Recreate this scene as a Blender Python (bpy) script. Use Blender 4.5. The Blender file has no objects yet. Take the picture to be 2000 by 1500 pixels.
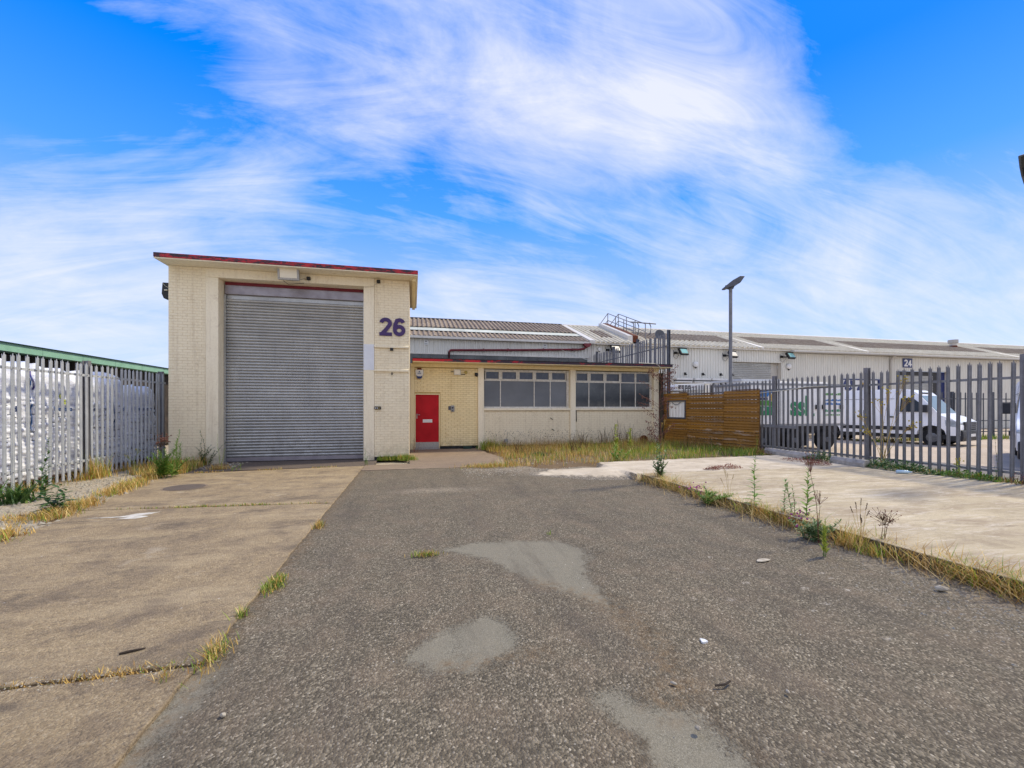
import bpy, bmesh, math, random
import numpy as np
from mathutils import Vector, Matrix
R = math.radians
random.seed(7); np.random.seed(7)
SC = bpy.context.scene
COL = SC.collection

# ---------------------------------------------------------------- camera
CAM_H = 1.54
cd = bpy.data.cameras.new('camera'); cam = bpy.data.objects.new('camera', cd); COL.objects.link(cam)
cam.location = (0, 0, CAM_H)
cam.rotation_euler = (R(90), 0, R(-13.07))
cd.sensor_width = 36.0; cd.lens = 15.12; cd.shift_y = 0.0235
cd.clip_start = 0.05; cd.clip_end = 3000
SC.camera = cam

# ---------------------------------------------------------------- sun, sky, exposure
SUN_EL, SUN_AZ = 50.0, 78.0            # azimuth clockwise from +Y
sl = bpy.data.lights.new('sun', 'SUN'); sl.energy = 2.7; sl.angle = R(5); sl.color = (1.0, 0.90, 0.68)
so = bpy.data.objects.new('sun', sl); COL.objects.link(so)
sdir = Vector((math.cos(R(SUN_EL))*math.sin(R(SUN_AZ)), math.cos(R(SUN_EL))*math.cos(R(SUN_AZ)), math.sin(R(SUN_EL))))
so.rotation_euler = (-sdir).to_track_quat('-Z', 'Y').to_euler()
so.location = (20, 5, 30)
SC.view_settings.view_transform = 'Standard'; SC.view_settings.look = 'None'
SC.view_settings.gamma = 1; SC.view_settings.use_curve_mapping = False
SC.view_settings.exposure = 0.44

def make_world():
    w = bpy.data.worlds.new('World'); SC.world = w; w.use_nodes = True
    nt = w.node_tree; N = nt.nodes; L = nt.links; N.clear()
    out = N.new('ShaderNodeOutputWorld'); bg = N.new('ShaderNodeBackground')
    sky = N.new('ShaderNodeTexSky'); sky.sky_type = 'NISHITA'; sky.sun_disc = False
    sky.sun_elevation = R(SUN_EL); sky.sun_rotation = R(SUN_AZ)
    sky.air_density = 1.0; sky.dust_density = 0.3; sky.ozone_density = 1.5
    hs = N.new('ShaderNodeHueSaturation'); hs.inputs['Saturation'].default_value = 1.45; hs.inputs['Value'].default_value = 1.05
    L.new(sky.outputs[0], hs.inputs['Color'])
    tc = N.new('ShaderNodeTexCoord')
    def math_(op, a, b=None, c=None, clamp=False):
        n = N.new('ShaderNodeMath'); n.operation = op; n.use_clamp = clamp
        for i, v in enumerate((a, b, c)):
            if v is None: continue
            if isinstance(v, (int, float)): n.inputs[i].default_value = v
            else: L.new(v, n.inputs[i])
        return n.outputs[0]
    def vm(op, a, b=None):
        n = N.new('ShaderNodeVectorMath'); n.operation = op
        for i, v in enumerate((a, b)):
            if v is None: continue
            if isinstance(v, (tuple, list)): n.inputs[i].default_value = v
            else: L.new(v, n.inputs[i])
        return n
    nrm = vm('NORMALIZE', tc.outputs['Generated']).outputs[0]
    sp = N.new('ShaderNodeSeparateXYZ'); L.new(nrm, sp.inputs[0])
    zz = math_('MAXIMUM', sp.outputs[2], 0.0)
    den = math_('ADD', zz, 0.42)
    px = math_('DIVIDE', sp.outputs[0], den); py = math_('DIVIDE', sp.outputs[1], den)
    cb = N.new('ShaderNodeCombineXYZ'); L.new(px, cb.inputs[0]); L.new(py, cb.inputs[1])
    def noise(scale, detail, rough, dist, rot, sc, off=(0, 0, 0)):
        mp = N.new('ShaderNodeMapping'); mp.inputs['Rotation'].default_value = (0, 0, R(rot)); mp.inputs['Scale'].default_value = sc
        mp.inputs['Location'].default_value = off
        L.new(cb.outputs[0], mp.inputs[0])
        n = N.new('ShaderNodeTexNoise'); n.inputs['Scale'].default_value = scale; n.inputs['Detail'].default_value = detail
        n.inputs['Roughness'].default_value = rough; n.inputs['Distortion'].default_value = dist
        L.new(mp.outputs[0], n.inputs['Vector']); return n.outputs[0]
    n1 = noise(1.9, 12, 0.62, 1.9, -40, (0.7, 1.6, 1), (3.1, 1.7, 0))    # wisps
    n2 = noise(1.2, 7, 0.58, 1.2, -60, (0.8, 1.2, 1), (7.2, 4.4, 0))     # broad banks
    n3 = noise(3.4, 12, 0.66, 2.8, -32, (0.5, 2.1, 1), (1.0, 9.0, 0))   # fine streaks
    def blob(az, el, half):
        d = (math.cos(R(el))*math.sin(R(az)), math.cos(R(el))*math.cos(R(az)), math.sin(R(el)))
        dot = vm('DOT_PRODUCT', nrm, d).outputs['Value']
        mr = N.new('ShaderNodeMapRange'); mr.interpolation_type = 'SMOOTHSTEP'
        mr.inputs['From Min'].default_value = math.cos(R(half)); mr.inputs['From Max'].default_value = 1.0
        L.new(dot, mr.inputs['Value']); return mr.outputs[0]
    acc = None
    for az, el, half, wgt in SKY_BLOBS:
        t = math_('MULTIPLY', blob(az, el, half), wgt*SKY_K)
        acc = t if acc is None else math_('ADD', acc, t)
    s = math_('MULTIPLY', n1, 1.15)
    s = math_('MULTIPLY_ADD', n2, 0.75, s)
    s = math_('MULTIPLY_ADD', n3, 0.85, s)
    s = math_('ADD', s, acc)
    mr = N.new('ShaderNodeMapRange'); mr.interpolation_type = 'LINEAR'
    mr.inputs['From Min'].default_value = SKY_T[0]; mr.inputs['From Max'].default_value = SKY_T[1]
    L.new(s, mr.inputs['Value'])
    # clear-air colour: the physical sky blended with a clean azure-to-lavender fall-off by height
    rp = N.new('ShaderNodeValToRGB'); L.new(sp.outputs[2], rp.inputs[0]); e = rp.color_ramp.elements
    for q in range(2): e.new(0.5)
    for el_, (p_, c_) in zip(e, ((0.0, (.52, .63, .92, 1)), (0.20, (.37, .52, .93, 1)), (0.40, (.07, .31, .93, 1)), (0.56, (.0, .20, .92, 1)))): el_.position = p_; el_.color = c_
    sc = N.new('ShaderNodeVectorMath'); sc.operation = 'SCALE'; L.new(rp.outputs[0], sc.inputs[0]); sc.inputs['Scale'].default_value = 0.93/0.15
    veil = N.new('ShaderNodeMix'); veil.data_type = 'RGBA'
    veil.inputs['Factor'].default_value = 0.93; L.new(hs.outputs[0], veil.inputs['A']); L.new(sc.outputs[0], veil.inputs['B'])
    mx = N.new('ShaderNodeMix'); mx.data_type = 'RGBA'
    df = math_('MULTIPLY', mr.outputs[0], 0.86)
    L.new(df, mx.inputs['Factor']); L.new(veil.outputs['Result'], mx.inputs['A']); mx.inputs['B'].default_value = (4.75, 4.78, 5.15, 1)
    L.new(mx.outputs['Result'], bg.inputs['Color']); bg.inputs['Strength'].default_value = 0.15
    L.new(bg.outputs[0], out.inputs[0])
# (azimuth, elevation, half width, weight): where the cloud thickens or opens
SKY_BLOBS = [(-8, 37, 12, .40), (4, 36, 13, .42), (14, 33, 11, .34), (24, 30, 12, .42), (36, 28, 12, .46), (29, 37, 12, .40), (45, 30, 10, .34), (10, 41, 12, .2), (-22, 38, 12, .22), (52, 22, 12, .34),
             (6, 26, 10, -.20), (30, 21, 9, -.30), (-24, 25, 12, .16), (-18, 18, 13, .42), (-34, 11, 14, .50), (4, 12, 13, .42), (33, 14, 13, .38), (50, 17, 8, .26), (60, 12, 14, .40), (16, 8, 16, .28),
             (-40, 32, 22, -.50), (63, 29, 20, -.55), (57, 38, 16, -.30), (20, 82, 38, .50), (180, 25, 85, .95), (115, 25, 50, .6), (-115, 25, 55, .65), (-80, 45, 30, .3), (92, 10, 28, .3)]  # last entries: unseen cloud cover added all round to brighten the shaded front
SKY_T = (1.27, 2.18); SKY_K = 0.60
make_world()

# ---------------------------------------------------------------- materials
def S(r, g, b):
    f = lambda c: (c/255/12.92 if c/255 <= 0.04045 else ((c/255+0.055)/1.055)**2.4)
    return (f(r), f(g), f(b), 1)
class NT:
    def __init__(s, name):
        s.m = bpy.data.materials.new(name); s.m.use_nodes = True
        s.t = s.m.node_tree; s.N = s.t.nodes; s.L = s.t.links
        s.b = s.N['Principled BSDF']; s.pos = s.N.new('ShaderNodeNewGeometry').outputs['Position']
    def put(s, sock, v):
        if isinstance(v, bpy.types.NodeSocket): s.L.new(v, sock)
        else: sock.default_value = v
    def map(s, rot=(0, 0, 0), sc=(1, 1, 1)):
        n = s.N.new('ShaderNodeMapping'); n.inputs['Rotation'].default_value = [R(a) for a in rot]; n.inputs['Scale'].default_value = sc
        s.L.new(s.pos, n.inputs[0]); return n.outputs[0]
    def noise(s, scale, detail=4, rough=0.55, vec=None, dist=0):
        n = s.N.new('ShaderNodeTexNoise'); n.inputs['Scale'].default_value = scale; n.inputs['Detail'].default_value = detail
        n.inputs['Roughness'].default_value = rough; n.inputs['Distortion'].default_value = dist
        s.L.new(vec or s.pos, n.inputs['Vector']); return n.outputs[0]
    def vor(s, scale, feature='F1', out='Distance', vec=None):
        n = s.N.new('ShaderNodeTexVoronoi'); n.feature = feature; n.inputs['Scale'].default_value = scale
        s.L.new(vec or s.pos, n.inputs['Vector']); return n.outputs[out]
    def ramp(s, v, stops):
        n = s.N.new('ShaderNodeValToRGB'); s.put(n.inputs[0], v); e = n.color_ramp.elements
        while len(e) < len(stops): e.new(0.5)
        for el, (p, c) in zip(e, stops):
            el.position = p; el.color = c if isinstance(c, tuple) else (c, c, c, 1)
        return n.outputs[0]
    def rng(s, v, a, b, c=0.0, d=1.0):
        n = s.N.new('ShaderNodeMapRange'); s.put(n.inputs['Value'], v)
        for k, x in zip(('From Min', 'From Max', 'To Min', 'To Max'), (a, b, c, d)): n.inputs[k].default_value = x
        return n.outputs[0]
    def mix(s, f, a, b, mode='MIX'):
        n = s.N.new('ShaderNodeMix'); n.data_type = 'RGBA'; n.blend_type = mode
        s.put(n.inputs['Factor'], f); s.put(n.inputs['A'], a); s.put(n.inputs['B'], b); return n.outputs['Result']
    def math(s, op, a, b=0.0, clamp=False):
        n = s.N.new('ShaderNodeMath'); n.operation = op; n.use_clamp = clamp; s.put(n.inputs[0], a); s.put(n.inputs[1], b); return n.outputs[0]
    def attr(s, name, out='Fac'):
        n = s.N.new('ShaderNodeAttribute'); n.attribute_name = name; return n.outputs[out]
    def rnd(s):
        return s.N.new('ShaderNodeObjectInfo').outputs['Random']
    def xyz(s, i):
        n = s.N.new('ShaderNodeSeparateXYZ'); s.L.new(s.pos, n.inputs[0]); return n.outputs[i]
    def done(s, col, rough=0.7, bump=None, dist=0.01, strength=0.5, metal=0.0, spec=None):
        s.put(s.b.inputs['Base Color'], col); s.put(s.b.inputs['Roughness'], rough); s.put(s.b.inputs['Metallic'], metal)
        if spec is not None: s.b.inputs['Specular IOR Level'].default_value = spec
        if bump is not None:
            n = s.N.new('ShaderNodeBump'); n.inputs['Distance'].default_value = dist; n.inputs['Strength'].default_value = strength
            s.put(n.inputs['Height'], bump); s.L.new(n.outputs[0], s.b.inputs['Normal'])
        return s.m
def simple(name, c1, c2=None, scale=6, rough=0.6, metal=0.0, bump=0.0, rv=0.0, spec=None, speck=0.0):
    """two-tone mottled material with a little relief; rv = value change from object to object"""
    t = NT(name); c2 = c2 or tuple(v*0.8 for v in c1[:3]) + (1,)
    n = t.noise(scale, 6, 0.6)
    col = t.mix(t.rng(n, 0.35, 0.65), c1, c2)
    if rv:
        col = t.mix(1.0, col, t.ramp(t.rnd(), [(0, 1-rv), (1, 1.0)]), 'MULTIPLY')
    if speck:
        v = t.noise(scale*14, 3, 0.7)
        col = t.mix(t.rng(v, 0.6, 0.72, 0, speck), col, tuple(x*0.35 for x in c1[:3]) + (1,))
    return t.done(col, t.rng(n, 0.3, 0.7, max(rough-0.1, 0.05), min(rough+0.1, 1)), t.noise(scale*9, 4) if bump else None, bump or 0.01, 0.5, metal, spec)
M = {}
def cream(name, a, b, dirt, amt=1.0):
    t = NT(name)
    big = t.noise(0.9, 6, 0.65); fine = t.noise(26, 5, 0.65); st = t.noise(1.6, 7, 0.72, t.map(sc=(6, 6, 0.35)))
    c = t.mix(t.rng(big, 0.35, 0.7), a, b)
    c = t.mix(t.rng(fine, 0.48, 0.76, 0, 0.30), c, dirt)
    c = t.mix(t.rng(st, 0.52, 0.74, 0, 0.50*amt), c, dirt)
    c = t.mix(t.rng(t.noise(3.5, 8, 0.78), 0.57, 0.70, 0, 0.55*amt), c, dirt)
    sp = t.noise(55, 3, 0.6)
    c = t.mix(t.rng(sp, 0.67, 0.75, 0, 0.7), c, S(112, 98, 78))
    foot = t.math('MULTIPLY', t.rng(t.xyz(2), 0.55, 0.05), t.rng(t.noise(5, 7, 0.75), 0.42, 0.66))      # splash-back dirt near the ground
    c = t.mix(t.math('MULTIPLY', foot, 0.75), c, S(126, 112, 88))
    c = t.mix(1.0, c, t.ramp(t.rnd(), [(0, 0.93), (1, 1.0)]), 'MULTIPLY')
    return t.done(c, 0.66, t.math('ADD', t.noise(60, 5, 0.7), t.noise(9, 4, 0.6)), 0.006, 0.7)
M['cream'] = cream('cream_masonry_paint', S(248, 235, 203), S(241, 226, 193), S(192, 172, 138))
M['cream_render'] = cream('cream_render_paint', S(250, 238, 209), S(243, 230, 199), S(198, 178, 146))
M['yellow_cream'] = cream('yellow_cream_paint', S(250, 232, 184), S(244, 224, 172), S(212, 186, 130))
M['joint'] = simple('painted_mortar', S(226, 210, 178), S(208, 190, 156), 8, 0.9)
M['joint_y'] = simple('painted_mortar_yellow', S(200, 174, 118), S(184, 158, 104), 8, 0.9)
M['white_patch'] = simple('white_paint_patch', S(226, 228, 230), S(216, 218, 222), 4, 0.5)
def fascia():
    t = NT('flaking_red_fascia_paint')
    n = t.noise(2.6, 7, 0.68, t.map(sc=(1.6, 1.6, 6))); n2 = t.noise(9, 5, 0.7, t.map(sc=(2, 2, 4)))
    s = t.math('ADD', n, t.math('MULTIPLY', n2, 0.45))
    c = t.mix(t.rng(s, 0.66, 0.76), S(186, 26, 40), S(46, 30, 40))
    c = t.mix(t.rng(t.noise(40, 3, 0.7), 0.66, 0.74, 0, 0.7), c, S(190, 170, 165))
    return t.done(c, 0.55, s, 0.006, 0.6)
M['fascia'] = fascia()
def fascia2():
    t = NT('badly_flaked_fascia_paint')
    n = t.noise(1.5, 7, 0.68, t.map(sc=(1.3, 1.6, 5))); n2 = t.noise(7, 5, 0.7, t.map(sc=(2, 2, 4)))
    s = t.math('ADD', n, t.math('MULTIPLY', n2, 0.45))
    x = t.rng(t.xyz(0), 1.5, 3.5)
    c = t.mix(t.rng(t.math('ADD', s, t.math('MULTIPLY', x, 0.14)), 0.74, 0.82), S(196, 24, 38), S(50, 32, 48))
    return t.done(c, 0.55, s, 0.006, 0.6)
M['fascia2'] = fascia2()
M['felt'] = simple('roofing_felt', S(70, 68, 68), S(52, 50, 50), 5, 0.95)
M['red_door'] = simple('red_door_paint', S(190, 12, 28), S(168, 10, 24), 2.2, 0.5, bump=0.004, speck=0.35, spec=0.25)
M['white'] = simple('white_paint', S(228, 228, 226), S(214, 213, 210), 5, 0.45)
M['white_frame'] = simple('weathered_white_frame', S(222, 218, 208), S(196, 190, 176), 14, 0.55)
M['alu'] = simple('scuffed_aluminium', S(176, 174, 170), S(150, 148, 144), 20, 0.35, 0.6)
M['black'] = simple('black_plastic', S(28, 28, 30), S(20, 20, 22), 8, 0.5)
M['plinth'] = simple('bitumen_plinth', S(40, 42, 44), S(26, 28, 30), 6, 0.85, bump=0.004)
M['greyplastic'] = simple('grey_plastic', S(150, 152, 152), S(130, 132, 134), 6, 0.5)
M['blue'] = simple('navy_blue_plastic', S(24, 44, 104), S(18, 36, 90), 6, 0.4)
M['purple'] = simple('purple_sign_vinyl', S(66, 36, 98), S(58, 32, 88), 6, 0.45)
M['brass'] = simple('tarnished_brass', S(190, 170, 90), S(160, 140, 70), 10, 0.5, 0.4)
M['dkgreen'] = simple('dark_green_plastic', S(20, 60, 50), S(14, 46, 40), 8, 0.5)
M['rust'] = simple('rusty_iron', S(120, 60, 30), S(84, 44, 24), 14, 0.85)
M['red_pipe'] = simple('maroon_pipe_paint', S(122, 26, 38), S(98, 20, 30), 7, 0.4)
M['cable'] = simple('pale_cable', S(214, 208, 190), S(190, 182, 160), 9, 0.6)
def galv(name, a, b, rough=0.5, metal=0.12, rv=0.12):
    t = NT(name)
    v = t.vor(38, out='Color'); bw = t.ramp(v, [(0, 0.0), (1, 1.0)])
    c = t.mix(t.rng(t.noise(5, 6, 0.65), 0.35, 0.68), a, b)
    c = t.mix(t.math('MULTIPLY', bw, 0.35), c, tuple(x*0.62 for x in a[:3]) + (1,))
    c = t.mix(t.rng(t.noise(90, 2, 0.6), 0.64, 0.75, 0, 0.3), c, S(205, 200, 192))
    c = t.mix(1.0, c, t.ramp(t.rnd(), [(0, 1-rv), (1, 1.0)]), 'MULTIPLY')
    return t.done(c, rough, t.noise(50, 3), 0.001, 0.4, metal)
M['galv_l'] = galv('sunlit_galvanised_steel', S(204, 206, 206), S(182, 185, 188))  # left fence: its sunlit look is put into a paler steel colour
M['galv_d'] = galv('shade_grey_galvanised_steel', S(142, 142, 144), S(116, 116, 120))  # right fence: shade put into the colour; poles and roof rails share it
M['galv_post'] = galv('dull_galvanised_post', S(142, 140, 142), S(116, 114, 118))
M['steel_dark'] = galv('dark_steel', S(92, 96, 104), S(74, 78, 86))
def shutter():
    t = NT('grey_shutter_steel')
    n = t.noise(1.3, 5, 0.65); st = t.noise(2.2, 6, 0.72, t.map(sc=(5, 1, 0.3)))
    c = t.mix(t.rng(n, 0.35, 0.65), S(186, 186, 182), S(168, 168, 165))
    c = t.mix(t.rng(st, 0.48, 0.72, 0, 0.25), c, S(134, 136, 138))
    foot = t.math('MULTIPLY', t.rng(t.xyz(2), 1.1, 0.1), t.rng(t.noise(6, 7, 0.75), 0.40, 0.68))
    c = t.mix(t.math('MULTIPLY', foot, 0.6), c, S(104, 98, 90))
    c = t.mix(t.rng(t.noise(45, 2, 0.5), 0.70, 0.77, 0, 0.8), c, S(226, 226, 226))
    c = t.mix(1.0, c, t.ramp(t.rnd(), [(0, 0.90), (1, 1.0)]), 'MULTIPLY')
    return t.done(c, t.rng(n, 0.3, 0.7, 0.24, 0.40), t.noise(2.5, 3, 0.5), 0.02, 0.25, metal=0.45)
M['shutter'] = shutter()
M['shutter_box'] = simple('shutter_housing_steel', S(160, 154, 158), S(140, 134, 140), 3, 0.4, 0.5)
M['crimson'] = simple('dull_crimson_board', S(128, 36, 52), S(112, 30, 44), 5, 0.6)
def cladding(name, a, b, dirt):
    t = NT(name)
    st = t.noise(1.1, 6, 0.7, t.map(sc=(7, 7, 0.6)))
    c = t.mix(t.rng(t.noise(0.25, 4), 0.35, 0.65), a, b)
    c = t.mix(t.rng(st, 0.50, 0.75, 0, 0.42), c, dirt)
    c = t.mix(1.0, c, t.ramp(t.rnd(), [(0, 0.95), (1, 1.0)]), 'MULTIPLY')
    return t.done(c, 0.5, metal=0.1)
M['clad'] = cladding('grey_wall_cladding', S(222, 220, 210), S(212, 210, 201), S(162, 158, 148))
M['clad_trim'] = cladding('grey_trim', S(222, 217, 206), S(210, 205, 196), S(170, 163, 150))
M['gutter'] = cladding('grey_gutter', S(196, 192, 184), S(182, 178, 170), S(130, 124, 112))
def roofm(name, a, b, moss, f=0.6):
    t = NT(name)
    n = t.noise(3.0, 8, 0.72); n2 = t.noise(0.8, 5, 0.6)
    c = t.mix(t.rng(n, 0.38, 0.62), a, b)
    c = t.mix(t.rng(t.noise(7, 6, 0.75), 0.50, 0.64, 0, f), c, moss)
    c = t.mix(t.rng(n2, 0.45, 0.65, 0, 0.3), c, tuple(x*0.6 for x in a[:3]) + (1,))
    return t.done(c, 0.9, n, 0.02, 0.4)
M['roof_old'] = roofm('lichened_fibre_cement', S(122, 104, 86), S(160, 142, 120), S(204, 192, 172), 0.5)
M['roof_new'] = roofm('weathered_pale_roof_sheet', S(214, 206, 184), S(194, 184, 160), S(150, 130, 98), 0.35)
M['roof_brown'] = roofm('dirty_brown_rooflight', S(150, 136, 118), S(120, 102, 82), S(170, 160, 140), 0.4)
M['rooflight'] = simple('translucent_rooflight', S(214, 216, 204), S(192, 196, 184), 2, 0.7, rv=0.2, spec=0.2)
M['panel_dark'] = simple('dark_clerestory_panel', S(98, 100, 98), S(78, 80, 80), 1.5, 0.4, rv=0.12)
def glass(name, a, b, rough):
    t = NT(name); n = t.noise(0.55, 5, 0.6, t.map(sc=(1, 1, 1.4)))
    c = t.mix(t.rng(n, 0.30, 0.68), a, b)
    c = t.mix(t.rng(t.noise(7, 8, 0.78, t.map(sc=(1, 1, 0.5))), 0.50, 0.74, 0, 0.30), c, S(136, 136, 130))
    edge = t.rng(t.xyz(2), 1.85, 1.58)  # window reflection painted into the pane, paler towards the sill
    c = t.mix(t.math('MULTIPLY', edge, t.rng(t.noise(4, 6, 0.7), 0.4, 0.7, 0.1, 0.55)), c, S(140, 136, 126))
    c = t.mix(1.0, c, t.ramp(t.rnd(), [(0, 0.66), (1, 1.0)]), 'MULTIPLY')
    return t.done(c, t.rng(n, 0.3, 0.7, rough*0.8, rough*1.3), t.noise(1.4, 2, 0.5), 0.01, 0.12, spec=0.6)
M['glass_up'] = glass('dark_blue_window_glass', S(58, 64, 82), S(42, 48, 64), 0.10)
M['glass_frost'] = glass('grey_obscured_glass', S(124, 128, 134), S(96, 101, 108), 0.35)
M['glass_dark'] = glass('dirty_dark_glass', S(88, 94, 100), S(48, 54, 60), 0.12)
M['lens'] = simple('floodlight_lens', S(240, 232, 210), S(228, 220, 198), 3, 0.3)
M['lens_g'] = simple('greenish_floodlight_glass', S(150, 200, 190), S(120, 170, 165), 3, 0.12)
def wood():
    t = NT('brown_stained_timber')
    g = t.noise(3.2, 7, 0.7, t.map(sc=(14, 1.0, 14))); w = t.noise(1.6, 8, 0.75, t.map(sc=(4, 0.8, 5)))
    c = t.mix(t.rng(g, 0.35, 0.68), S(180, 126, 36), S(142, 98, 26))
    c = t.mix(t.rng(t.noise(0.9, 4, 0.6), 0.45, 0.75, 0, 0.5), c, S(120, 84, 30))
    c = t.mix(t.math('MULTIPLY', t.rng(w, 0.50, 0.60, 0, 0.8), t.attr('wear')), c, S(196, 172, 146))
    c = t.mix(1.0, c, t.ramp(t.rnd(), [(0, 0.62), (1, 1.0)]), 'MULTIPLY')
    return t.done(c, 0.72, g, 0.004, 0.5)
M['wood'] = wood()
M['wood_grey'] = simple('weathered_grey_timber', S(120, 96, 76), S(92, 72, 56), 9, 0.85)
M['wrap'] = None
def wrap():
    t = NT('white_stretch_wrap')
    n = t.noise(2.5, 6, 0.6, t.map(sc=(1, 1, 5)))
    c = t.mix(t.rng(n, 0.4, 0.65), S(248, 249, 254), S(214, 218, 236))
    c = t.mix(t.rng(t.noise(9, 6, 0.75, t.map(sc=(1, 1, 7))), 0.57, 0.68, 0, 0.65), c, S(80, 82, 100))
    return t.done(c, 0.28, t.noise(14, 6, 0.7, t.map(sc=(1, 1, 3))), 0.02, 0.7)
M['wrap'] = wrap()
M['print_blue'] = simple('blue_bag_print', S(30, 80, 140), S(24, 66, 120), 8, 0.4)
M['print_purple'] = simple('purple_bag_print', S(96, 46, 130), S(60, 60, 140), 2, 0.4)
M['print_yellow'] = simple('yellow_bag_print', S(196, 200, 60), S(170, 180, 50), 8, 0.4)
M['green_clad'] = simple('pale_green_fascia', S(146, 190, 164), S(132, 176, 150), 3, 0.5)
M['dark_wall'] = simple('dark_brown_wall', S(72, 62, 54), S(50, 44, 40), 4, 0.8)
M['van'] = simple('white_van_paint', S(248, 248, 248), S(240, 240, 241), 1.2, 0.28, spec=0.6)
M['trailer'] = simple('white_trailer_panel', S(247, 245, 240), S(236, 232, 224), 1.2, 0.4)
M['beige'] = simple('beige_container_paint', S(208, 202, 188), S(188, 180, 164), 1.5, 0.6)
M['vanglass'] = simple('tinted_van_glass', S(26, 32, 36), S(18, 24, 28), 2, 0.06)
M['screen'] = simple('sky_tinted_windscreen', S(120, 140, 144), S(96, 118, 124), 1, 0.08)  # sky reflection put into the base colour, paler than the side glass
M['tyre'] = simple('tyre_rubber', S(30, 30, 32), S(22, 22, 24), 20, 0.85)
M['rim'] = simple('grey_wheel_steel', S(120, 122, 126), S(96, 98, 102), 8, 0.4, 0.5)
M['bumper'] = simple('black_bumper_plastic', S(38, 40, 46), S(28, 30, 36), 6, 0.55)
M['lamp'] = simple('headlamp_glass', S(196, 202, 206), S(150, 158, 164), 6, 0.08)
M['sgreen'] = simple('green_vinyl_lettering', S(20, 142, 84), S(16, 128, 76), 4, 0.4)
M['lgreen'] = simple('grass_green_vinyl', S(74, 150, 40), S(66, 138, 34), 4, 0.4)
M['lblue'] = simple('sky_blue_vinyl', S(40, 120, 190), S(34, 104, 170), 4, 0.4)
M['gold'] = simple('gold_vinyl', S(222, 184, 90), S(206, 168, 76), 4, 0.4)
M['paintw'] = simple('worn_white_road_paint', S(214, 210, 200), S(184, 176, 160), 9, 0.8)
M['stone'] = simple('pale_stone', S(200, 190, 170), S(168, 156, 136), 16, 0.9, bump=0.003, rv=0.35)
M['kerbstone'] = simple('pale_concrete_block', S(196, 188, 176), S(160, 152, 140), 7, 0.9, bump=0.004, rv=0.15)
M['twig'] = simple('dark_twig', S(62, 50, 38), S(44, 36, 28), 20, 0.9)
M['bottle'] = simple('clear_blue_plastic', S(190, 214, 226), S(160, 190, 206), 6, 0.12)
def leafm(name, a, b, rough=0.55):
    t = NT(name)
    c = t.mix(t.attr('tint'), a, b)
    c = t.mix(1.0, c, t.ramp(t.rnd(), [(0, 0.75), (1, 1.0)]), 'MULTIPLY')
    m = t.done(c, rough)
    tr = t.N.new('ShaderNodeBsdfTranslucent'); t.put(tr.inputs['Color'], c)
    ad = t.N.new('ShaderNodeMixShader'); ad.inputs[0].default_value = 0.28
    t.L.new(t.b.outputs[0], ad.inputs[1]); t.L.new(tr.outputs[0], ad.inputs[2])
    t.L.new(ad.outputs[0], t.N['Material Output'].inputs['Surface'])
    return m
M['leaf'] = leafm('fresh_green_leaf', S(98, 142, 48), S(142, 172, 72))
M['leaf_d'] = leafm('dark_green_leaf', S(60, 96, 46), S(92, 126, 62))
M['leaf_y'] = leafm('yellow_green_leaf', S(160, 182, 60), S(204, 204, 96))
M['leaf_s'] = leafm('grey_green_leaf', S(106, 138, 84), S(148, 170, 110))
M['dry'] = leafm('dry_straw', S(212, 180, 104), S(176, 142, 78), 0.8)
M['drybrown'] = leafm('dead_brown_stalk', S(110, 84, 58), S(78, 60, 44), 0.85)
M['redweed'] = leafm('red_succulent', S(150, 56, 52), S(112, 74, 48), 0.7)
M['pink'] = leafm('pink_petal', S(206, 90, 170), S(176, 66, 140))
M['yellowfl'] = leafm('yellow_petal', S(226, 206, 40), S(206, 180, 30))
M['seed'] = leafm('reddish_seed_head', S(150, 100, 84), S(116, 74, 62), 0.8)
M['grass'] = leafm('mixed_grass', S(0, 0, 0), S(0, 0, 0))
def grassmat():
    t = NT('grass_blades')
    c = t.attr('col', 'Color'); t.done(c, 0.65)
    tr = t.N.new('ShaderNodeBsdfTranslucent'); t.put(tr.inputs['Color'], c)
    ad = t.N.new('ShaderNodeMixShader'); ad.inputs[0].default_value = 0.3
    t.L.new(t.b.outputs[0], ad.inputs[1]); t.L.new(tr.outputs[0], ad.inputs[2])
    t.L.new(ad.outputs[0], t.N['Material Output'].inputs['Surface']); return t.m
M['grass'] = grassmat()

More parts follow.
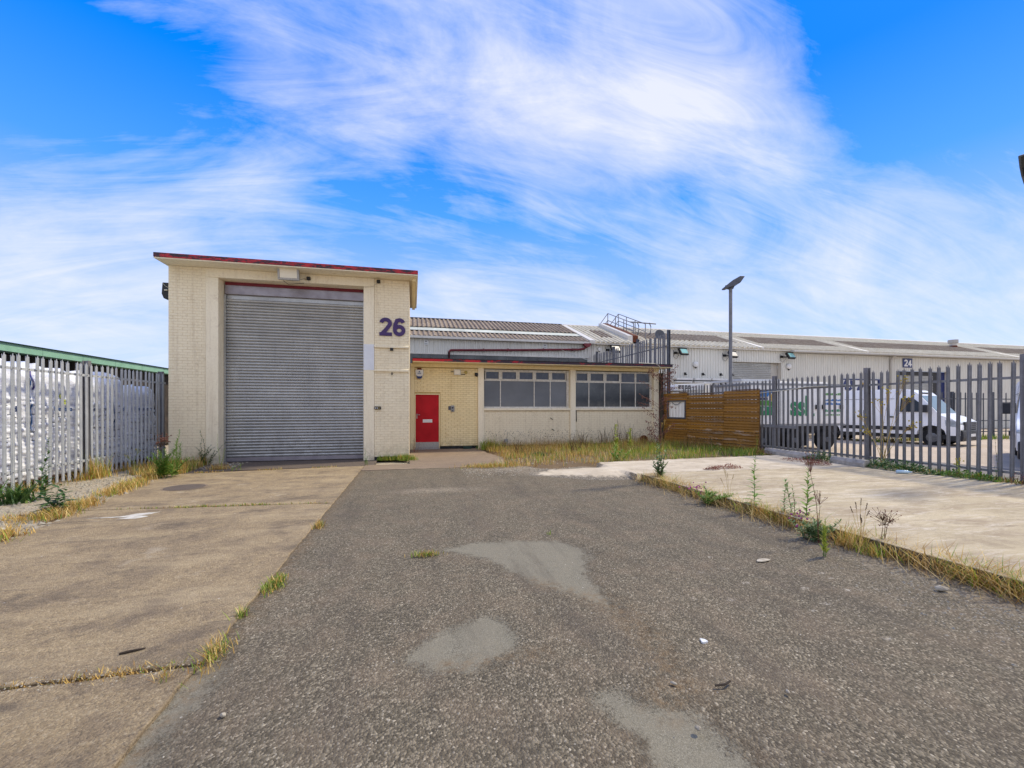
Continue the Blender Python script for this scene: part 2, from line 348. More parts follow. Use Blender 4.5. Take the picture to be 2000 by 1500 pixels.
# ground materials
def tarmac():
    t = NT('worn_tarmac')
    big = t.noise(0.55, 6, 0.65); mid = t.noise(2.6, 7, 0.7)
    v1 = t.vor(92, out='Color'); cellc = t.ramp(v1, [(0.0, 0.0), (1.0, 1.0)])
    base = t.mix(t.rng(big, 0.35, 0.65), S(118, 107, 88), S(96, 88, 73))
    chip = t.ramp(cellc, [(0.0, S(46, 42, 34)), (0.30, S(80, 73, 61)), (0.58, S(114, 105, 88)), (0.84, S(166, 153, 130)), (1.0, S(232, 219, 194))])
    c = t.mix(0.62, base, chip)
    c = t.mix(t.rng(mid, 0.46, 0.74, 0, 0.42), c, S(146, 126, 104))
    c = t.mix(t.rng(t.noise(1.1, 6, 0.7, t.map(sc=(1.5, 0.5, 1))), 0.52, 0.72, 0, 0.35), c, S(84, 76, 70))
    # fine, sand-filled worn patches with ragged edges
    rag = t.math('ADD', t.math('MULTIPLY', t.math('SUBTRACT', t.noise(5, 9, 0.78), 0.5), 1.9), t.math('MULTIPLY', t.math('SUBTRACT', t.noise(70, 4, 0.7), 0.5), 1.5))
    pm = t.rng(t.math('ADD', t.attr('patch'), rag), 0.38, 0.70)
    fv = t.ramp(t.vor(240, out='Color'), [(0, S(98, 93, 78)), (0.6, S(131, 125, 108)), (1, S(164, 156, 138))])
    fine = t.mix(t.rng(t.noise(5, 6, 0.7), 0.40, 0.8), fv, S(136, 128, 110))
    c = t.mix(t.math('MULTIPLY', pm, 0.92), c, fine)
    dn = t.math('MULTIPLY', t.attr('dirt'), t.rng(t.noise(12, 8, 0.78), 0.44, 0.62))
    c = t.mix(t.math('MULTIPLY', dn, 0.75), c, S(128, 106, 78))
    dk = t.math('MULTIPLY', t.attr('dirt'), t.rng(t.noise(18, 6, 0.75), 0.56, 0.66))
    c = t.mix(t.math('MULTIPLY', dk, 0.7), c, S(70, 54, 38))
    wn = t.math('MULTIPLY', t.attr('dust'), t.rng(t.noise(16, 7, 0.78), 0.42, 0.60))
    c = t.mix(t.math('MULTIPLY', wn, 0.85), c, S(200, 184, 160))
    sp = t.vor(9, out='Distance'); c = t.mix(t.math('MULTIPLY', t.rng(sp, 0.06, 0.035), t.rng(t.noise(1.3, 2), 0.42, 0.6)), c, S(214, 206, 192))
    crk = t.math('MULTIPLY', t.attr('crack'), t.rng(t.noise(22, 6, 0.75), 0.42, 0.60))
    c = t.mix(t.math('MULTIPLY', crk, 0.6), c, S(72, 58, 42))
    scf = t.math('MULTIPLY', t.rng(t.vor(3.6, out='Distance', vec=t.map(sc=(1, 1.6, 1))), 0.20, 0.05), t.math('MULTIPLY', t.attr('scuff'), t.rng(t.noise(38, 5, 0.75), 0.46, 0.60)))
    c = t.mix(scf, c, S(208, 198, 182))
    c = t.mix(t.rng(t.noise(0.9, 8, 0.75, t.map(rot=(0, 0, 12), sc=(2.4, 0.35, 1))), 0.50, 0.68, 0, 0.5), c, S(86, 78, 68))
    c = t.mix(t.rng(t.noise(6, 8, 0.8), 0.60, 0.72, 0, 0.5), c, S(78, 71, 62))
    d1 = t.vor(92, out='Distance')
    h = t.math('ADD', t.math('MULTIPLY', t.math('SUBTRACT', 1.0, d1), t.math('SUBTRACT', 1.0, t.math('MULTIPLY', pm, 0.8))), t.math('MULTIPLY', t.noise(240, 2), 0.3))
    return t.done(c, 0.9, h, 0.008, 0.9, spec=0.2)
M['tarmac'] = tarmac()
def concrete(name, a, b, cdark, clight, streak=None, agg=70, aggf=0.5, bumpd=0.006):
    t = NT(name)
    big = t.noise(0.5, 6, 0.65); mid = t.noise(3.0, 7, 0.7); vec = t.map(rot=(0, 0, streak), sc=(1, 9, 1)) if streak is not None else None
    c = t.mix(t.rng(big, 0.35, 0.66), a, b)
    c = t.mix(t.rng(mid, 0.50, 0.72, 0, 0.6), c, cdark)
    if vec is not None:
        c = t.mix(t.rng(t.noise(1.6, 8, 0.75, vec), 0.50, 0.66, 0, 0.75), c, cdark)
        c = t.mix(t.rng(t.noise(1.1, 7, 0.7, vec), 0.52, 0.70, 0, 0.75), c, clight)
    else:
        c = t.mix(t.rng(t.noise(1.4, 7, 0.72), 0.55, 0.72, 0, 0.5), c, clight)
    v = t.ramp(t.vor(agg, out='Color'), [(0, tuple(x*0.45 for x in a[:3]) + (1,)), (0.5, a), (1.0, tuple(min(1, x*1.6) for x in a[:3]) + (1,))])
    c = t.mix(aggf, c, v)
    c = t.mix(t.rng(t.noise(11, 5, 0.8), 0.66, 0.74, 0, 0.5), c, tuple(x*0.35 for x in cdark[:3]) + (1,))
    h = t.math('ADD', t.noise(90, 5, 0.75), t.math('MULTIPLY', t.math('SUBTRACT', 1.0, t.vor(agg)), 0.6))
    return t.done(c, 0.88, h, bumpd, 0.8, spec=0.3)
def slabm():
    t = NT('brown_worn_concrete')
    big = t.noise(0.45, 6, 0.65); mid = t.noise(2.2, 8, 0.74); st = t.noise(0.9, 8, 0.72, t.map(rot=(0, 0, 20), sc=(0.7, 2.6, 1)))
    v = t.ramp(t.vor(88, out='Color'), [(0, S(84, 73, 56)), (0.4, S(148, 128, 98)), (0.75, S(184, 162, 128)), (1.0, S(220, 202, 172))])
    c = t.mix(t.rng(big, 0.35, 0.66), S(192, 169, 132), S(164, 144, 114))
    c = t.mix(0.50, c, v)
    c = t.mix(t.rng(t.noise(24, 8, 0.82), 0.52, 0.66, 0, 0.6), c, S(92, 82, 70))
    c = t.mix(t.rng(t.noise(31, 7, 0.8), 0.60, 0.70, 0, 0.6), c, S(206, 190, 164))
    c = t.mix(t.rng(mid, 0.45, 0.66, 0, 0.70), c, S(112, 99, 86))
    c = t.mix(t.rng(st, 0.50, 0.68, 0, 0.55), c, S(194, 173, 138))
    c = t.mix(t.rng(t.noise(5.5, 8, 0.8), 0.58, 0.70, 0, 0.65), c, S(92, 80, 72))
    c = t.mix(t.rng(t.noise(1.6, 7, 0.7), 0.60, 0.72, 0, 0.5), c, S(206, 192, 170))
    c = t.mix(t.rng(t.noise(0.7, 8, 0.75, t.map(rot=(0, 0, 70), sc=(1, 3, 1)), 1.0), 0.54, 0.68, 0, 0.7), c, S(98, 88, 78))
    c = t.mix(t.rng(t.noise(16, 6, 0.8), 0.62, 0.72, 0, 0.7), c, S(84, 74, 64))
    sp = t.vor(7, out='Distance'); c = t.mix(t.math('MULTIPLY', t.rng(sp, 0.07, 0.04), t.rng(t.noise(1.7, 2), 0.5, 0.62)), c, S(232, 226, 214))
    h = t.math('ADD', t.noise(70, 6, 0.8), t.math('MULTIPLY', t.math('SUBTRACT', 1.0, t.vor(88)), 0.7))
    return t.done(c, 0.9, t.math('ADD', h, t.math('MULTIPLY', t.noise(14, 8, 0.8), 1.2)), 0.012, 1.0, spec=0.2)
M['slab'] = slabm()
def padm():
    t = NT('pale_brushed_concrete')
    vec = t.map(rot=(0, 0, 8), sc=(0.8, 2.6, 1)); vec2 = t.map(rot=(0, 0, -6), sc=(0.9, 4.2, 1))
    c = t.mix(t.rng(t.noise(0.6, 6, 0.65), 0.35, 0.66), S(200, 184, 152), S(178, 162, 132))
    c = t.mix(t.rng(t.noise(1.0, 10, 0.74, vec, 0.8), 0.44, 0.66, 0, 0.8), c, S(150, 131, 108))
    c = t.mix(t.rng(t.noise(1.7, 10, 0.76, vec2, 1.2), 0.50, 0.68, 0, 0.65), c, S(228, 217, 198))
    c = t.mix(t.rng(t.noise(2.6, 10, 0.8, vec2, 0.6), 0.57, 0.68, 0, 0.75), c, S(110, 94, 78))
    c = t.mix(t.rng(t.noise(0.8, 9, 0.8), 0.54, 0.70, 0, 0.6), c, S(132, 114, 94))
    c = t.mix(t.rng(t.noise(26, 8, 0.84), 0.54, 0.66, 0, 0.55), c, S(118, 103, 86))
    c = t.mix(t.rng(t.noise(70, 4, 0.8), 0.56, 0.72, 0, 0.6), c, S(108, 95, 80))
    h = t.math('ADD', t.noise(80, 6, 0.8), t.math('MULTIPLY', t.noise(9, 8, 0.8, vec2), 0.6))
    return t.done(c, 0.9, h, 0.006, 0.9, spec=0.25)
M['pad'] = padm()
M['padside'] = concrete('stained_shaded_kerb_face', S(110, 98, 84), S(84, 76, 66), S(60, 54, 48), S(140, 126, 108), None, 60, 0.3)  # soil stain plus painted shade on the side turned from the sun
def skimm():
    t = NT('cream_concrete_skim')
    c = t.mix(t.rng(t.noise(0.9, 7, 0.7), 0.35, 0.66), S(208, 194, 170), S(186, 171, 148))
    c = t.mix(t.rng(t.noise(3.2, 8, 0.78), 0.50, 0.68, 0, 0.7), c, S(150, 134, 112))
    c = t.mix(t.rng(t.noise(1.6, 8, 0.75, t.map(sc=(0.8, 2.4, 1))), 0.52, 0.68, 0, 0.6), c, S(228, 218, 200))
    c = t.mix(t.rng(t.noise(60, 4, 0.8), 0.56, 0.72, 0, 0.6), c, S(112, 100, 86))
    e = t.rng(t.math('ADD', t.attr('edge'), t.math('MULTIPLY', t.math('SUBTRACT', t.noise(8, 8, 0.78), 0.5), 1.7)), 0.35, 0.62)
    chip = t.ramp(t.vor(92, out='Color'), [(0.0, S(56, 52, 45)), (0.4, S(104, 96, 83)), (0.8, S(150, 139, 122)), (1.0, S(228, 216, 194))])
    c = t.mix(e, c, chip)
    return t.done(c, 0.9, t.noise(80, 6, 0.8), 0.006, 0.9, spec=0.25)
M['skim'] = skimm()
M['apron'] = concrete('brown_path_concrete', S(142, 124, 104), S(124, 108, 92), S(96, 84, 72), S(172, 156, 132), None, 90, 0.3)
M['darkstrip'] = concrete('dark_threshold_tarmac', S(104, 92, 82), S(88, 80, 74), S(70, 62, 56), S(130, 116, 100), None, 100, 0.45)
M['gravel'] = concrete('dusty_rubble_ground', S(190, 176, 152), S(168, 152, 128), S(128, 114, 94), S(214, 204, 186), None, 30, 0.45, 0.03)
M['soil'] = concrete('dry_soil', S(126, 104, 76), S(104, 86, 62), S(76, 62, 46), S(160, 138, 104), None, 50, 0.3, 0.02)
M['yard'] = concrete('pale_yard_concrete', S(196, 178, 156), S(178, 162, 142), S(150, 136, 120), S(208, 196, 178), None, 60, 0.25)
M['yard_tar'] = concrete('grey_yard_tarmac', S(132, 124, 116), S(116, 110, 104), S(96, 90, 86), S(150, 142, 132), None, 80, 0.3)

# ---------------------------------------------------------------- mesh helpers
class MB:
    def __init__(s): s.v = []; s.f = []
    def add(s, vs, fs, T=None):
        b = len(s.v)
        s.v += [tuple(T @ Vector(p)) for p in vs] if T is not None else [tuple(p) for p in vs]
        s.f += [tuple(i+b for i in f) for f in fs]; return s
    def box(s, x0, y0, z0, x1, y1, z1, T=None):
        if x0 > x1: x0, x1 = x1, x0
        if y0 > y1: y0, y1 = y1, y0
        if z0 > z1: z0, z1 = z1, z0
        return s.add([(x0, y0, z0), (x1, y0, z0), (x1, y1, z0), (x0, y1, z0), (x0, y0, z1), (x1, y0, z1), (x1, y1, z1), (x0, y1, z1)],
              [(0, 3, 2, 1), (4, 5, 6, 7), (0, 1, 5, 4), (1, 2, 6, 5), (2, 3, 7, 6), (3, 0, 4, 7)], T)
    def prism(s, poly, a, b, axis='z', T=None):
        """polygon (list of 2-tuples, counter-clockwise) swept from a to b along an axis"""
        n = len(poly)
        def P(p, t): return {'z': (p[0], p[1], t), 'y': (p[0], t, p[1]), 'x': (t, p[0], p[1])}[axis]
        vs = [P(p, a) for p in poly] + [P(p, b) for p in poly]
        fs = [tuple(range(n))[::-1], tuple(range(n, 2*n))] + [(i, (i+1) % n, n+(i+1) % n, n+i) for i in range(n)]
        if axis == 'y': fs = [f[::-1] for f in fs]
        return s.add(vs, fs, T)
    def tube(s, path, r, n=8, T=None, cap=True):
        path = [Vector(p) for p in path]; rs = r if isinstance(r, (list, tuple)) else [r]*len(path)
        vs = []; fs = []
        for i, p in enumerate(path):
            d = (path[min(i+1, len(path)-1)] - path[max(i-1, 0)])
            d = d.normalized() if d.length > 1e-9 else Vector((0, 0, 1))
            u = d.cross(Vector((0, 0, 1)))
            if u.length < 1e-3: u = d.cross(Vector((1, 0, 0)))
            u.normalize(); w = u.cross(d)
            for k in range(n):
                a = 2*math.pi*k/n; vs.append(p + u*math.cos(a)*rs[i] + w*math.sin(a)*rs[i])
        for i in range(len(path)-1):
            for k in range(n):
                fs.append((i*n+k, i*n+(k+1) % n, (i+1)*n+(k+1) % n, (i+1)*n+k))
        if cap: fs += [tuple(range(n))[::-1], tuple(range((len(path)-1)*n, len(path)*n))]
        return s.add(vs, fs, T)
    def lathe(s, prof, n=16, T=None):
        vs = []; fs = []
        for r, z in prof:
            for k in range(n):
                a = 2*math.pi*k/n; vs.append((r*math.cos(a), r*math.sin(a), z))
        for i in range(len(prof)-1):
            for k in range(n): fs.append((i*n+k, i*n+(k+1) % n, (i+1)*n+(k+1) % n, (i+1)*n+k))
        fs += [tuple(range(n))[::-1], tuple(range((len(prof)-1)*n, len(prof)*n))]
        return s.add(vs, fs, T)
    def mesh(s, name, mat=None, bevel=0, seg=1, smooth=False, angle=35):
        me = bpy.data.meshes.new(name); me.from_pydata(s.v, [], s.f)
        bm = bmesh.new(); bm.from_mesh(me)
        bmesh.ops.recalc_face_normals(bm, faces=bm.faces)
        if bevel:
            es = [e for e in bm.edges if len(e.link_faces) == 2 and e.calc_face_angle(0) > R(angle)]
            bmesh.ops.bevel(bm, geom=es, offset=bevel, segments=seg, affect='EDGES', clamp_overlap=True, profile=0.6)
        bm.to_mesh(me); bm.free()
        if smooth:
            me.polygons.foreach_set('use_smooth', [True]*len(me.polygons))
            try: me.set_sharp_from_angle(angle=R(angle))
            except Exception: pass
        if mat: me.materials.append(mat)
        return me
def tag(o, label=None, cat=None, group=None, kind=None):
    if label: o['label'] = label
    if cat: o['category'] = cat
    if group: o['group'] = group
    if kind: o['kind'] = kind
    return o
def root(name, loc, label, cat, group=None, rz=0):
    o = bpy.data.objects.new(name, None); COL.objects.link(o); o.location = loc; o.rotation_euler = (0, 0, rz); o.empty_display_size = 0.2
    return tag(o, label, cat, group)
def link(name, me, parent=None, loc=None, rot=None, world=True, label=None, kind=None):
    """link a mesh; with a parent Empty, 'world' keeps the vertices in world coordinates"""
    o = bpy.data.objects.new(name, me); COL.objects.link(o)
    if loc is not None: o.location = loc
    if rot is not None: o.rotation_euler = rot
    if parent is not None:
        o.parent = parent
        if world and parent.type == 'EMPTY': o.matrix_parent_inverse = Matrix.Translation(-Vector(parent.location))
    return tag(o, label, None, None, kind)
def put(mb, name, mat, parent=None, world=True, bevel=0, seg=1, smooth=False, label=None, kind=None, angle=35, loc=None, rot=None):
    return link(name, mb.mesh(name, mat, bevel, seg, smooth, angle), parent, loc, rot, world, label, kind)
def copy_tree(o, parent=None):
    c = o.copy(); COL.objects.link(c)
    if parent is not None: c.parent = parent
    for ch in list(o.children): copy_tree(ch, c)
    return c
def text_mesh(s, size, depth=0.004, fat=0.0, xs=1.0):
    cu = bpy.data.curves.new('text', 'FONT'); cu.body = s; cu.size = size; cu.extrude = depth; cu.offset = fat; cu.align_x = 'CENTER'; cu.align_y = 'CENTER'
    cu.resolution_u = 4
    ob = bpy.data.objects.new('text', cu); COL.objects.link(ob)
    dg = bpy.context.evaluated_depsgraph_get(); dg.update()
    me = bpy.data.meshes.new_from_object(ob.evaluated_get(dg))
    bpy.data.objects.remove(ob); bpy.data.curves.remove(cu)
    # face -Y: local x right, z up
    for v in me.vertices: v.co = (v.co.x*xs, -v.co.z, v.co.y)
    return me
def text(s, size, loc, mat, name, parent=None, fat=0.0, rz=0, xs=1.0, depth=0.004, world=True):
    me = text_mesh(s, size, depth, fat, xs); me.materials.clear(); me.materials.append(mat); me.name = name
    return link(name, me, parent, loc, (0, 0, rz), world)
# ================================================================ THE GROUND
def structure(o): o['kind'] = 'structure'; return o
structure(put(MB().add([(-600, -600, -0.07), (900, -600, -0.07), (900, 900, -0.07), (-600, 900, -0.07)], [(0, 1, 2, 3)]), 'ground', M['gravel']))

def inpoly_sd(P, poly):
    """signed distance (positive inside) of points P (n,2) to a polygon"""
    poly = np.array(poly, float); n = len(poly)
    d = np.full(len(P), 1e9); inside = np.zeros(len(P), bool)
    for i in range(n):
        a, b = poly[i], poly[(i+1) % n]; ab = b-a
        t = np.clip(((P-a) @ ab)/(ab @ ab), 0, 1); d = np.minimum(d, np.linalg.norm(P-(a+t[:, None]*ab), axis=1))
        c = ((a[1] > P[:, 1]) != (b[1] > P[:, 1])) & (P[:, 0] < (b[0]-a[0])*(P[:, 1]-a[1])/(b[1]-a[1]+1e-12)+a[0]); inside ^= c
    return np.where(inside, d, -d)
def line_d(P, pts):
    d = np.full(len(P), 1e9)
    for a, b in zip(pts[:-1], pts[1:]):
        a = np.array(a, float); b = np.array(b, float); ab = b-a
        t = np.clip(((P-a) @ ab)/(ab @ ab), 0, 1); d = np.minimum(d, np.linalg.norm(P-(a+t[:, None]*ab), axis=1))
    return d
def grid(name, x0, x1, y0, y1, step, zf, mat, attrs):
    nx = int((x1-x0)/step)+1; ny = int((y1-y0)/step)+1
    X, Y = np.meshgrid(np.linspace(x0, x1, nx), np.linspace(y0, y1, ny)); P = np.stack([X.ravel(), Y.ravel()], 1)
    Z = zf(P); co = np.column_stack([P, Z]).astype(np.float32)
    i = np.arange(nx*ny).reshape(ny, nx)
    q = np.stack([i[:-1, :-1].ravel(), i[:-1, 1:].ravel(), i[1:, 1:].ravel(), i[1:, :-1].ravel()], 1).astype(np.int32)
    me = bpy.data.meshes.new(name); me.vertices.add(len(co)); me.vertices.foreach_set('co', co.ravel())
    me.loops.add(q.size); me.loops.foreach_set('vertex_index', q.ravel())
    me.polygons.add(len(q)); me.polygons.foreach_set('loop_start', np.arange(0, q.size, 4, dtype=np.int32))
    me.polygons.foreach_set('use_smooth', np.ones(len(q), bool)); me.update()
    for k, fn in attrs.items():
        at = me.attributes.new(k, 'FLOAT', 'POINT'); at.data.foreach_set('value', fn(P).astype(np.float32))
    me.materials.append(mat); return link(name, me)
PATCH = [[(0.33, 4.75), (0.66, 4.92), (1.26, 4.92), (1.66, 4.78), (1.88, 4.34), (1.70, 3.99), (1.57, 3.63), (1.57, 3.3), (1.52, 3.03), (1.32, 3.33), (1.08, 3.56), (0.9, 3.96), (0.74, 4.36), (0.5, 4.56)],
         [(-0.07, 2.74), (0.05, 2.92), (0.23, 3.07), (0.5, 3.18), (0.69, 3.08), (0.73, 2.8), (0.65, 2.63), (0.47, 2.55), (0.34, 2.50), (0.12, 2.55)],
         [(0.93, 2.16), (1.02, 2.19), (1.15, 2.13), (1.22, 2.02), (1.36, 1.95), (1.47, 1.76), (1.46, 1.40), (1.0, 1.4), (1.03, 1.82), (0.97, 1.97)],
         [(-1.3, 2.95), (-1.2, 2.95), (-1.06, 2.89), (-1.08, 2.66), (-1.12, 2.4), (-1.1, 2.0), (-1.3, 2.0), (-1.3, 2.5)]]
def f_patch(P):
    d = np.max([inpoly_sd(P, p) for p in PATCH], axis=0); return np.clip(0.5+d/0.22, 0, 1)
def f_dirt(P):
    d = np.minimum(line_d(P, [(1.45, 3.3), (1.56, 3.05), (1.57, 2.67), (1.52, 2.4), (1.48, 2.15), (1.3, 2.02)]), line_d(P, [(0.2, 2.62), (0.45, 2.6), (0.78, 2.62)])*1.6)
    edge = np.abs(P[:, 0]+1.2)*1.5
    d2 = line_d(P, [(1.3, 3.42), (1.05, 3.72)])*1.5
    return np.clip(1-np.minimum(np.minimum(d, edge), d2)/0.22, 0, 1)
def f_dust(P):
    a = np.clip(1-(11.1-P[:, 1])/1.2, 0, 1)*np.clip((P[:, 0]-1.0)/1.5, 0, 1)
    b = np.clip(1-(4.95-P[:, 0])/0.7, 0, 1)*np.clip((7-P[:, 1])/3, 0, 1)
    c = np.clip(1-np.hypot((P[:, 0]-0.5)/1.2, (P[:, 1]-8.2)/0.35), 0, 1)*0.7
    e = np.clip(1-np.hypot((P[:, 0]-3.3)/1.0, (P[:, 1]-9.8)/0.7), 0, 1)*1.2
    return np.clip(np.max([a, b*0.8, c, e], axis=0), 0, 1)
CRACKS = [[(1.52, 3.3), (1.58, 3.1), (1.54, 2.95), (1.60, 2.72), (1.55, 2.52), (1.58, 2.34), (1.50, 2.15), (1.52, 2.0), (1.47, 1.80), (1.50, 1.5)],
          [(1.84, 4.4), (1.70, 4.1), (1.66, 3.85), (1.58, 3.6), (1.60, 3.4), (1.52, 3.3)], [(0.55, 2.58), (0.70, 2.64), (0.80, 2.62)], [(0.97, 2.0), (1.02, 1.8), (1.0, 1.6)],
          [(-1.26, 11), (-1.25, 8), (-1.235, 5.5), (-1.245, 3)], [(1.88, 4.35), (2.1, 4.1), (2.2, 3.7)]]
def f_crack(P):
    w = P+np.column_stack([0.03*np.sin(P[:, 1]*23+P[:, 0]*7)+0.015*np.sin(P[:, 1]*61), 0.03*np.sin(P[:, 0]*27)])
    d = np.min([line_d(w, c) for c in CRACKS], axis=0); return np.clip(1-d/0.045, 0, 1)
def f_scuff(P):
    return np.clip(1-np.hypot((P[:, 0]-3.6)/1.9, (P[:, 1]-3.0)/1.6), 0, 1)**0.6
def f_zt(P):
    x, y = P[:, 0], P[:, 1]
    z = 0.006*np.sin(x*1.9+0.6*y)*np.sin(y*1.3-0.4*x)+0.003*np.sin(4.1*x+2.3)*np.sin(3.7*y)-0.006
    d = np.max([inpoly_sd(P, p) for p in PATCH], axis=0)
    z = z-0.012*np.clip(0.5+d/0.25, 0, 1)
    return z
structure(grid('tarmac', -1.36, 5.2, 0.2, 11.25, 0.03, f_zt, M['tarmac'], {'patch': f_patch, 'dirt': f_dirt, 'dust': f_dust, 'crack': f_crack, 'scuff': f_scuff}))

def wavy(pts, amp=0.012, step=0.12, seed=1):
    """subdivide a closed outline and roughen it"""
    r = random.Random(seed); out = []
    for (a, b) in zip(pts, pts[1:]+pts[:1]):
        n = max(1, int(math.hypot(b[0]-a[0], b[1]-a[1])/step))
        for i in range(n):
            t = i/n; out.append((a[0]+(b[0]-a[0])*t+r.uniform(-amp, amp), a[1]+(b[1]-a[1])*t+r.uniform(-amp, amp)))
    return out
# brown concrete drive on the left, poured in separate slabs with weedy joints
structure(put(MB().box(-6.3, -4, -0.06, -1.26, 13.6, -0.012), 'joint_soil', M['soil']))
drive = root('concrete_drive', (-3, 6, 0), None, None); structure(drive)
LEFT = [(12.2, -5.75), (9.63, -5.2), (7.45, -4.82), (6.12, -4.55), (2.9, -4.3), (-3.5, -4.2)]
def leftx(y):
    for (ya, xa), (yb, xb) in zip(LEFT[:-1], LEFT[1:]):
        if yb <= y <= ya: return xa+(xb-xa)*(y-ya)/(yb-ya)
    return LEFT[-1][1]
def slab(ya, yb, dx0=0, dx1=0, seed=0):
    """ya = far edge, yb = near edge; joints run slightly skew"""
    L = [(leftx(min(max(ya, -3.5), 12.2)), ya+dx0)] + [(x, y) for (y, x) in LEFT if yb+0.05 < y < ya-0.05] + [(leftx(max(yb, -3.5)), yb+dx1)]
    poly = L + [(-1.245, yb), (-1.245, ya)]
    poly = wavy(poly, 0.010, 0.10, seed)
    put(MB().prism(poly, -0.06, 0.012), 'concrete_slab', M['slab'], drive, bevel=0.006)
slab(12.02, 7.42, -0.62, 0.30, 3); slab(7.38, 2.94, 0.30, -0.03, 4); slab(2.90, -3.4, -0.03, 0.0, 5)
structure(put(MB().prism(wavy([(-6.2, 13.2), (-6.2, 11.35), (-5.7, 11.42), (-4.45, 11.86), (-2.86, 11.95), (-1.25, 12.06), (-1.0, 12.1), (-1.0, 13.28), (-1.3, 13.66), (-5.1, 13.66), (-5.4, 13.28)], 0.01, 0.2, 9), -0.05, 0.004), 'threshold_strip', M['darkstrip']))
structure(put(MB().prism(wavy([(-1.22, 11.15), (1.9, 11.15), (2.5, 11.6), (2.75, 13.2), (2.5, 14.6), (2.5, 16.33), (-0.06, 16.33), (-0.06, 12.15), (-1.22, 12.15)], 0.03, 0.2, 11), -0.05, 0.006), 'door_path', M['apron']))
def f_zg(P): return -0.02+0.03*np.sin(P[:, 0]*3+P[:, 1]*2.1)*np.sin(P[:, 1]*3.3)*0.5+0.012*np.sin(P[:, 0]*11)*np.sin(P[:, 1]*9)
structure(put(MB().box(-1.36, -6, -0.06, 5.2, 0.21, -0.006), 'tarmac', M['tarmac']))
structure(grid('rubble_strip', -8.6, -4.15, 0.0, 14.4, 0.06, lambda P: 0.5*f_zg(P)+0.012-np.clip((P[:, 0]+5.4)*0.02, 0, 0.012)-0.05*np.clip((P[:, 0]-np.interp(P[:, 1], [y for y, x in LEFT[::-1]], [x for y, x in LEFT[::-1]])-0.1)/0.1, 0, 1), M['gravel'], {}))
# raised pale pad on the right: one slab with a clear kerb face and a thin ramped skim behind it
pad = root('concrete_pad', (8, 5, 0), None, None); structure(pad)
padpoly = wavy([(4.93, -3.5), (11.6, -3.5), (11.6, 8.1), (8.7, 8.33), (6.0, 8.42), (4.80, 8.40)], 0.006, 0.25, 21)
put(MB().prism(padpoly, 0.112, 0.122), 'pad_top', M['pad'], pad, bevel=0.003)
put(MB().prism([(p[0]+(0.004 if p[0] < 6 else 0), p[1]-0.004) for p in padpoly], -0.05, 0.112), 'kerb_face', M['padside'], pad)
SKIM = wavy([(2.55, 9.55), (2.75, 9.15), (3.3, 8.9), (3.9, 8.5), (4.4, 8.42), (4.78, 8.44), (6.0, 8.46), (8.7, 8.37), (11.6, 8.14), (11.6, 10.9), (10.2, 10.85), (6.9, 10.6), (4.9, 10.45), (3.3, 10.35), (2.7, 10.0)], 0.05, 0.12, 41)
def f_zs(P):
    d = inpoly_sd(P, SKIM); x = P[:, 0]
    top = 0.118*np.clip((x-2.9)/1.9, 0, 1)**1.3+0.002
    return np.where(d < -0.02, -0.06, np.minimum(top, np.where(x < 4.7, -0.012+np.clip(d, -0.02, 1)*0.16, top)))+0.006*np.sin(x*7)*np.sin(P[:, 1]*6)*(d > .1)*(x < 5)
structure(grid('concrete_ramp', 2.4, 11.62, 8.1, 11.0, 0.045, lambda P: np.where((P[:, 1] < np.interp(P[:, 0], [4.8, 6.0, 8.7, 11.6], [8.42, 8.44, 8.35, 8.12])) & (P[:, 0] > 4.75), -0.06, f_zs(P)), M['skim'], {'edge': lambda P: np.where(P[:, 0] < 4.75, np.clip(1-inpoly_sd(P, SKIM)/0.55, 0, 1), 0.0)}))
structure(grid('weed_bed_soil', 2.3, 11.3, 10.2, 16.34, 0.09, lambda P: 0.015+0.05*np.clip((P[:, 0]-3)/5, 0, 1)+0.02*np.sin(P[:, 0]*4)*np.sin(P[:, 1]*3.1)-0.06*np.clip((10.75-P[:, 1])/0.4, 0, 1)-0.05*np.clip((3.2-P[:, 0])/0.6, 0, 1), M['soil'], {}))
# yard beyond the right-hand fence
structure(put(MB().box(11.62, -8, -0.06, 75, 23.95, -0.02), 'yard', M['yard']))
structure(put(MB().prism([(11.63, -8), (14.6, -8), (15.2, 4), (14.8, 9), (13.2, 12.5), (11.63, 14)], -0.05, -0.012), 'yard_tarmac', M['yard_tar']))
put_ = put(MB().prism([(16.2, 8.05), (26, 8.0), (26, 8.13), (16.2, 8.18)], -0.019, -0.013), 'bay_line', M['paintw']); structure(put_)

def stroke(pts, w, y0, y1, closed=False):
    """flat lettering stroke of even width along a polyline in the x-z plane"""
    n = len(pts); L_ = []; R_ = []
    for i in range(n):
        a = Vector(pts[(i-1) % n] if closed else pts[max(i-1, 0)]); b = Vector(pts[(i+1) % n] if closed else pts[min(i+1, n-1)]); p = Vector(pts[i])
        d1 = (p-a).normalized() if (p-a).length > 1e-9 else None; d2 = (b-p).normalized() if (b-p).length > 1e-9 else None
        d1 = d1 or d2; d2 = d2 or d1; m = (d1+d2).normalized(); nn = Vector((-m.y, m.x)); k = w/2/max(0.5, m.dot(d1)); L_.append(p+nn*k); R_.append(p-nn*k)
    vs = []; fs = []
    for l, r in zip(L_, R_): vs += [(l.x, y0, l.y), (r.x, y0, r.y), (r.x, y1, r.y), (l.x, y1, l.y)]
    for i in range(n if closed else n-1):
        j = (i+1) % n
        for k in range(4): fs.append((i*4+k, i*4+(k+1) % 4, j*4+(k+1) % 4, j*4+k))
    if not closed: fs += [(0, 3, 2, 1), (n*4-4, n*4-3, n*4-2, n*4-1)]
    return vs, fs
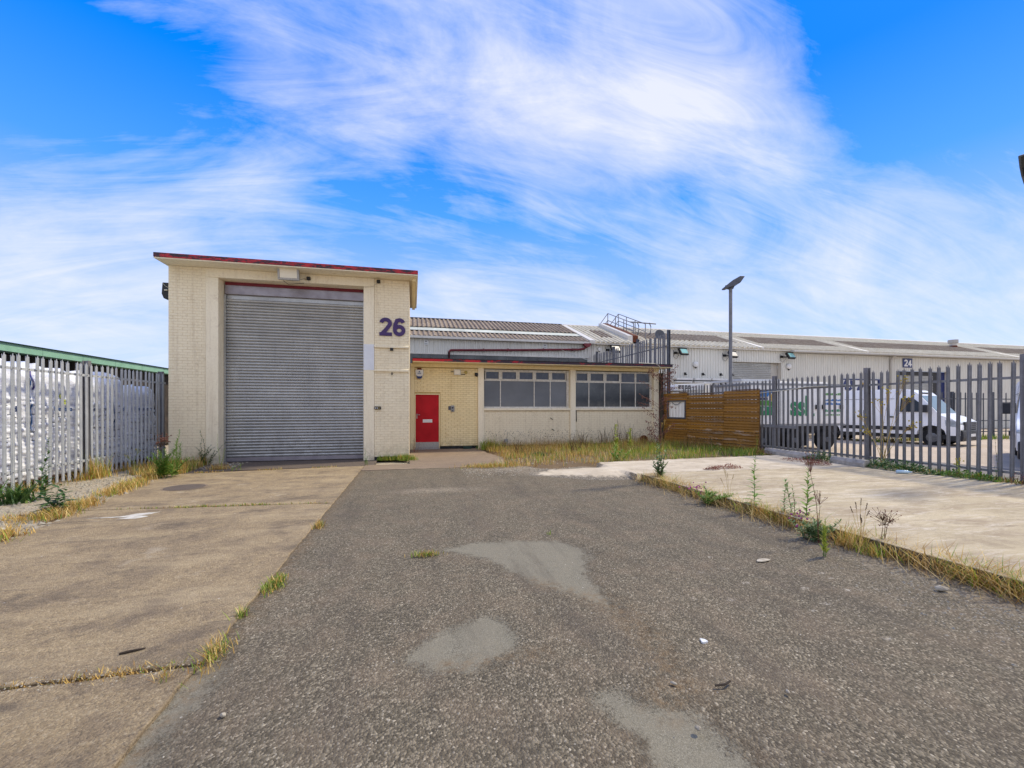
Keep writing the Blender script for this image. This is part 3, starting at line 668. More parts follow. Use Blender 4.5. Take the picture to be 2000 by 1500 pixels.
def arc(cx, cz, rx, rz_, a0, a1, n=14): return [(cx+rx*math.cos(R(a0+(a1-a0)*i/n)), cz+rz_*math.sin(R(a0+(a1-a0)*i/n))) for i in range(n+1)]
def numeral(ch, cx, cz, h, y0, y1):
    """bold grotesque numerals, h tall, centred at cx, cz"""
    mb = MB(); w = 0.205*h; b = cz-h/2; T_ = cz+h/2; hw = 0.335*h
    if ch == '2':
        pts = arc(cx, T_-w/2-0.205*h, hw-w/2, 0.205*h, 172, -28, 16)+[(cx+0.02*h, b+0.34*h), (cx-hw+w*0.62, b+0.10*h)]
        mb.add(*stroke(pts, w, y0, y1)); mb.box(cx-hw, y0-0.0012, b, cx+hw, y1, b+w*0.92)
    elif ch == '6':
        mb.add(*stroke(arc(cx, b+w/2+0.215*h, hw-w/2, 0.215*h, 0, 345, 23), w, y0, y1, True))
        mb.add(*stroke(arc(cx+0.01*h, T_-0.215*h-w/2, hw-w/2-0.01*h, 0.215*h, 20, 90, 8)+[(cx-0.12*h, T_-w*0.72), (cx-hw+w*0.62, cz+0.14*h), (cx-hw+w/2, cz-0.02*h), (cx-hw+w/2, b+0.30*h)], w, y0-0.0012, y1))
    else:
        mb.add(*stroke([(cx+0.10*h, b), (cx+0.10*h, T_-w*0.4)], w, y0, y1)); mb.add(*stroke([(cx+0.12*h, T_-w*0.45), (cx-hw+w*0.35, b+0.30*h)], w*0.9, y0-0.0012, y1)); mb.box(cx-hw, y0-0.002, b+0.20*h, cx+hw+0.03*h, y1, b+0.20*h+w*0.86)
    return mb
# ================================================================ UNIT 26, LOADING BAY
BY = 13.3
bay = root('loading_bay', (-3.2, BY, 0), 'tall cream brick loading bay with a red roof edge and a big roller shutter', 'building')
BX0, BX1 = -6.36, -0.08; FL0, OP0, OP1, FR1 = -5.48, -5.17, -1.39, -1.09
TOP = 5.37
W = MB(); W.box(BX0, BY+0.112, 0.0, FL0-0.002, 16.9, TOP); W.box(FR1+0.002, BY+0.112, 0.0, BX1-0.0, 16.9, TOP)
W.box(FL0, BY+0.45, 5.13, FR1, 16.9, TOP); W.box(FL0, 16.6, 0, FR1, 16.88, 5.128)
put(W, 'wall', M['joint'], bay)
put(MB().box(BX0+0.002, BY+0.0055, 0.125, FL0-0.004, BY+0.109, TOP-0.002), 'mortar', M['joint'], bay); put(MB().box(FR1+0.004, BY+0.0055, 0.095, BX1-0.003, BY+0.109, TOP-0.002), 'mortar', M['joint'], bay)
# concrete portal around the opening
F = MB(); F.box(FL0, BY-0.012, 0, OP0, BY+0.44, 5.115); F.box(OP1, BY-0.012, 0, FR1, BY+0.44, 5.115); F.box(FL0, BY-0.012, 5.117, FR1, BY+0.44, TOP-0.002)
put(F, 'portal_frame', M['cream_render'], bay, bevel=0.012, seg=2)
put(MB().box(OP1+0.004, BY-0.016, 2.66, FR1-0.004, BY-0.0125, 3.42), 'white_paint_patch', M['white_patch'], bay)
put(MB().box(BX0+0.01, BY-0.004, 0.0, FL0-0.003, BY+0.11, 0.12), 'plinth', M['plinth'], bay)
put(MB().box(FR1+0.003, BY-0.004, 0.0, BX1-0.005, BY+0.11, 0.09), 'plinth', M['plinth'], bay)

BL, BH, BP, BC = 0.2155, 0.0665, 0.2255, 0.075
def brick_me(name, l, mat, bev=0.0035):
    return MB().box(-l/2, 0, -BH/2, l/2, 0.10, BH/2).mesh(name, mat, bev)
_bc = {}
def brick_wall(x0, x1, z0, z1, y, mat, phase=0.0, holes=(), seed=0, rot_left=False):
    """running bond; returns (centre x, centre z, length)"""
    out = []; k = 0; z = z0
    while z+BC <= z1+0.012:
        off = (0.5 if k % 2 else 0.0)+phase; x = x0-off*BP
        while x < x1-0.02:
            a, b = max(x, x0), min(x+BL, x1)
            for (hx0, hx1, hz0, hz1) in holes:
                if z+BC*0.6 > hz0 and z+BC*0.4 < hz1:
                    if a < hx1 and b > hx0:
                        if a < hx0 and hx0-a > 0.03: b = hx0-0.006
                        elif b > hx1 and b-hx1 > 0.03: a = hx1+0.006
                        else: b = a
            if b-a > 0.035: out.append(((a+b)/2, z+BC/2, b-a))
            x += BP
        z += BC; k += 1
    return out
def lay_bricks(lst, y, mat, parent, limit, key, seed, jig=0.0022, bev=0.0035):
    r = random.Random(seed); lst = sorted(lst, key=key)
    for (x, z, l) in lst[:limit]:
        L_ = round(l/0.01)*0.01 if abs(l-BL) > 0.004 else BL
        kk = (L_, mat.name, bev)
        if kk not in _bc: _bc[kk] = brick_me('brick', L_, mat, bev)
        link('brick', _bc[kk], parent, (x, y+r.uniform(-jig, jig), z+r.uniform(-0.001, 0.001)), (r.uniform(-.006, .006), r.uniform(-.004, .004), r.uniform(-.008, .008)))
    if len(lst) > limit:
        mb = MB()
        for (x, z, l) in lst[limit:]:
            o = r.uniform(-jig, jig); mb.box(x-l/2, y+o, z-BH/2, x+l/2, y+0.1+o, z+BH/2)
        put(mb, 'brick', mat, parent, kind='stuff', bevel=bev)
bl = brick_wall(BX0, FL0-0.005, 0.12, TOP, BY, None, 0.0)
br = [b for b in brick_wall(FR1+0.006, BX1-0.004, 0.09, TOP, BY, None, 0.25) if not (3.33 < b[1] < 3.40 or 2.64 < b[1] < 2.71)]
lay_bricks(bl+br, BY, M['cream'], bay, 300, lambda b: (b[0]-0)**2+BY**2+(b[1]-CAM_H)**2, 5)
for zz in (3.37, 2.67):
    put(MB().prism([(BY-0.055, zz-0.045), (BY+0.1, zz-0.045), (BY+0.1, zz+0.06), (BY-0.02, zz+0.03), (BY-0.055, zz+0.012)], FR1+0.004, BX1-0.02, 'x'), 'sign_ledge', M['cream'], bay, bevel=0.004)
# side wall bricks along the right-hand return (seen edge-on)
# roof slab
put(MB().box(-6.42, 12.74, TOP+0.002, 0.165, 16.95, 5.40), 'soffit', M['cream_render'], bay)
put(MB().box(-6.42, 12.72, 5.402, 0.165, 12.76, 5.515), 'fascia_board', M['fascia'], bay, bevel=0.006)
put(MB().box(0.127, 12.762, 5.402, 0.165, 16.95, 5.515), 'side_fascia', M['cream_render'], bay, bevel=0.004)
put(MB().box(-6.42, 12.762, 5.402, -6.385, 16.95, 5.515), 'side_fascia', M['fascia'], bay, bevel=0.004)
put(MB().box(-6.40, 12.765, 5.404, 0.12, 16.93, 5.50), 'roof_deck', M['felt'], bay)
put(MB().box(0.0, 13.0, 5.28, 0.10, 16.8, TOP-0.002), 'side_soffit_batten', M['yellow_cream'], bay)
# roller shutter
SY = BY+0.36
shroot = put(MB().box(OP0+0.02, SY-0.02, 4.76, OP1-0.005, SY+0.30, 5.02), 'shutter_housing', M['shutter_box'], bay, bevel=0.012)
put(MB().box(OP0+0.02, SY+0.01, 5.022, OP1-0.005, SY+0.3, 5.114), 'head_board', M['crimson'], bay)
door = put(MB().box(OP0+0.015, SY+0.06, 0.03, OP1-0.005, SY+0.09, 4.755), 'roller_shutter', M['shutter'], bay)
pitch = 0.0852; prof = []
for k in range(9):
    a = k/8; prof.append((-0.024*math.sin(math.pi*a)**0.8-0.002, (a-0.5)*(pitch-0.006)))
poly = [(y, z) for (y, z) in prof]+[(0.006, (pitch-0.006)/2), (0.006, -(pitch-0.006)/2)]
slat_me = MB().prism(poly, -(OP1-OP0)/2+0.02, (OP1-OP0)/2-0.008, 'x').mesh('slat', M['shutter'], smooth=True, angle=50)
n_sl = int((4.70-0.13)/pitch)
for i in range(n_sl):
    link('slat', slat_me, door, ((OP0+OP1)/2, SY+0.05, 0.13+pitch*(i+0.5)), (random.uniform(-.005, .005), 0, 0))
put(MB().box(OP0+0.02, SY+0.02, 0.015, OP1-0.008, SY+0.055, 0.128), 'bottom_rail', M['shutter_box'], door, bevel=0.006)
for x in (OP0+0.012,):
    put(MB().box(OP0+0.004, SY-0.03, 0.0, OP0+0.05, SY+0.02, 4.75), 'guide_channel', M['shutter'], bay)
put(MB().box(OP1-0.05, SY-0.03, 0.0, OP1-0.006, SY+0.02, 4.75), 'guide_channel', M['shutter'], bay)

# things fixed to the bay
num = root('house_number', (-0.57, BY, 3.69), 'purple number 26 fixed high on the cream brick pier', 'number sign')
for ch, x in (('2', -0.765), ('6', -0.378)):
    put(numeral(ch, x, 3.955, 0.535, BY-0.034, BY-0.008), 'digit', M['purple'], num)
fl = root('floodlight', (-3.35, BY, 5.1), 'large rectangular floodlight with pale lens above the roller shutter', 'floodlight', 'floodlights')
T = Matrix.Translation((-3.33, BY-0.34, 5.25)) @ Matrix.Rotation(R(10), 4, 'X')
put(MB().box(-0.27, 0, -0.17, 0.27, 0.09, 0.17, T), 'housing', M['greyplastic'], fl, bevel=0.02, seg=2)
put(MB().box(-0.22, -0.006, -0.115, 0.22, -0.001, 0.125, T), 'lens', M['lens'], fl)
G_ = MB()
for (a, b, c, d) in ((-0.27, -0.17, 0.27, -0.12), (-0.27, 0.13, 0.27, 0.17), (-0.27, -0.12, -0.225, 0.13), (0.225, -0.12, 0.27, 0.13)): G_.box(a, -0.02, b, c, -0.002, d, T)
put(G_, 'front_rim', M['alu'], fl, bevel=0.005)
put(MB().box(-0.03, 0.09, -0.03, 0.03, 0.26, 0.03, T).box(-0.1, 0.24, -0.06, 0.1, 0.285, 0.06, T), 'bracket', M['black'], fl)
put(MB().tube([(-3.06, BY-0.2, 5.15), (-2.98, BY-0.1, 5.2), (-2.9, BY-0.03, 5.2)], 0.007, 5).tube([(-3.5, BY-0.18, 5.09), (-3.4, BY-0.06, 5.03), (-3.2, BY-0.03, 5.07), (-3.0, BY-0.03, 5.09)], 0.007, 5), 'cable', M['black'], fl)
def dome_cam(name, loc, label, group=None, s=1.0):
    r = root(name, loc, label, 'camera', group)
    x, y, z = loc
    put(MB().box(x-0.05*s, y-0.03, z-0.05*s, x+0.05*s, y, z+0.05*s), 'base', M['black'], r, bevel=0.006)
    put(MB().lathe([(0.045*s, 0), (0.05*s, -0.03*s), (0.035*s, -0.075*s), (0.01*s, -0.09*s)], 12, Matrix.Translation((x, y-0.07, z+0.02))), 'housing', M['black'], r, smooth=True)
    put(MB().tube([(x, y-0.03, z+0.01), (x, y-0.07, z+0.02)], 0.015*s, 6), 'arm', M['black'], r); return r
dome_cam('camera', (-2.88, BY-0.012, 5.24), 'small black camera on the beam just right of the big floodlight', 'wall cameras')
dome_cam('camera', (-0.97, BY, 5.28), 'small black sensor with a trailing wire under the bay roof at top right', 'wall cameras')
wr = put(MB().tube([(-1.0, BY-0.03, 5.24), (-1.12, BY-0.03, 5.13), (-1.3, BY-0.03, 5.09), (-1.42, BY-0.02, 5.06), (-1.8, BY+0.1, 5.06), (-2.5, BY+0.2, 5.09)], 0.006, 5), 'wire', M['cable'])
tag(wr, 'thin pale wire drooping from the sensor to the shutter head', 'wire')
bp = root('push_button_box', (-1.0, BY, 1.5), 'small black three button box beside the roller shutter', 'switch box')
put(MB().box(-1.08, BY-0.06, 1.50, -0.90, BY-0.004, 1.585), 'box', M['black'], bp, bevel=0.006)
for k, mm in enumerate(('white', 'white', 'brass')): put(MB().lathe([(0.016, 0), (0.016, 0.012)], 10, Matrix.Translation((-1.05+0.05*k, BY-0.06, 1.542)) @ Matrix.Rotation(R(90), 4, 'X')), 'button', M[mm], bp)
b1 = put(MB().box(-0.64, BY-0.075, 3.245, -0.55, BY-0.004, 3.325).box(-0.60, BY-0.05, 3.325, -0.57, BY-0.01, 3.345), 'bracket_box', M['black'], bevel=0.006); tag(b1, 'small black box under the upper ledge on the brick pier', 'bracket')
b2 = put(MB().box(-0.60, BY-0.03, 2.53, -0.57, BY-0.004, 2.60).tube([(-0.585, BY-0.03, 2.55), (-0.585, BY-0.05, 2.52)], 0.008, 5), 'hook_bracket', M['black']); tag(b2, 'tiny black hook under the lower ledge on the brick pier', 'hook')
sl_ = root('side_light', (-6.4, BY+0.25, 4.7), 'dark box lamp sticking out from the left side of the loading bay', 'lamp')
put(MB().prism([(-6.37, 4.50), (-6.37, 4.93), (-6.56, 4.93), (-6.58, 4.63), (-6.53, 4.50)], BY+0.12, BY+0.42, 'y'), 'housing', M['black'], sl_, bevel=0.01)
put(MB().box(-6.40, BY+0.09, 4.62, -6.362, BY+0.45, 4.85), 'back_plate', M['rust'], sl_)
put(MB().tube([(-6.5, BY+0.1, 4.72), (-6.42, BY+0.09, 4.72)], 0.02, 6).tube([(-6.54, BY+0.115, 4.9), (-6.47, BY+0.1, 4.82), (-6.37, BY+0.1, 4.78)], 0.006, 5), 'cable', M['cable'], sl_)

# ================================================================ UNIT 26, OFFICE RANGE
LY = 16.35
off = root('office_range', (5.1, LY, 0), 'low cream brick office range with a red door and two long windows', 'building')
X0, X1 = -0.07, 10.15; P1a, P1b, P2a, P2b, P3a = 2.45, 2.68, 6.19, 6.42, 9.92
W = MB()
W.box(X0, LY+0.11, 0, 0.085, LY+0.3, 3.06); W.box(0.085, LY+0.11, 2.08, 1.015, LY+0.3, 3.06); W.box(1.015, LY+0.11, 0, P1a, LY+0.3, 3.06)
W.box(P1b-0.1, LY+0.11, 0, P2a+0.1, LY+0.3, 1.43); W.box(P2b-0.1, LY+0.11, 0, P3a+0.1, LY+0.3, 1.43)
W.box(X1-0.2, LY+0.3, 0, X1-0.02, 23.9, 3.12); W.box(X0, LY+1.6, 0, X1-0.2, LY+1.7, 3.1)
put(W, 'wall', M['joint_y'], off)
Fm = MB(); Fm.box(X0, LY-0.02, 0, 0.085, LY+0.109, 3.07)
put(Fm, 'door_pier', M['yellow_cream'], off, bevel=0.005)
for (a, b) in ((P1a, P1b), (P2a, P2b), (P3a, X1)):
    put(MB().box(a, LY-0.06, 0, b, LY+0.28, 3.07), 'pillar', M['cream_render'], off, bevel=0.012, seg=2)
put(MB().box(X0+0.002, LY-0.055, 3.072, X1, LY+0.29, 3.195), 'head_beam', M['yellow_cream'], off, bevel=0.006)
bb = brick_wall(0.09, P1a-0.004, 0.11, 3.06, LY, None, 0.0, [(0.05, 1.03, 0.0, 2.09)])
lay_bricks(bb, LY, M['yellow_cream'], off, 1000, lambda b: b[1], 8, bev=0.005)
b3 = brick_wall(P1b+0.004, P2a-0.004, 0.10, 1.42, LY, None, 0.0); b4 = brick_wall(P2b+0.004, P3a-0.004, 0.10, 1.42, LY, None, 0.3)
bigl = b3+b4
lay_bricks(bigl, LY, M['cream'], off, 0, lambda b: b[0], 9)
for bx, mt in (((0.09, LY+0.008, 2.084, P1a-0.006, LY+0.108, 3.066), 'joint_y'), ((1.02, LY+0.008, 0.108, P1a-0.006, LY+0.108, 2.083), 'joint_y'), ((P1b+0.003, LY+0.0055, 0.098, P2a-0.003, LY+0.108, 1.445), 'joint'), ((P2b+0.003, LY+0.0055, 0.098, P3a-0.003, LY+0.108, 1.445), 'joint')): put(MB().box(*bx), 'mortar', M[mt], off)
put(MB().box(1.02, LY-0.006, 0.0, P1a-0.004, LY+0.105, 0.105), 'plinth', M['plinth'], off)
for (a, b) in ((P1b, P2a), (P2b, P3a)): put(MB().box(a+0.004, LY-0.006, 0.0, b-0.004, LY+0.105, 0.095), 'plinth', M['plinth'], off)
# door
dr = put(MB().box(0.125, LY+0.01, 0.045, 0.975, LY+0.055, 2.035), 'door', M['red_door'], off, bevel=0.004)
put(MB().box(0.125, LY+0.004, 0.05, 0.975, LY+0.009, 0.27), 'kick_plate', M['alu'], dr)
put(MB().box(0.385, LY+0.002, 1.0, 0.735, LY+0.009, 1.12), 'letter_plate', M['white'], dr, bevel=0.003)
put(MB().box(0.155, LY-0.0, 1.15, 0.185, LY+0.009, 1.33).tube([(0.17, LY+0.004, 1.29), (0.17, LY-0.035, 1.29), (0.28, LY-0.035, 1.29)], 0.011, 6), 'handle', M['alu'], dr)
put(MB().box(0.09, LY-0.01, 0.02, 0.122, LY+0.1, 2.08).box(0.978, LY-0.01, 0.02, 1.012, LY+0.1, 2.08).box(0.122, LY-0.01, 2.04, 0.978, LY+0.1, 2.08), 'door_frame', M['yellow_cream'], off, bevel=0.004)
put(MB().box(0.09, LY-0.07, 0.006, 1.012, LY+0.1, 0.042), 'threshold', M['alu'], off)
# windows
def long_window(xa, xb, z0, ztr, z1, muls_top, muls_bot, fixed, glass_low):
    w = put(MB().box(xa, LY+0.115, z0-0.03, xb, LY+0.175, z0+0.03).box(xa, LY+0.115, z1-0.03, xb, LY+0.175, z1+0.02)
            .box(xa, LY+0.115, z0+0.03, xa+0.035, LY+0.175, z1-0.03).box(xb-0.10, LY+0.115, z0+0.03, xb, LY+0.175, z1-0.03), 'window', M['white_frame'], off)
    a0, b0 = xa+0.035, xb-0.10
    put(MB().box(a0, LY+0.112, ztr-0.022, b0, LY+0.172, ztr+0.022), 'transom', M['white_frame'], w)
    for m in muls_bot: put(MB().box(m-0.018, LY+0.114, z0+0.03, m+0.018, LY+0.17, ztr-0.022), 'mullion', M['white_frame'], w)
    for m in muls_top: put(MB().box(m-0.042, LY+0.114, ztr+0.022, m+0.042, LY+0.17, z1-0.03), 'mullion', M['white_frame'], w)
    e = [a0]+list(muls_bot)+[b0]
    for p, q in zip(e[:-1], e[1:]): put(MB().box(p+0.01, LY+0.135, z0+0.03, q-0.01, LY+0.142, ztr-0.02), 'pane', glass_low, w)
    e = [a0]+list(muls_top)+[b0]
    for i, (p, q) in enumerate(zip(e[:-1], e[1:])):
        put(MB().box(p+0.03, LY+0.135, ztr+0.02, q-0.03, LY+0.142, z1-0.03), 'pane', M['glass_up'], w)
        if i not in fixed:
            put(MB().box(p+0.04, LY+0.100, ztr+0.024, q-0.04, LY+0.111, ztr+0.060).box(p+0.04, LY+0.100, z1-0.07, q-0.04, LY+0.111, z1-0.034)
                .box(p+0.04, LY+0.100, ztr+0.06, p+0.072, LY+0.111, z1-0.07).box(q-0.072, LY+0.100, ztr+0.06, q-0.04, LY+0.111, z1-0.07), 'vent_sash', M['white_frame'], w)
    put(MB().box(xa+0.004, LY-0.05, z0-0.115, xb-0.004, LY+0.113, z0-0.032), 'sill', M['cream_render'], off, bevel=0.006)
    return w
x1s = [2.68+0.675*k for k in range(1, 5)]
long_window(P1b, P2a, 1.565, 2.62, 3.02, [3.36, 4.055, 4.73, 5.40], [3.36, 4.73, 5.40], (), M['glass_frost'])
x2s = [7.06, 7.76, 8.47, 9.16]
w2 = long_window(P2b, P3a, 1.565, 2.60, 3.02, x2s, x2s, (3, 4), M['glass_dark'])
# flat roof with peeling red edge
put(MB().box(0.02, 15.72, 3.197, 10.42, LY+0.5, 3.22), 'soffit', M['yellow_cream'], off)
put(MB().box(0.02, 15.70, 3.222, 10.42, 15.74, 3.315), 'fascia_board', M['fascia2'], off, bevel=0.006)
put(MB().box(10.385, 15.742, 3.222, 10.42, 23.9, 3.315), 'side_fascia', M['cream_render'], off)
put(MB().box(0.0, 15.742, 3.224, 10.38, 23.93, 3.30).box(0.03, 15.67, 3.317, 10.44, 15.80, 3.332), 'roof_deck', M['felt'], off)
put(MB().tube([(10.44, 15.76, 3.27), (10.47, 16.2, 3.25)], 0.04, 8), 'gutter_end', M['white_frame'], off)
put(MB().tube([(6.445, LY-0.03, 1.50), (6.45, LY-0.03, 1.2), (6.46, LY-0.03, 1.0)], 0.018, 5), 'stay_bar', M['black'], off)
# fittings on the office wall
al = root('alarm_box', (0.26, LY, 2.6), 'white shield shaped alarm box with navy tip above the red door', 'alarm')
shp = [(-0.135, 0.16), (-0.15, 0.10), (-0.12, -0.06), (-0.07, -0.17), (0.07, -0.17), (0.12, -0.06), (0.15, 0.10), (0.135, 0.16)]
put(MB().prism([(0.26+x, 2.80+z) for x, z in shp], LY-0.085, LY-0.006, 'y'), 'cover', M['white'], al, bevel=0.012, seg=2)
put(MB().prism([(0.26+x, 2.80+z) for x, z in [(-0.115, -0.055), (-0.072, -0.172), (0.072, -0.172), (0.115, -0.055), (0.05, -0.085), (-0.05, -0.085)]], LY-0.092, LY-0.088, 'y'), 'navy_tip', M['blue'], al)
put(MB().lathe([(0.025, 0), (0.025, 0.004)], 12, Matrix.Translation((0.26, LY-0.0865, 2.885)) @ Matrix.Rotation(R(90), 4, 'X')).box(0.19, LY-0.089, 2.825, 0.33, LY-0.0862, 2.84).box(0.2, LY-0.089, 2.80, 0.32, LY-0.0862, 2.812), 'print', M['print_blue'], al)
put(MB().prism([(0.17, 2.962), (0.35, 2.962), (0.33, 3.03), (0.19, 3.03)], LY-0.07, LY-0.006, 'y'), 'brown_cap', M['rust'], al)
bk = root('bulkhead_light', (1.66, LY, 2.9), 'square cream bulkhead light with a brass sensor right of the alarm box', 'wall light')
put(MB().box(1.53, LY-0.10, 2.79, 1.79, LY-0.005, 3.0), 'housing', M['white_frame'], bk, bevel=0.012, seg=2)
put(MB().box(1.56, LY-0.106, 2.82, 1.76, LY-0.102, 2.97), 'lens', M['lens'], bk)
put(MB().tube([(1.79, LY-0.03, 2.81), (1.96, LY-0.03, 2.815)], 0.012, 5).box(1.42, LY-0.03, 2.91, 1.53, LY-0.006, 2.93), 'conduit', M['black'], bk)
put(MB().lathe([(0.05, 0), (0.06, 0.02), (0.05, 0.05), (0.02, 0.06)], 12, Matrix.Translation((1.99, LY-0.01, 2.90)) @ Matrix.Rotation(R(90), 4, 'X')), 'sensor', M['brass'], bk, smooth=True)
dome_cam('camera', (2.39, LY, 2.83), 'small black camera at the top right corner above the door', 'wall cameras', 1.2)
kp = root('entry_keypad', (1.46, LY, 1.5), 'grey entry keypad with a dark plate right of the red door', 'keypad')
put(MB().box(1.42, LY-0.06, 1.40, 1.55, LY-0.005, 1.64), 'cover', M['greyplastic'], kp, bevel=0.02, seg=2)
put(MB().lathe([(0.025, 0), (0.028, 0.012), (0.02, 0.02)], 10, Matrix.Translation((1.485, LY-0.06, 1.55)) @ Matrix.Rotation(R(90), 4, 'X')).box(1.46, LY-0.064, 1.43, 1.51, LY-0.061, 1.455), 'buttons', M['black'], kp)
put(MB().box(1.33, LY-0.018, 1.47, 1.415, LY-0.006, 1.61), 'plate', M['steel_dark'], kp)
gb = put(MB().box(1.88, LY-0.22, 0.007, 2.18, LY-0.05, 0.085).box(1.86, LY-0.235, 0.087, 2.2, LY-0.04, 0.105), 'green_box', M['dkgreen'], bevel=0.006); tag(gb, 'low dark green box on the ground against the wall right of the door', 'box')
vt = root('vent_terminal', (3.53, LY-0.1, 0.0), 'short grey vent pipe with a cap in the grass below the window', 'vent pipe')
put(MB().tube([(3.53, LY-0.13, 0.0), (3.53, LY-0.13, 0.19)], 0.045, 10), 'pipe', M['cream_render'], vt, smooth=True)
put(MB().tube([(3.53, LY-0.13, 0.17), (3.53, LY-0.13, 0.22)], 0.06, 10).tube([(3.53, LY-0.13, 0.22), (3.53, LY-0.13, 0.34)], [0.085, 0.07], 10), 'cap', M['greyplastic'], vt, smooth=True)
put(MB().tube([(3.56, LY-0.1, 0.3), (3.6, LY-0.06, 0.62)], 0.006, 4), 'wire', M['black'], vt)
for (x, z, lab) in ((5.4, 1.12, 'upper dark fixing hole with a rust streak under the left window'), (5.46, 0.68, 'lower dark bolt sticking out under the left window')):
    b = put(MB().tube([(x-0.04, LY-0.004, z+0.03), (x+0.02, LY-0.05, z-0.01), (x+0.05, LY-0.04, z-0.04)], 0.014, 6), 'wall_bolt', M['black']); tag(b, lab, 'bolt', 'wall bolts')

# ================================================================ WAREHOUSE BEHIND
WY = 24.0
wh = root('warehouse', (24, WY, 0), 'long grey clad warehouse with a corrugated pitched roof behind the office range', 'building')
def corr_panel(w, h, pitch, mat, d=0.035, name='cladding_panel'):
    n = max(1, int(round(w/pitch))); p = w/n; pts = []
    for i in range(n):
        x = i*p; pts += [(x, 0), (x+p*0.42, 0), (x+p*0.55, -d), (x+p*0.87, -d)]
    pts += [(w, 0), (w, 0.03), (0, 0.03)]
    return MB().prism(pts, 0, h).mesh(name, mat)
_pc = {}
def clad(xa, xb, z0, z1, pitch, step):
    n = max(1, int(round((xb-xa)/step))); w = (xb-xa)/n
    k = (round(w, 3), round(z1-z0, 3), pitch)
    if k not in _pc: _pc[k] = corr_panel(w-0.004, z1-z0, pitch, M['clad'])
    for i in range(n): link('cladding_panel', _pc[k], wh, (xa+i*w, WY, z0))
EZ = 5.33
D1 = (20.30, 23.55, 4.54); D2 = (34.30, 39.25, 4.24)
clad(-6.0, 10.30, 4.57, EZ, 0.20, 1.02)
clad(10.50, D1[0], 0, EZ, 0.185, 1.0); clad(D1[0], D1[1]+0.55, D1[2]+0.02, EZ, 0.185, 0.95); clad(D1[1]+0.55, 24.8, 0, EZ, 0.185, 0.8)
clad(24.8, D2[0], 0, 5.25, 0.16, 1.0); clad(D2[0], D2[1], D2[2]+0.02, 5.25, 0.16, 1.0); clad(D2[1], 62, 0, 5.25, 0.16, 1.2)
put(MB().box(-6, WY+0.04, 0, 20.30, WY+0.3, EZ).box(20.30, WY+0.04, 4.56, 24.1, WY+0.3, EZ).box(24.1, WY+0.04, 0, 34.3, WY+0.3, EZ-0.1).box(34.3, WY+0.04, 4.26, 39.25, WY+0.3, EZ-0.1).box(39.25, WY+0.04, 0, 62, WY+0.3, EZ-0.1).box(-6, WY+0.3, 0, -5.7, 33.2, 5.3).box(61.7, WY+0.3, 0, 62, 33.2, 5.2).box(-6, 32.9, 0, 62, 33.2, 5.2), 'wall', M['clad_trim'], wh)
# dark clerestory strip below the cladding of unit 26
put(MB().box(-0.2, WY-0.05, 4.50, 10.3, WY-0.006, 4.568), 'drip_trim', M['clad_trim'], wh)
x = -0.18
while x < 10.1:
    put(MB().box(x+0.012, WY-0.03+random.uniform(-.006, .006), 3.30, x+0.60, WY-0.004, 4.495), 'clerestory_panel', M['panel_dark'], wh); x += 0.61
# shutters in the warehouse wall
for (a, b, h, mt) in ((D1[0], D1[1], D1[2], 'shutter'), (D2[0]+0.3, D2[1]-1.2, D2[2], 'shutter')):
    s_ = put(MB().box(a, WY+0.32, 0, b, WY+0.36, h), 'roller_shutter', M[mt], wh)
    n = int(h/0.12); me = MB().prism([(0, -0.05), (-0.03, -0.02), (-0.03, 0.02), (0, 0.05)], 0.0, b-a-0.02, 'x').mesh('slat', M[mt])
    for i in range(n): link('slat', me, s_, (a+0.01, WY+0.315, 0.07+i*0.12))
put(MB().box(D1[1]+0.003, WY+0.31, 0, D1[1]+0.55, WY+0.36, D1[2]), 'door_reveal', M['gutter'], wh)
put(MB().box(D2[0], WY+0.3, 0, D2[0]+0.3, WY+0.4, D2[2]).box(D2[1]-1.2, WY+0.3, 0, D2[1]-0.8, WY+0.4, D2[2]).box(D2[0]+0.3, WY+0.26, D2[2]-0.3, D2[1]-1.2, WY+0.3, D2[2]), 'door_frame', M['black'], wh)
put(MB().box(D2[1]-0.8, WY+0.3, 0, D2[1], WY+0.4, D2[2]), 'blue_door_post', M['blue'], wh)
# roof
RY, RZ, E0 = 28.6, 7.30, 5.45
def rz(y): return E0+(RZ-E0)*(y-23.72)/(RY-23.72)
def roof_sheets(xa, xb, ya, yb, mat, pitch, d, step, lift=0.0, name='roof_sheet'):
    n = max(1, int(round((xb-xa)/step))); w = (xb-xa)/n; m = max(1, int(round(w/pitch))); p = w/m; pts = []
    for i in range(m):
        x = i*p; pts += [(x, 0), (x+p*0.3, 0), (x+p*0.5, d), (x+p*0.8, d)]
    pts += [(w-0.004, 0), (w-0.004, -0.02), (0, -0.02)]
    L_ = math.hypot(yb-ya, rz(yb)-rz(ya)); me = MB().prism(pts[::-1], 0, L_, 'y').mesh(name, mat)
    for i in range(n): link(name, me, wh, (xa+i*w, ya, rz(ya)+lift), (math.atan2(rz(yb)-rz(ya), yb-ya), 0, 0))
roof_sheets(-6.0, 10.2, 23.72, 24.92, M['roof_old'], 0.27, 0.06, 1.62)
roof_sheets(-6.0, 10.2, 24.86, 25.80, M['rooflight'], 0.9, 0.004, 0.9, 0.055, 'rooflight_pane')
roof_sheets(-6.0, 10.2, 25.74, RY, M['roof_old'], 0.27, 0.08, 1.62, 0.04)
put(MB().box(-6, 24.85, rz(24.85)+0.03, 10.2, 24.90, rz(24.85)+0.085).box(-6, 25.76, rz(25.76)+0.05, 10.2, 25.83, rz(25.76)+0.12), 'rooflight_trim', M['felt'], wh)
put(MB().tube([(-6, RY, RZ+0.03), (10.2, RY, RZ+0.03)], 0.11, 8), 'ridge_cap', M['felt'], wh)
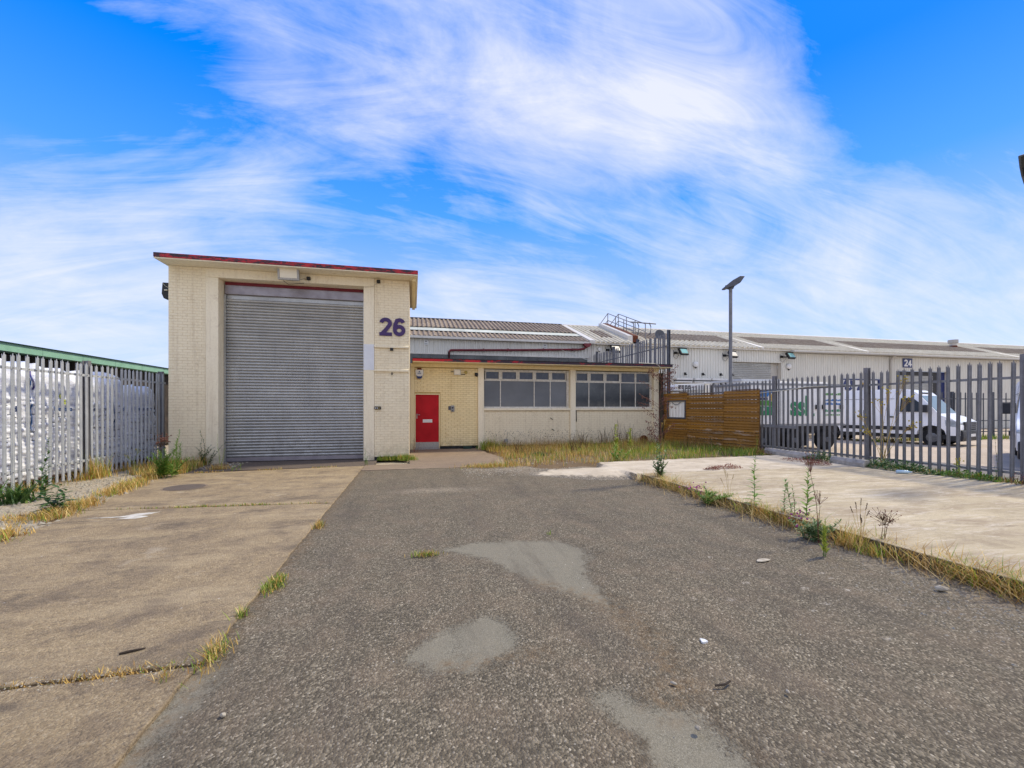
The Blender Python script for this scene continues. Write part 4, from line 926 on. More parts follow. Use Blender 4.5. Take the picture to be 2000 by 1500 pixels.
SECT = [(10.55, 13.05, 0.31, M['roof_new']), (13.75, 22.3, 0.31, M['roof_new']), (22.3, 31.0, 0.2, M['roof_new']), (31.0, 46.0, 0.2, M['roof_new']), (46.0, 62.0, 0.2, M['roof_new'])]
for i, (a, b, p, m) in enumerate(SECT):
    roof_sheets(a, b, 23.66, 25.0, m, p, 0.075, 1.05); 
    e0, e1 = (a+1.0, b-0.6) if i == 0 else (a+0.9, b-0.9)
    roof_sheets(a, e0, 24.98, 27.1, m, p, 0.075, 1.0, 0.006)
    roof_sheets(e0, e1, 24.98, 27.1, M['roof_brown'], p, 0.075, 1.0, 0.006); roof_sheets(e1, b, 24.98, 27.1, m, p, 0.075, 1.0, 0.006)
    roof_sheets(a, b, 27.08, RY, m, p, 0.075, 1.05, 0.012)
put(MB().tube([(10.3, RY, RZ+0.03), (62, RY, RZ+0.03)], 0.10, 8), 'ridge_cap', M['clad_trim'], wh)
put(MB().add([(-6, RY, RZ), (62, RY, RZ), (62, 33.2, 5.4), (-6, 33.2, 5.4)], [(0, 1, 2, 3)]), 'back_slope', M['roof_new'], wh)
put(MB().box(-6.0, 23.70, EZ+0.003, 10.3, 23.96, EZ+0.13), 'eaves_trim', M['clad_trim'], wh)
put(MB().box(10.3, 23.70, EZ+0.003, 24.6, 23.96, EZ+0.11), 'eaves_trim', M['clad_trim'], wh)
put(MB().prism([(23.45, 5.27), (23.97, 5.27), (23.97, 5.44), (23.80, 5.44), (23.45, 5.36)], 24.6, 62, 'x'), 'gutter', M['gutter'], wh)
def verge(xa, xb, lift, mat, y0=23.66, nm='verge_flashing'):
    put(MB().add([(xa, y0, rz(y0)-0.05), (xb, y0, rz(y0)-0.05), (xb, y0, rz(y0)+lift), (xa, y0, rz(y0)+lift), (xa, RY+.1, RZ-0.05), (xb, RY+.1, RZ-0.05), (xb, RY+.1, RZ+lift), (xa, RY+.1, RZ+lift)],
        [(0, 1, 2, 3), (4, 7, 6, 5), (0, 4, 5, 1), (1, 5, 6, 2), (2, 6, 7, 3), (3, 7, 4, 0)]), nm, mat, wh)
verge(10.20, 10.55, 0.12, M['clad_trim']); verge(22.15, 22.45, 0.09, M['clad_trim']); verge(30.9, 31.15, 0.09, M['clad_trim']); verge(45.9, 46.15, 0.09, M['clad_trim'])
verge(13.05, 13.38, 0.34, M['clad_trim'], 24.4, 'party_wall'); verge(13.38, 13.75, 0.36, M['rust'], 24.4, 'party_wall')
put(MB().tube([(33.44, 23.75, 5.3), (33.44, 23.80, 5.1), (33.44, 23.90, 4.95), (33.44, 23.90, 0)], 0.07, 8).box(33.34, 23.6, 5.2, 33.54, 23.9, 5.32), 'downpipe', M['gutter'], wh)
# maroon rainwater pipe across unit 26
pp = put(MB().tube([(1.98, 23.86, 3.31), (1.98, 23.86, 4.62), (2.05, 23.86, 4.72), (2.2, 23.86, 4.74), (6.0, 23.86, 4.86), (9.6, 23.86, 5.0), (9.95, 23.86, 5.06), (10.05, 23.84, 5.16), (10.08, 23.83, 5.3)], 0.062, 8), 'rainwater_pipe', M['red_pipe'], wh, smooth=True)
put(MB().prism([(9.86, 5.36), (10.30, 5.36), (10.30, 5.26), (10.18, 5.14), (9.98, 5.14), (9.86, 5.26)][::-1], 23.68, 23.90, 'y'), 'hopper_head', M['red_pipe'], pp, bevel=0.01)
for xx in (3.9, 5.3, 7.4, 9.2): put(MB().box(xx-0.03, 23.78, 4.74+(xx-2.2)*0.034-0.075, xx+0.03, 23.955, 4.74+(xx-2.2)*0.034+0.075), 'pipe_clip', M['red_pipe'], pp)
for (xx, lab) in ((0.74, 'small white notice on the grey cladding nearest the tall loading bay'), (7.53, 'small white notice on the grey cladding above the maroon pipe bend')):
    r_ = root('notice', (xx, WY-0.06, 5.1), lab, 'sign', 'white notices on the cladding')
    put(MB().box(xx-0.11, WY-0.06, 5.0, xx+0.11, WY-0.045, 5.27), 'plate', M['white'], r_)
    put(MB().box(xx-0.05, WY-0.064, 5.15, xx+0.05, WY-0.0615, 5.22).box(xx-0.08, WY-0.064, 5.05, xx+0.08, WY-0.0615, 5.075), 'print', M['greyplastic'], r_)
s24 = root('number_sign', (35.07, WY-0.06, 4.5), 'square navy sign with white number 24 on the far grey wall', 'sign')
put(MB().box(34.62, WY-0.075, 4.48, 35.50, WY-0.045, 5.14), 'plate', M['blue'], s24)
[put(numeral(ch, x, 4.81, 0.50, WY-0.092, WY-0.078), 'digit', M['white'], s24) for ch, x in (('2', 34.88), ('4', 35.25))]
def wall_lamp(x, z, label, mat, flip=1):
    r = root('floodlight', (x, WY, z), label, 'floodlight', 'floodlights')
    T = Matrix.Translation((x, WY-0.5, z)) @ Matrix.Rotation(R(8*flip), 4, 'Z') @ Matrix.Rotation(R(-32), 4, 'X')
    put(MB().box(-0.3, -0.02, -0.22, 0.3, 0.14, 0.22, T).box(-0.33, -0.06, 0.20, 0.33, 0.10, 0.24, T), 'housing', M['black'], r, bevel=0.02)
    put(MB().box(-0.24, -0.03, -0.16, 0.24, -0.022, 0.16, T), 'lens', mat, r)
    put(MB().tube([(x, WY-0.42, z-0.02), (x-0.1, WY-0.2, z-0.08), (x-0.3, WY-0.03, z-0.05)], 0.04, 6).box(x-0.42, WY-0.08, z-0.12, x-0.2, WY-0.036, z+0.02), 'bracket', M['black'], r)
    put(MB().tube([(x-0.2, WY-0.3, z-0.16), (x-0.28, WY-0.12, z-0.42), (x-0.42, WY-0.06, z-0.3), (x-0.44, WY-0.05, z+0.12)], 0.012, 5), 'cable', M['black'], r)
wall_lamp(16.38, 5.05, 'floodlight with greenish glass on the grey wall right of the tall fence post', M['lens_g'])
wall_lamp(19.95, 4.98, 'black floodlight half hidden behind the lamp post', M['lens'])
wall_lamp(24.40, 5.02, 'black floodlight right of the far grey roller shutter', M['lens_g'])
wall_lamp(11.8, 5.08, 'black floodlight peeking over the tall palisade on the office roof', M['lens'])
for (xx, zz, s, lab) in ((17.5, 4.31, 1.0, 'round white sounder below the greenish floodlight'), (24.62, 4.33, 1.0, 'round white sounder below the floodlight by the far shutter'), (10.94, 5.06, 0.6, 'tiny white sounder near the maroon hopper')):
    r_ = root('sounder', (xx, WY, zz), lab, 'alarm', 'round white sounders')
    put(MB().lathe([(0.17*s, 0), (0.19*s, 0.05*s), (0.17*s, 0.11*s), (0.08*s, 0.16*s)], 14, Matrix.Translation((xx, WY-0.035, zz)) @ Matrix.Rotation(R(90), 4, 'X')), 'cover', M['white'], r_, smooth=True)
    put(MB().prism([(xx-0.1*s, zz-0.14*s), (xx, zz-0.26*s), (xx+0.1*s, zz-0.14*s)], WY-0.13*s, WY-0.04, 'y'), 'dark_tip', M['black'], r_)
# pale canopies, hooks and banner low on the wall
for k, xx in enumerate((16.55, 17.85, 19.1)):
    r_ = put(MB().box(xx-0.56, WY-0.35, 3.30, xx+0.56, WY-0.04, 3.42).box(xx-0.56, WY-0.30, 3.14, xx+0.56, WY-0.04, 3.22), 'canopy', M['white']); tag(r_, ('left', 'middle', 'right')[k]+' one of three white canopy strips low on the grey wall', 'canopy', 'white canopies on the warehouse wall')
    put(MB().box(xx-0.56, WY-0.26, 3.222, xx+0.56, WY-0.04, 3.298), 'dark_slot', M['steel_dark'], r_)
for k, xx in enumerate((16.75, 18.05, 19.35, 20.2)):
    r_ = put(MB().box(xx-0.06, WY-0.1, 3.62, xx+0.06, WY-0.04, 3.78).tube([(xx, WY-0.1, 3.7), (xx, WY-0.25, 3.64)], 0.03, 6), 'wall_hook', M['black']); tag(r_, ('first', 'second', 'third', 'fourth')[k]+' small black hook from the left above the white canopies', 'hook', 'black hooks above the canopies')
bn = root('banner', (30.3, WY-0.1, 2.6), 'white banner with navy and gold curved emblem behind the white van', 'banner')
put(MB().box(29.0, WY-0.1, 2.2, 32.2, WY-0.06, 3.5), 'sheet', M['white'], bn)
put(MB().box(29.0, WY-0.13, 3.50, 32.6, WY-0.05, 3.58).box(32.3, WY-0.12, 2.2, 32.55, WY-0.05, 3.49), 'navy_edge', M['blue'], bn)
def ring(cx, cz, r0, r1, a0, a1, y0, y1, n=20):
    mb = MB(); vs = []; fs = []
    for i in range(n+1):
        a = R(a0+(a1-a0)*i/n)
        for (r, y) in ((r0, y0), (r1, y0), (r1, y1), (r0, y1)): vs.append((cx+r*math.cos(a), y, cz+r*math.sin(a)))
    for i in range(n):
        for k in range(4): fs.append((i*4+k, i*4+(k+1) % 4, i*4+4+(k+1) % 4, i*4+4+k))
    fs += [(0, 3, 2, 1), (n*4, n*4+1, n*4+2, n*4+3)]
    return mb.add(vs, fs)
put(ring(29.6, 3.15, 0.22, 0.42, 100, 330, WY-0.115, WY-0.102), 'navy_swirl', M['blue'], bn)
put(ring(30.1, 3.35, 0.10, 0.34, 150, 300, WY-0.118, WY-0.104), 'navy_swirl', M['blue'], bn)
put(ring(30.75, 2.75, 0.0, 0.40, 60, 180, WY-0.115, WY-0.102), 'navy_disc', M['blue'], bn)
put(ring(30.7, 2.75, 0.45, 0.62, 0, 90, WY-0.115, WY-0.102), 'gold_arc', M['gold'], bn)
# rooftop: vent stack, guard rails, aerial, dish
vs_ = root('vent_stack', (44.4, 26.9, 6.0), 'short grey vent stack with a cap on the far roof slope', 'vent')
put(MB().tube([(44.4, 26.9, 6.3), (44.4, 26.9, 7.05)], 0.22, 12), 'pipe', M['clad_trim'], vs_, smooth=True)
put(MB().tube([(44.4, 26.9, 7.0), (44.4, 26.9, 7.28)], 0.33, 12), 'cowl', M['gutter'], vs_, smooth=True)
put(MB().tube([(44.4, 26.9, 6.3), (44.4, 26.9, 6.8)], [0.42, 0.24], 12), 'base_flashing', M['rust'], vs_)
gr = root('roof_walkway_rails', (14, RY, RZ), 'thin steel guard rails climbing over the roof ridge', 'handrail')
def rb(y): return rz(y) if y <= RY else RZ-(y-RY)*0.4
for xx in (13.72, 14.55):
    for lift in (0.55, 1.05):
        put(MB().tube([(xx, 24.9, rb(24.9)+lift*0.98), (xx, RY, RZ+lift), (xx, 32.8, rb(32.8)+lift)], 0.028, 6), 'rail', M['galv_d'], gr)
    for yy in (24.9, 26.2, 27.4, RY, 30.0, 31.4): put(MB().tube([(xx, yy, rb(yy)), (xx, yy, rb(yy)+1.05)], 0.028, 6), 'post', M['galv_d'], gr)
an = root('aerial', (15.0, 26.2, 6.4), 'dark aerial bar on two bent poles above the roof', 'aerial')
put(MB().tube([(14.15, 26.2, 7.30), (16.1, 26.2, 7.24)], 0.04, 6), 'bar', M['steel_dark'], an)
for xx in (14.7, 15.6): put(MB().tube([(xx, 26.2, 7.3), (xx+0.12, 26.2, 7.05), (xx+0.1, 26.2, 6.7), (xx-0.02, 26.2, 6.3)], 0.03, 6), 'pole', M['steel_dark'], an)
ds = root('satellite_dish', (15.9, 25.7, 6.2), 'round dark grey satellite dish on the roof edge', 'satellite dish')
put(MB().lathe([(0.02, 0), (0.22, 0.03), (0.36, 0.1), (0.37, 0.1), (0.23, 0.015), (0.02, -0.02)], 20, Matrix.Translation((15.85, 25.4, 6.32)) @ Matrix.Rotation(R(80), 4, 'X')), 'reflector', M['steel_dark'], ds, smooth=True)
put(MB().tube([(15.85, 25.4, 6.3), (15.85, 25.5, 5.9)], 0.04, 6).tube([(15.85, 25.36, 6.1), (15.85, 24.95, 6.25)], 0.02, 5), 'mount', M['steel_dark'], ds)
# pale ropes and cables
c1 = put(MB().tube([(8.5, 23.85, 4.95), (8.62, 22.0, 4.4), (8.7, 19.5, 3.75), (8.72, 17.0, 3.33)], 0.014, 5), 'roof_cable', M['cable']); tag(c1, 'pale cable slanting down to the flat roof from the grey cladding', 'cable')
c2 = put(MB().tube([(8.9, 15.72, 3.36), (9.6, 15.70, 3.34), (9.75, 15.68, 3.28), (10.15, 15.66, 2.85), (10.45, 15.62, 2.45), (10.62, 15.4, 2.2), (10.72, 15.0, 2.08)], 0.012, 5), 'roof_cable', M['cable']); tag(c2, 'pale cable dropping from the red roof edge to the timber screen', 'cable')

# ================================================================ GREEN ROOFED SHED BEHIND THE LEFT FENCE
gs = root('green_shed', (-14, 25, 0), 'long low shed with a pale green roof edge behind the left fence', 'building')
put(MB().box(-20, 8.5, 0, -10.35, 46, 2.95), 'wall', M['dark_wall'], gs)
yy = 8.6
while yy < 46:
    put(MB().box(-10.16, yy, 2.985, -10.0, yy+1.49, 3.19), 'fascia_panel', M['green_clad'], gs); yy += 1.5
put(MB().box(-10.3, 8.5, 3.193, -9.95, 46, 3.212), 'roof_edge', M['dkgreen'], gs)
put(MB().prism([(-20.2, 3.1), (-10.17, 2.98), (-10.17, 3.19), (-15, 3.6)], 8.5, 46, 'y'), 'roof', M['green_clad'], gs)
for k in range(26): put(MB().box(-10.34, 8.8+k*1.45, 0, -10.2, 8.94+k*1.45, 2.97), 'post', M['dark_wall'], gs)
# ================================================================ FENCES
def pale_me(h, w, mat, spike=True, name='pale'):
    """W-section palisade pale with a triple point"""
    prof = [(-w/2, 0.012), (-w/2+0.008, 0.0), (-w*0.24, 0.0), (-w*0.12, 0.016), (w*0.12, 0.016), (w*0.24, 0.0), (w/2-0.008, 0.0), (w/2, 0.012)]
    prof = [(x, -y) for x, y in prof]; n = len(prof)
    th = 0.005; vs = []; hs = []
    top = [h-0.045, h-0.03, h-0.075, h, h, h-0.075, h-0.03, h-0.045] if spike else [h]*8
    for (x, y) in prof: vs.append((x, y, 0))
    for (x, y), z in zip(prof, top): vs.append((x if abs(x) > w*0.13 else x*0.25, y, z))
    for (x, y) in prof: vs.append((x, y+th, 0))
    for (x, y), z in zip(prof, top): vs.append((x if abs(x) > w*0.13 else x*0.25, y+th, z))
    fs = []
    for i in range(n-1):
        fs += [(i, i+1, n+i+1, n+i), (2*n+i+1, 2*n+i, 3*n+i, 3*n+i+1), (n+i, n+i+1, 3*n+i+1, 3*n+i), (i+1, i, 2*n+i, 2*n+i+1)]
    fs += [(0, n, 3*n, 2*n), (n-1, 3*n-1, 4*n-1, 2*n-1)]
    mb = MB().add(vs, fs)
    return mb.mesh(name, mat)
def post_mb(h, w=0.10, d=0.11):
    return MB().box(-w/2, -d/2, 0, w/2, -d/2+0.012, h).box(-w/2, d/2-0.012, 0, w/2, d/2, h).box(-0.006, -d/2+0.012, 0, 0.006, d/2-0.012, h)
def fence(name, label, loc, rz, length, pitch, h, mat, posts, rails, w=0.07, z0=0.05, postmat=None, post_h=None, seed=1, skip=None, cat='fence', jitter=0.006, start=0.0):
    r = random.Random(seed); f = root(name, loc, label, cat, None, rz)
    me = pale_me(h-z0, w, mat); bolt = MB().lathe([(0.012, 0), (0.012, 0.012), (0.004, 0.016)], 6).mesh('bolt', mat)
    n = int((length-start)/pitch)
    for i in range(n+1):
        x = start+i*pitch
        if skip and skip(x): continue
        p = link('pale', me, f, (x+r.uniform(-jitter, jitter), -0.055, z0+r.uniform(-0.012, 0.012)), (r.uniform(-.008, .008), r.uniform(-.010, .010), r.uniform(-.09, .09)), world=False)
    for (zr, a, b) in rails:
        put(MB().box(a, -0.048, zr-0.025, b, -0.043, zr+0.025).box(a, -0.043, zr+0.02, b, 0.0, zr+0.025), 'rail', mat, f, world=False)
        mb = MB()
        for i in range(n+1):
            x = start+i*pitch
            if a <= x <= b and not (skip and skip(x)): mb.box(x-0.009, -0.078, zr-0.009, x+0.009, -0.068, zr+0.009)
        if mb.v: put(mb, 'rail_bolts', postmat or mat, f, world=False, kind='stuff')
    for x in posts:
        put(post_mb(post_h or h+0.02), 'post', postmat or mat, f, world=False, loc=(x, 0.01, 0), rot=(r.uniform(-.006, .006), r.uniform(-.008, .008), 0))
    return f
# left: along X=-6.95, seen on its pale side, local x runs towards +Y from Y=5.85
LF0 = 5.85
fence('palisade_fence', 'sunlit toned galvanised palisade fence on the left in front of the wrapped pallets', (-6.95, LF0, 0), R(90), 8.42, 0.162, 2.52, M['galv_l'],
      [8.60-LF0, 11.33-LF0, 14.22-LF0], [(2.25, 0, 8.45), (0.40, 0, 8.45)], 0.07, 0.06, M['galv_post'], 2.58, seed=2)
# right: along X=11.25, local x runs towards -Y from Y=16.2
RF0 = 16.1
fence('palisade_fence', 'shade toned palisade fence on the right between the pale pad and the parked vans', (11.25, RF0, 0), R(-90), 16.0, 0.168, 2.47, M['galv_d'],
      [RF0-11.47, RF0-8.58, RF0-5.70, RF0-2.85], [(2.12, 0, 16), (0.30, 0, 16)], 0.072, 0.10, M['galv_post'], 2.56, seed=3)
put(MB().box(RF0-11.9, -0.07, 0.92, RF0-10.6, -0.075, 1.0), 'spare_rail', M['galv_d'], bpy.data.objects['palisade_fence.001'], world=False)
# tall one along the flank of the office range
fence('tall_palisade_fence', 'very tall grey palisade fence standing above the end of the office roof', (10.58, 23.8, 0), R(-90), 7.5, 0.185, 4.72, M['galv_post'],
      [0.3, 2.4, 4.95, 7.55], [(4.18, 0, 7.6), (1.8, 0, 7.6)], 0.105, 0.2, M['steel_dark'], 4.86, seed=4)
# dark one in front of unit 24
fence('palisade_fence', 'dark low palisade fence in front of the grey wall beside the van nose', (23.4, 15.9, 0), 0, 11.0, 0.40, 2.34, M['steel_dark'],
      [0.1, 2.8, 5.6, 8.4], [(2.0, 0, 11), (0.35, 0, 11), (0.9, 0, 11)], 0.075, 0.06, M['steel_dark'], 2.36, seed=6, jitter=0.05)
# pale bent bar across the near fence
bar = put(MB().tube([(11.10, 11.9, 2.03), (11.13, 11.5, 2.06), (11.14, 11.0, 2.08), (11.15, 10.2, 2.16), (11.15, 9.6, 2.15)], 0.014, 6), 'loose_bar', M['cable']); tag(bar, 'thin pale bent bar tied across the palisade beside the timber screen', 'bar')

# ---------------------------------------------------------------- timber screen
A = Vector((10.22, 16.12, 0.0)); B = Vector((11.06, 11.88, 0.0)); TL = (B-A).length
ts = root('timber_screen', A, 'brown stained horizontal board screen with a small framed opening beside the office', 'fence', None, math.atan2(B.y-A.y, B.x-A.x))
bh = 0.102; segs = [(0.0, 1.30), (1.305, 2.98), (2.985, TL)]
def board(x0, x1, z, wear, parent):
    mb = MB().prism([(-0.0, z), (0.022, z), (0.022, z+bh-0.004), (0.012, z+bh-0.004), (-0.020, z+0.012), (-0.020, z+0.001)], x0, x1, 'x')
    me = mb.mesh('board', M['wood'], 0.002)
    at = me.attributes.new('wear', 'FLOAT', 'POINT'); at.data.foreach_set('value', [wear]*len(me.vertices))
    o = link('board', me, ts, (random.uniform(-.003, .003), random.uniform(-.006, .003), 0), (0, random.uniform(-.0035, .0035), 0), world=False)
hole = (0.32, 1.20, 1.17, 1.80)
for k in range(20):
    z = 0.10+k*bh
    for si, (a, b) in enumerate(segs):
        if k == 19 and si == 1: continue
        wear = 0.9 if (k in (3, 5, 6, 1) and si > 0) else (0.6 if k in (9, 10) and si == 1 else 0.06)
        if z+bh > hole[2] and z < hole[3] and a < hole[1]:
            if hole[0]-a > 0.05: board(a, hole[0], z, wear, ts)
            if b-hole[1] > 0.05: board(hole[1], b, z, wear, ts)
        else: board(a+0.002, b-0.002, z, wear, ts)
put(MB().box(hole[0], -0.03, hole[2]-0.06, hole[1], 0.03, hole[2]).box(hole[0], -0.03, hole[3], hole[1], 0.03, hole[3]+0.05).box(hole[0]-0.05, -0.03, hole[2]-0.06, hole[0], 0.03, hole[3]+0.05).box(hole[1], -0.03, hole[2]-0.06, hole[1]+0.05, 0.03, hole[3]+0.05), 'opening_frame', M['steel_dark'], ts, world=False)
put(MB().prism([(hole[0]+i*0.04, 0.018+(0.02 if i % 4 < 2 else 0.0)) for i in range(23)]+[(hole[1], 0.06), (hole[0], 0.06)], hole[2]-0.01, hole[3]+0.01, 'z'), 'corrugated_sheet', M['trailer'], ts, world=False)
put(MB().tube([(hole[0]+0.22+0.44*i/10, -0.012, hole[3]-0.03-0.10*math.sin(math.pi*i/10)) for i in range(11)], 0.012, 5), 'hanging_wire', M['steel_dark'], ts, world=False)
for x in (0.05, 1.30, 2.98, TL-0.06): put(MB().box(x-0.04, 0.026, 0, x+0.04, 0.10, 2.12), 'post', M['wood_grey'], ts, world=False)
for bx in ((0.9, -0.02, 2.145, 1.30, 0.05, 2.18), (2.0, -0.02, 2.06, 2.55, 0.05, 2.10), (3.3, -0.03, 2.145, TL, 0.06, 2.175)): put(MB().box(*bx), 'cap_rail', M['wood_grey'], ts, world=False)
put(MB().box(TL-0.6, -0.02, 0.0, TL+0.12, 0.05, 0.12), 'base_board', M['wood_grey'], ts, world=False)
dp = put(MB().box(10.155, 16.0, 0.0, 10.19, 16.3, 3.0), 'corner_post', M['dark_wall']); tag(dp, 'dark brown corner post between the office wall and the timber screen', 'post')

# ---------------------------------------------------------------- wrapped pallets behind the left fence
def pallet_stack(y0, y1, h, seed, letters, label, stripes=()):
    r = random.Random(seed); rs = np.random.RandomState(seed); x1, x0 = -7.22-r.uniform(0, .05), -8.4
    st = root('wrapped_pallet', ((x0+x1)/2, (y0+y1)/2, 0), label, 'pallet stack', 'white wrapped pallets behind the left fence')
    p = MB()
    for yy in np.linspace(y0+0.06, y1-0.06, 6): p.box(x0, yy-0.045, 0.11, x1+0.03, yy+0.045, 0.135)
    for yy in (y0+0.08, (y0+y1)/2, y1-0.08): p.box(x0, yy-0.05, 0.0, x1+0.03, yy+0.05, 0.11)
    put(p, 'pallet', M['wood_grey'], st)
    # lumpy stretch wrapped load: every layer of bags bulges a little
    nz, ny = 96, 30; lay = 0.085; zs = np.linspace(0.14, h, nz); ys = np.linspace(y0, y1, ny); ph = rs.uniform(0, 6.28, 40); am = rs.uniform(.4, 1.2, 40)
    def front(y, z):
        k = int((z-0.14)/lay); f = ((z-0.14)/lay) % 1.0; e = min(y-y0, y1-y)
        b = 0.030*am[k % 40]*math.sin(math.pi*f)**0.5 if z < h*0.72 else 0.006*math.sin(y*23+z*9)
        b += 0.018*math.sin(y*5+ph[k % 40])*(z < h*0.72)+0.012*math.sin(y*14+z*17+ph[0])
        b -= 0.10*max(0, 1-e/0.12)**2
        t = max(0, (z-h*0.86)/(h*0.14)); b -= 0.16*t*t*(1+0.5*math.sin(y*8+ph[1]))
        return x1+b
    vs = []; fs = []
    for iz, z in enumerate(zs):
        for y in ys: vs.append((front(y, z), y+0.01*math.sin(z*11+y*3), z+(0.05*math.sin(y*7+ph[2]) if iz == nz-1 else 0)))
    for iz in range(nz-1):
        for iy in range(ny-1): a = iz*ny+iy; fs.append((a, a+1, a+ny+1, a+ny))
    b0 = len(vs); vs += [(x0, y0+.05, 0.14), (x0, y1-.05, 0.14), (x0, y1-.05, h), (x0, y0+.05, h)]
    fs += [(b0, b0+3, b0+2, b0+1)]
    fs += [tuple([iz*ny for iz in range(nz)]+[b0+3, b0]), tuple([iz*ny+ny-1 for iz in range(nz)][::-1]+[b0+1, b0+2])[::1]]
    fs += [tuple([(nz-1)*ny+iy for iy in range(ny)]+[b0+2, b0+3]), tuple([iy for iy in range(ny)][::-1]+[b0, b0+1])]
    put(MB().add(vs, fs), 'wrapped_load', M['wrap'], st, smooth=True, angle=80)
    pr = 0.020
    for (ya, za, zb, mm, ww) in stripes:
        mb = MB(); n = 14; v2 = []; f2 = []
        for i in range(n+1):
            z = za+(zb-za)*i/n; yy = ya+0.02*math.sin(i*0.5)
            for q in (0, ww): v2.append((front(min(max(yy+q, y0+.02), y1-.02), z)+pr, yy+q, z))
        for i in range(n): f2.append((2*i, 2*i+1, 2*i+3, 2*i+2))
        b_ = len(v2); v2 += [(x-0.015, y, z) for x, y, z in v2]; f2 += [(b_+a, b_+d, b_+c, b_+b) for (a, b, c, d) in f2]
        put(mb.add(v2, f2), 'printed_stripe', M[mm], st)
    for (ya, ch) in letters:
        me = text_mesh(ch, 0.15, 0.004, 0.003); me.materials.clear(); me.materials.append(M['print_blue']); me.name = 'letter'
        z = 1.52; link('letter', me, st, (front(ya, z)+0.045, ya, z), (0, 0, R(90)))
        b = MB(); b.box(front(ya, 1.38)+0.02, ya-0.03, 1.36, front(ya, 1.38)+0.032, ya+0.03, 1.375); put(b, 'small_print', M['steel_dark'], st)
    # bag edges: dark creases between the layers
    mb = MB(); k = 0; z = 0.14+lay
    while z < h*0.70:
        a = y0+0.08
        while a < y1-0.12:
            l = r.uniform(0.05, 0.2)
            if r.random() < 0.5: mb.box(front(a, z)-0.01, a, z-0.006, front(a, z)+0.012, min(a+l, y1-0.05), z+r.uniform(0.004, 0.014))
            a += l+r.uniform(0.02, 0.1)
        z += lay
    put(mb, 'bag_crease', M['steel_dark'], st, kind='stuff')
pallet_stack(8.3, 9.62, 2.32, 31, [(9.12, 'n'), (9.45, 'm')], 'wrapped pallet at the far left frame edge behind the palisade', [(9.22, 1.75, 1.95, 'print_yellow', .05)])
pallet_stack(9.66, 10.42, 2.42, 32, [(9.83, 'd')], 'wrapped pallet with a purple print stripe left of the middle fence post', [(10.22, 1.1, 2.25, 'print_blue', .022), (10.28, 1.9, 2.3, 'print_purple', .03)])
pallet_stack(10.46, 11.32, 2.40, 33, [(10.78, 'b'), (10.94, 'e'), (11.09, 's'), (11.22, 'o')], 'wrapped pallet with a yellow mark just left of the middle fence post', [(11.02, 1.62, 1.85, 'print_yellow', .05)])
pallet_stack(11.36, 12.45, 2.36, 34, [(11.98, 'd'), (12.16, 'n'), (12.34, 'm')], 'wrapped pallet with purple edge just right of the middle fence post', [(11.62, 1.2, 2.2, 'print_purple', .03)])
pallet_stack(12.49, 13.10, 2.38, 35, [(12.95, 'd')], 'wrapped pallet with a long dark blue stripe right of the middle fence post', [(12.62, 0.9, 2.2, 'print_blue', .022), (12.70, 0.8, 1.6, 'print_purple', .03)])
pallet_stack(13.14, 14.5, 2.14, 36, [(13.22, 't'), (13.4, 'd'), (13.58, 'm'), (13.76, 'n'), (13.94, 'o'), (14.1, 'v')], 'shaded wrapped pallet nearest the loading bay wall')

# ---------------------------------------------------------------- lamp posts
def lamp_post(loc, h, label, turn):
    l = root('lamp_post', loc, label, 'lamp post', 'yard lamp posts'); x, y, z = loc
    put(MB().tube([(x, y, 0), (x, y, h)], 0.066, 12), 'pole', M['galv_d'], l, smooth=True)
    put(MB().tube([(x, y, 0), (x, y, 0.5)], 0.09, 12), 'base_sleeve', M['galv_d'], l, smooth=True)
    T = Matrix.Translation((x, y, h+0.02)) @ Matrix.Rotation(turn, 4, 'Z') @ Matrix.Rotation(R(-24), 4, 'Y')
    put(MB().prism([(-0.30, 0.02), (-0.22, -0.02), (0.10, -0.06), (0.34, -0.02), (0.56, 0.10), (0.56, 0.13), (0.42, 0.20), (0.10, 0.17), (-0.28, 0.06)], -0.19, 0.19, 'y', T), 'head', M['steel_dark'], l, bevel=0.012)
    put(MB().prism([(0.12, -0.066), (0.34, -0.030), (0.54, 0.09), (0.54, 0.086), (0.34, -0.040), (0.12, -0.076)][::-1], -0.15, 0.15, 'y', T), 'lens', M['vanglass'], l)
    put(MB().prism([(-0.09, -0.16), (0.09, -0.16), (0.13, -0.04), (-0.20, -0.0)], -0.07, 0.07, 'y', Matrix.Translation((x, y, h+0.06)) @ Matrix.Rotation(turn, 4, 'Z')), 'bracket', M['steel_dark'], l, bevel=0.008)
    return l
lamp_post((12.55, 14.95, 0), 6.45, 'tall grey lamp post with angled dark head behind the timber screen', R(-20))
lamp_post((13.37, 6.62, 0), 6.68, 'lamp post outside the right frame edge, only its dark head tip showing', R(-160))

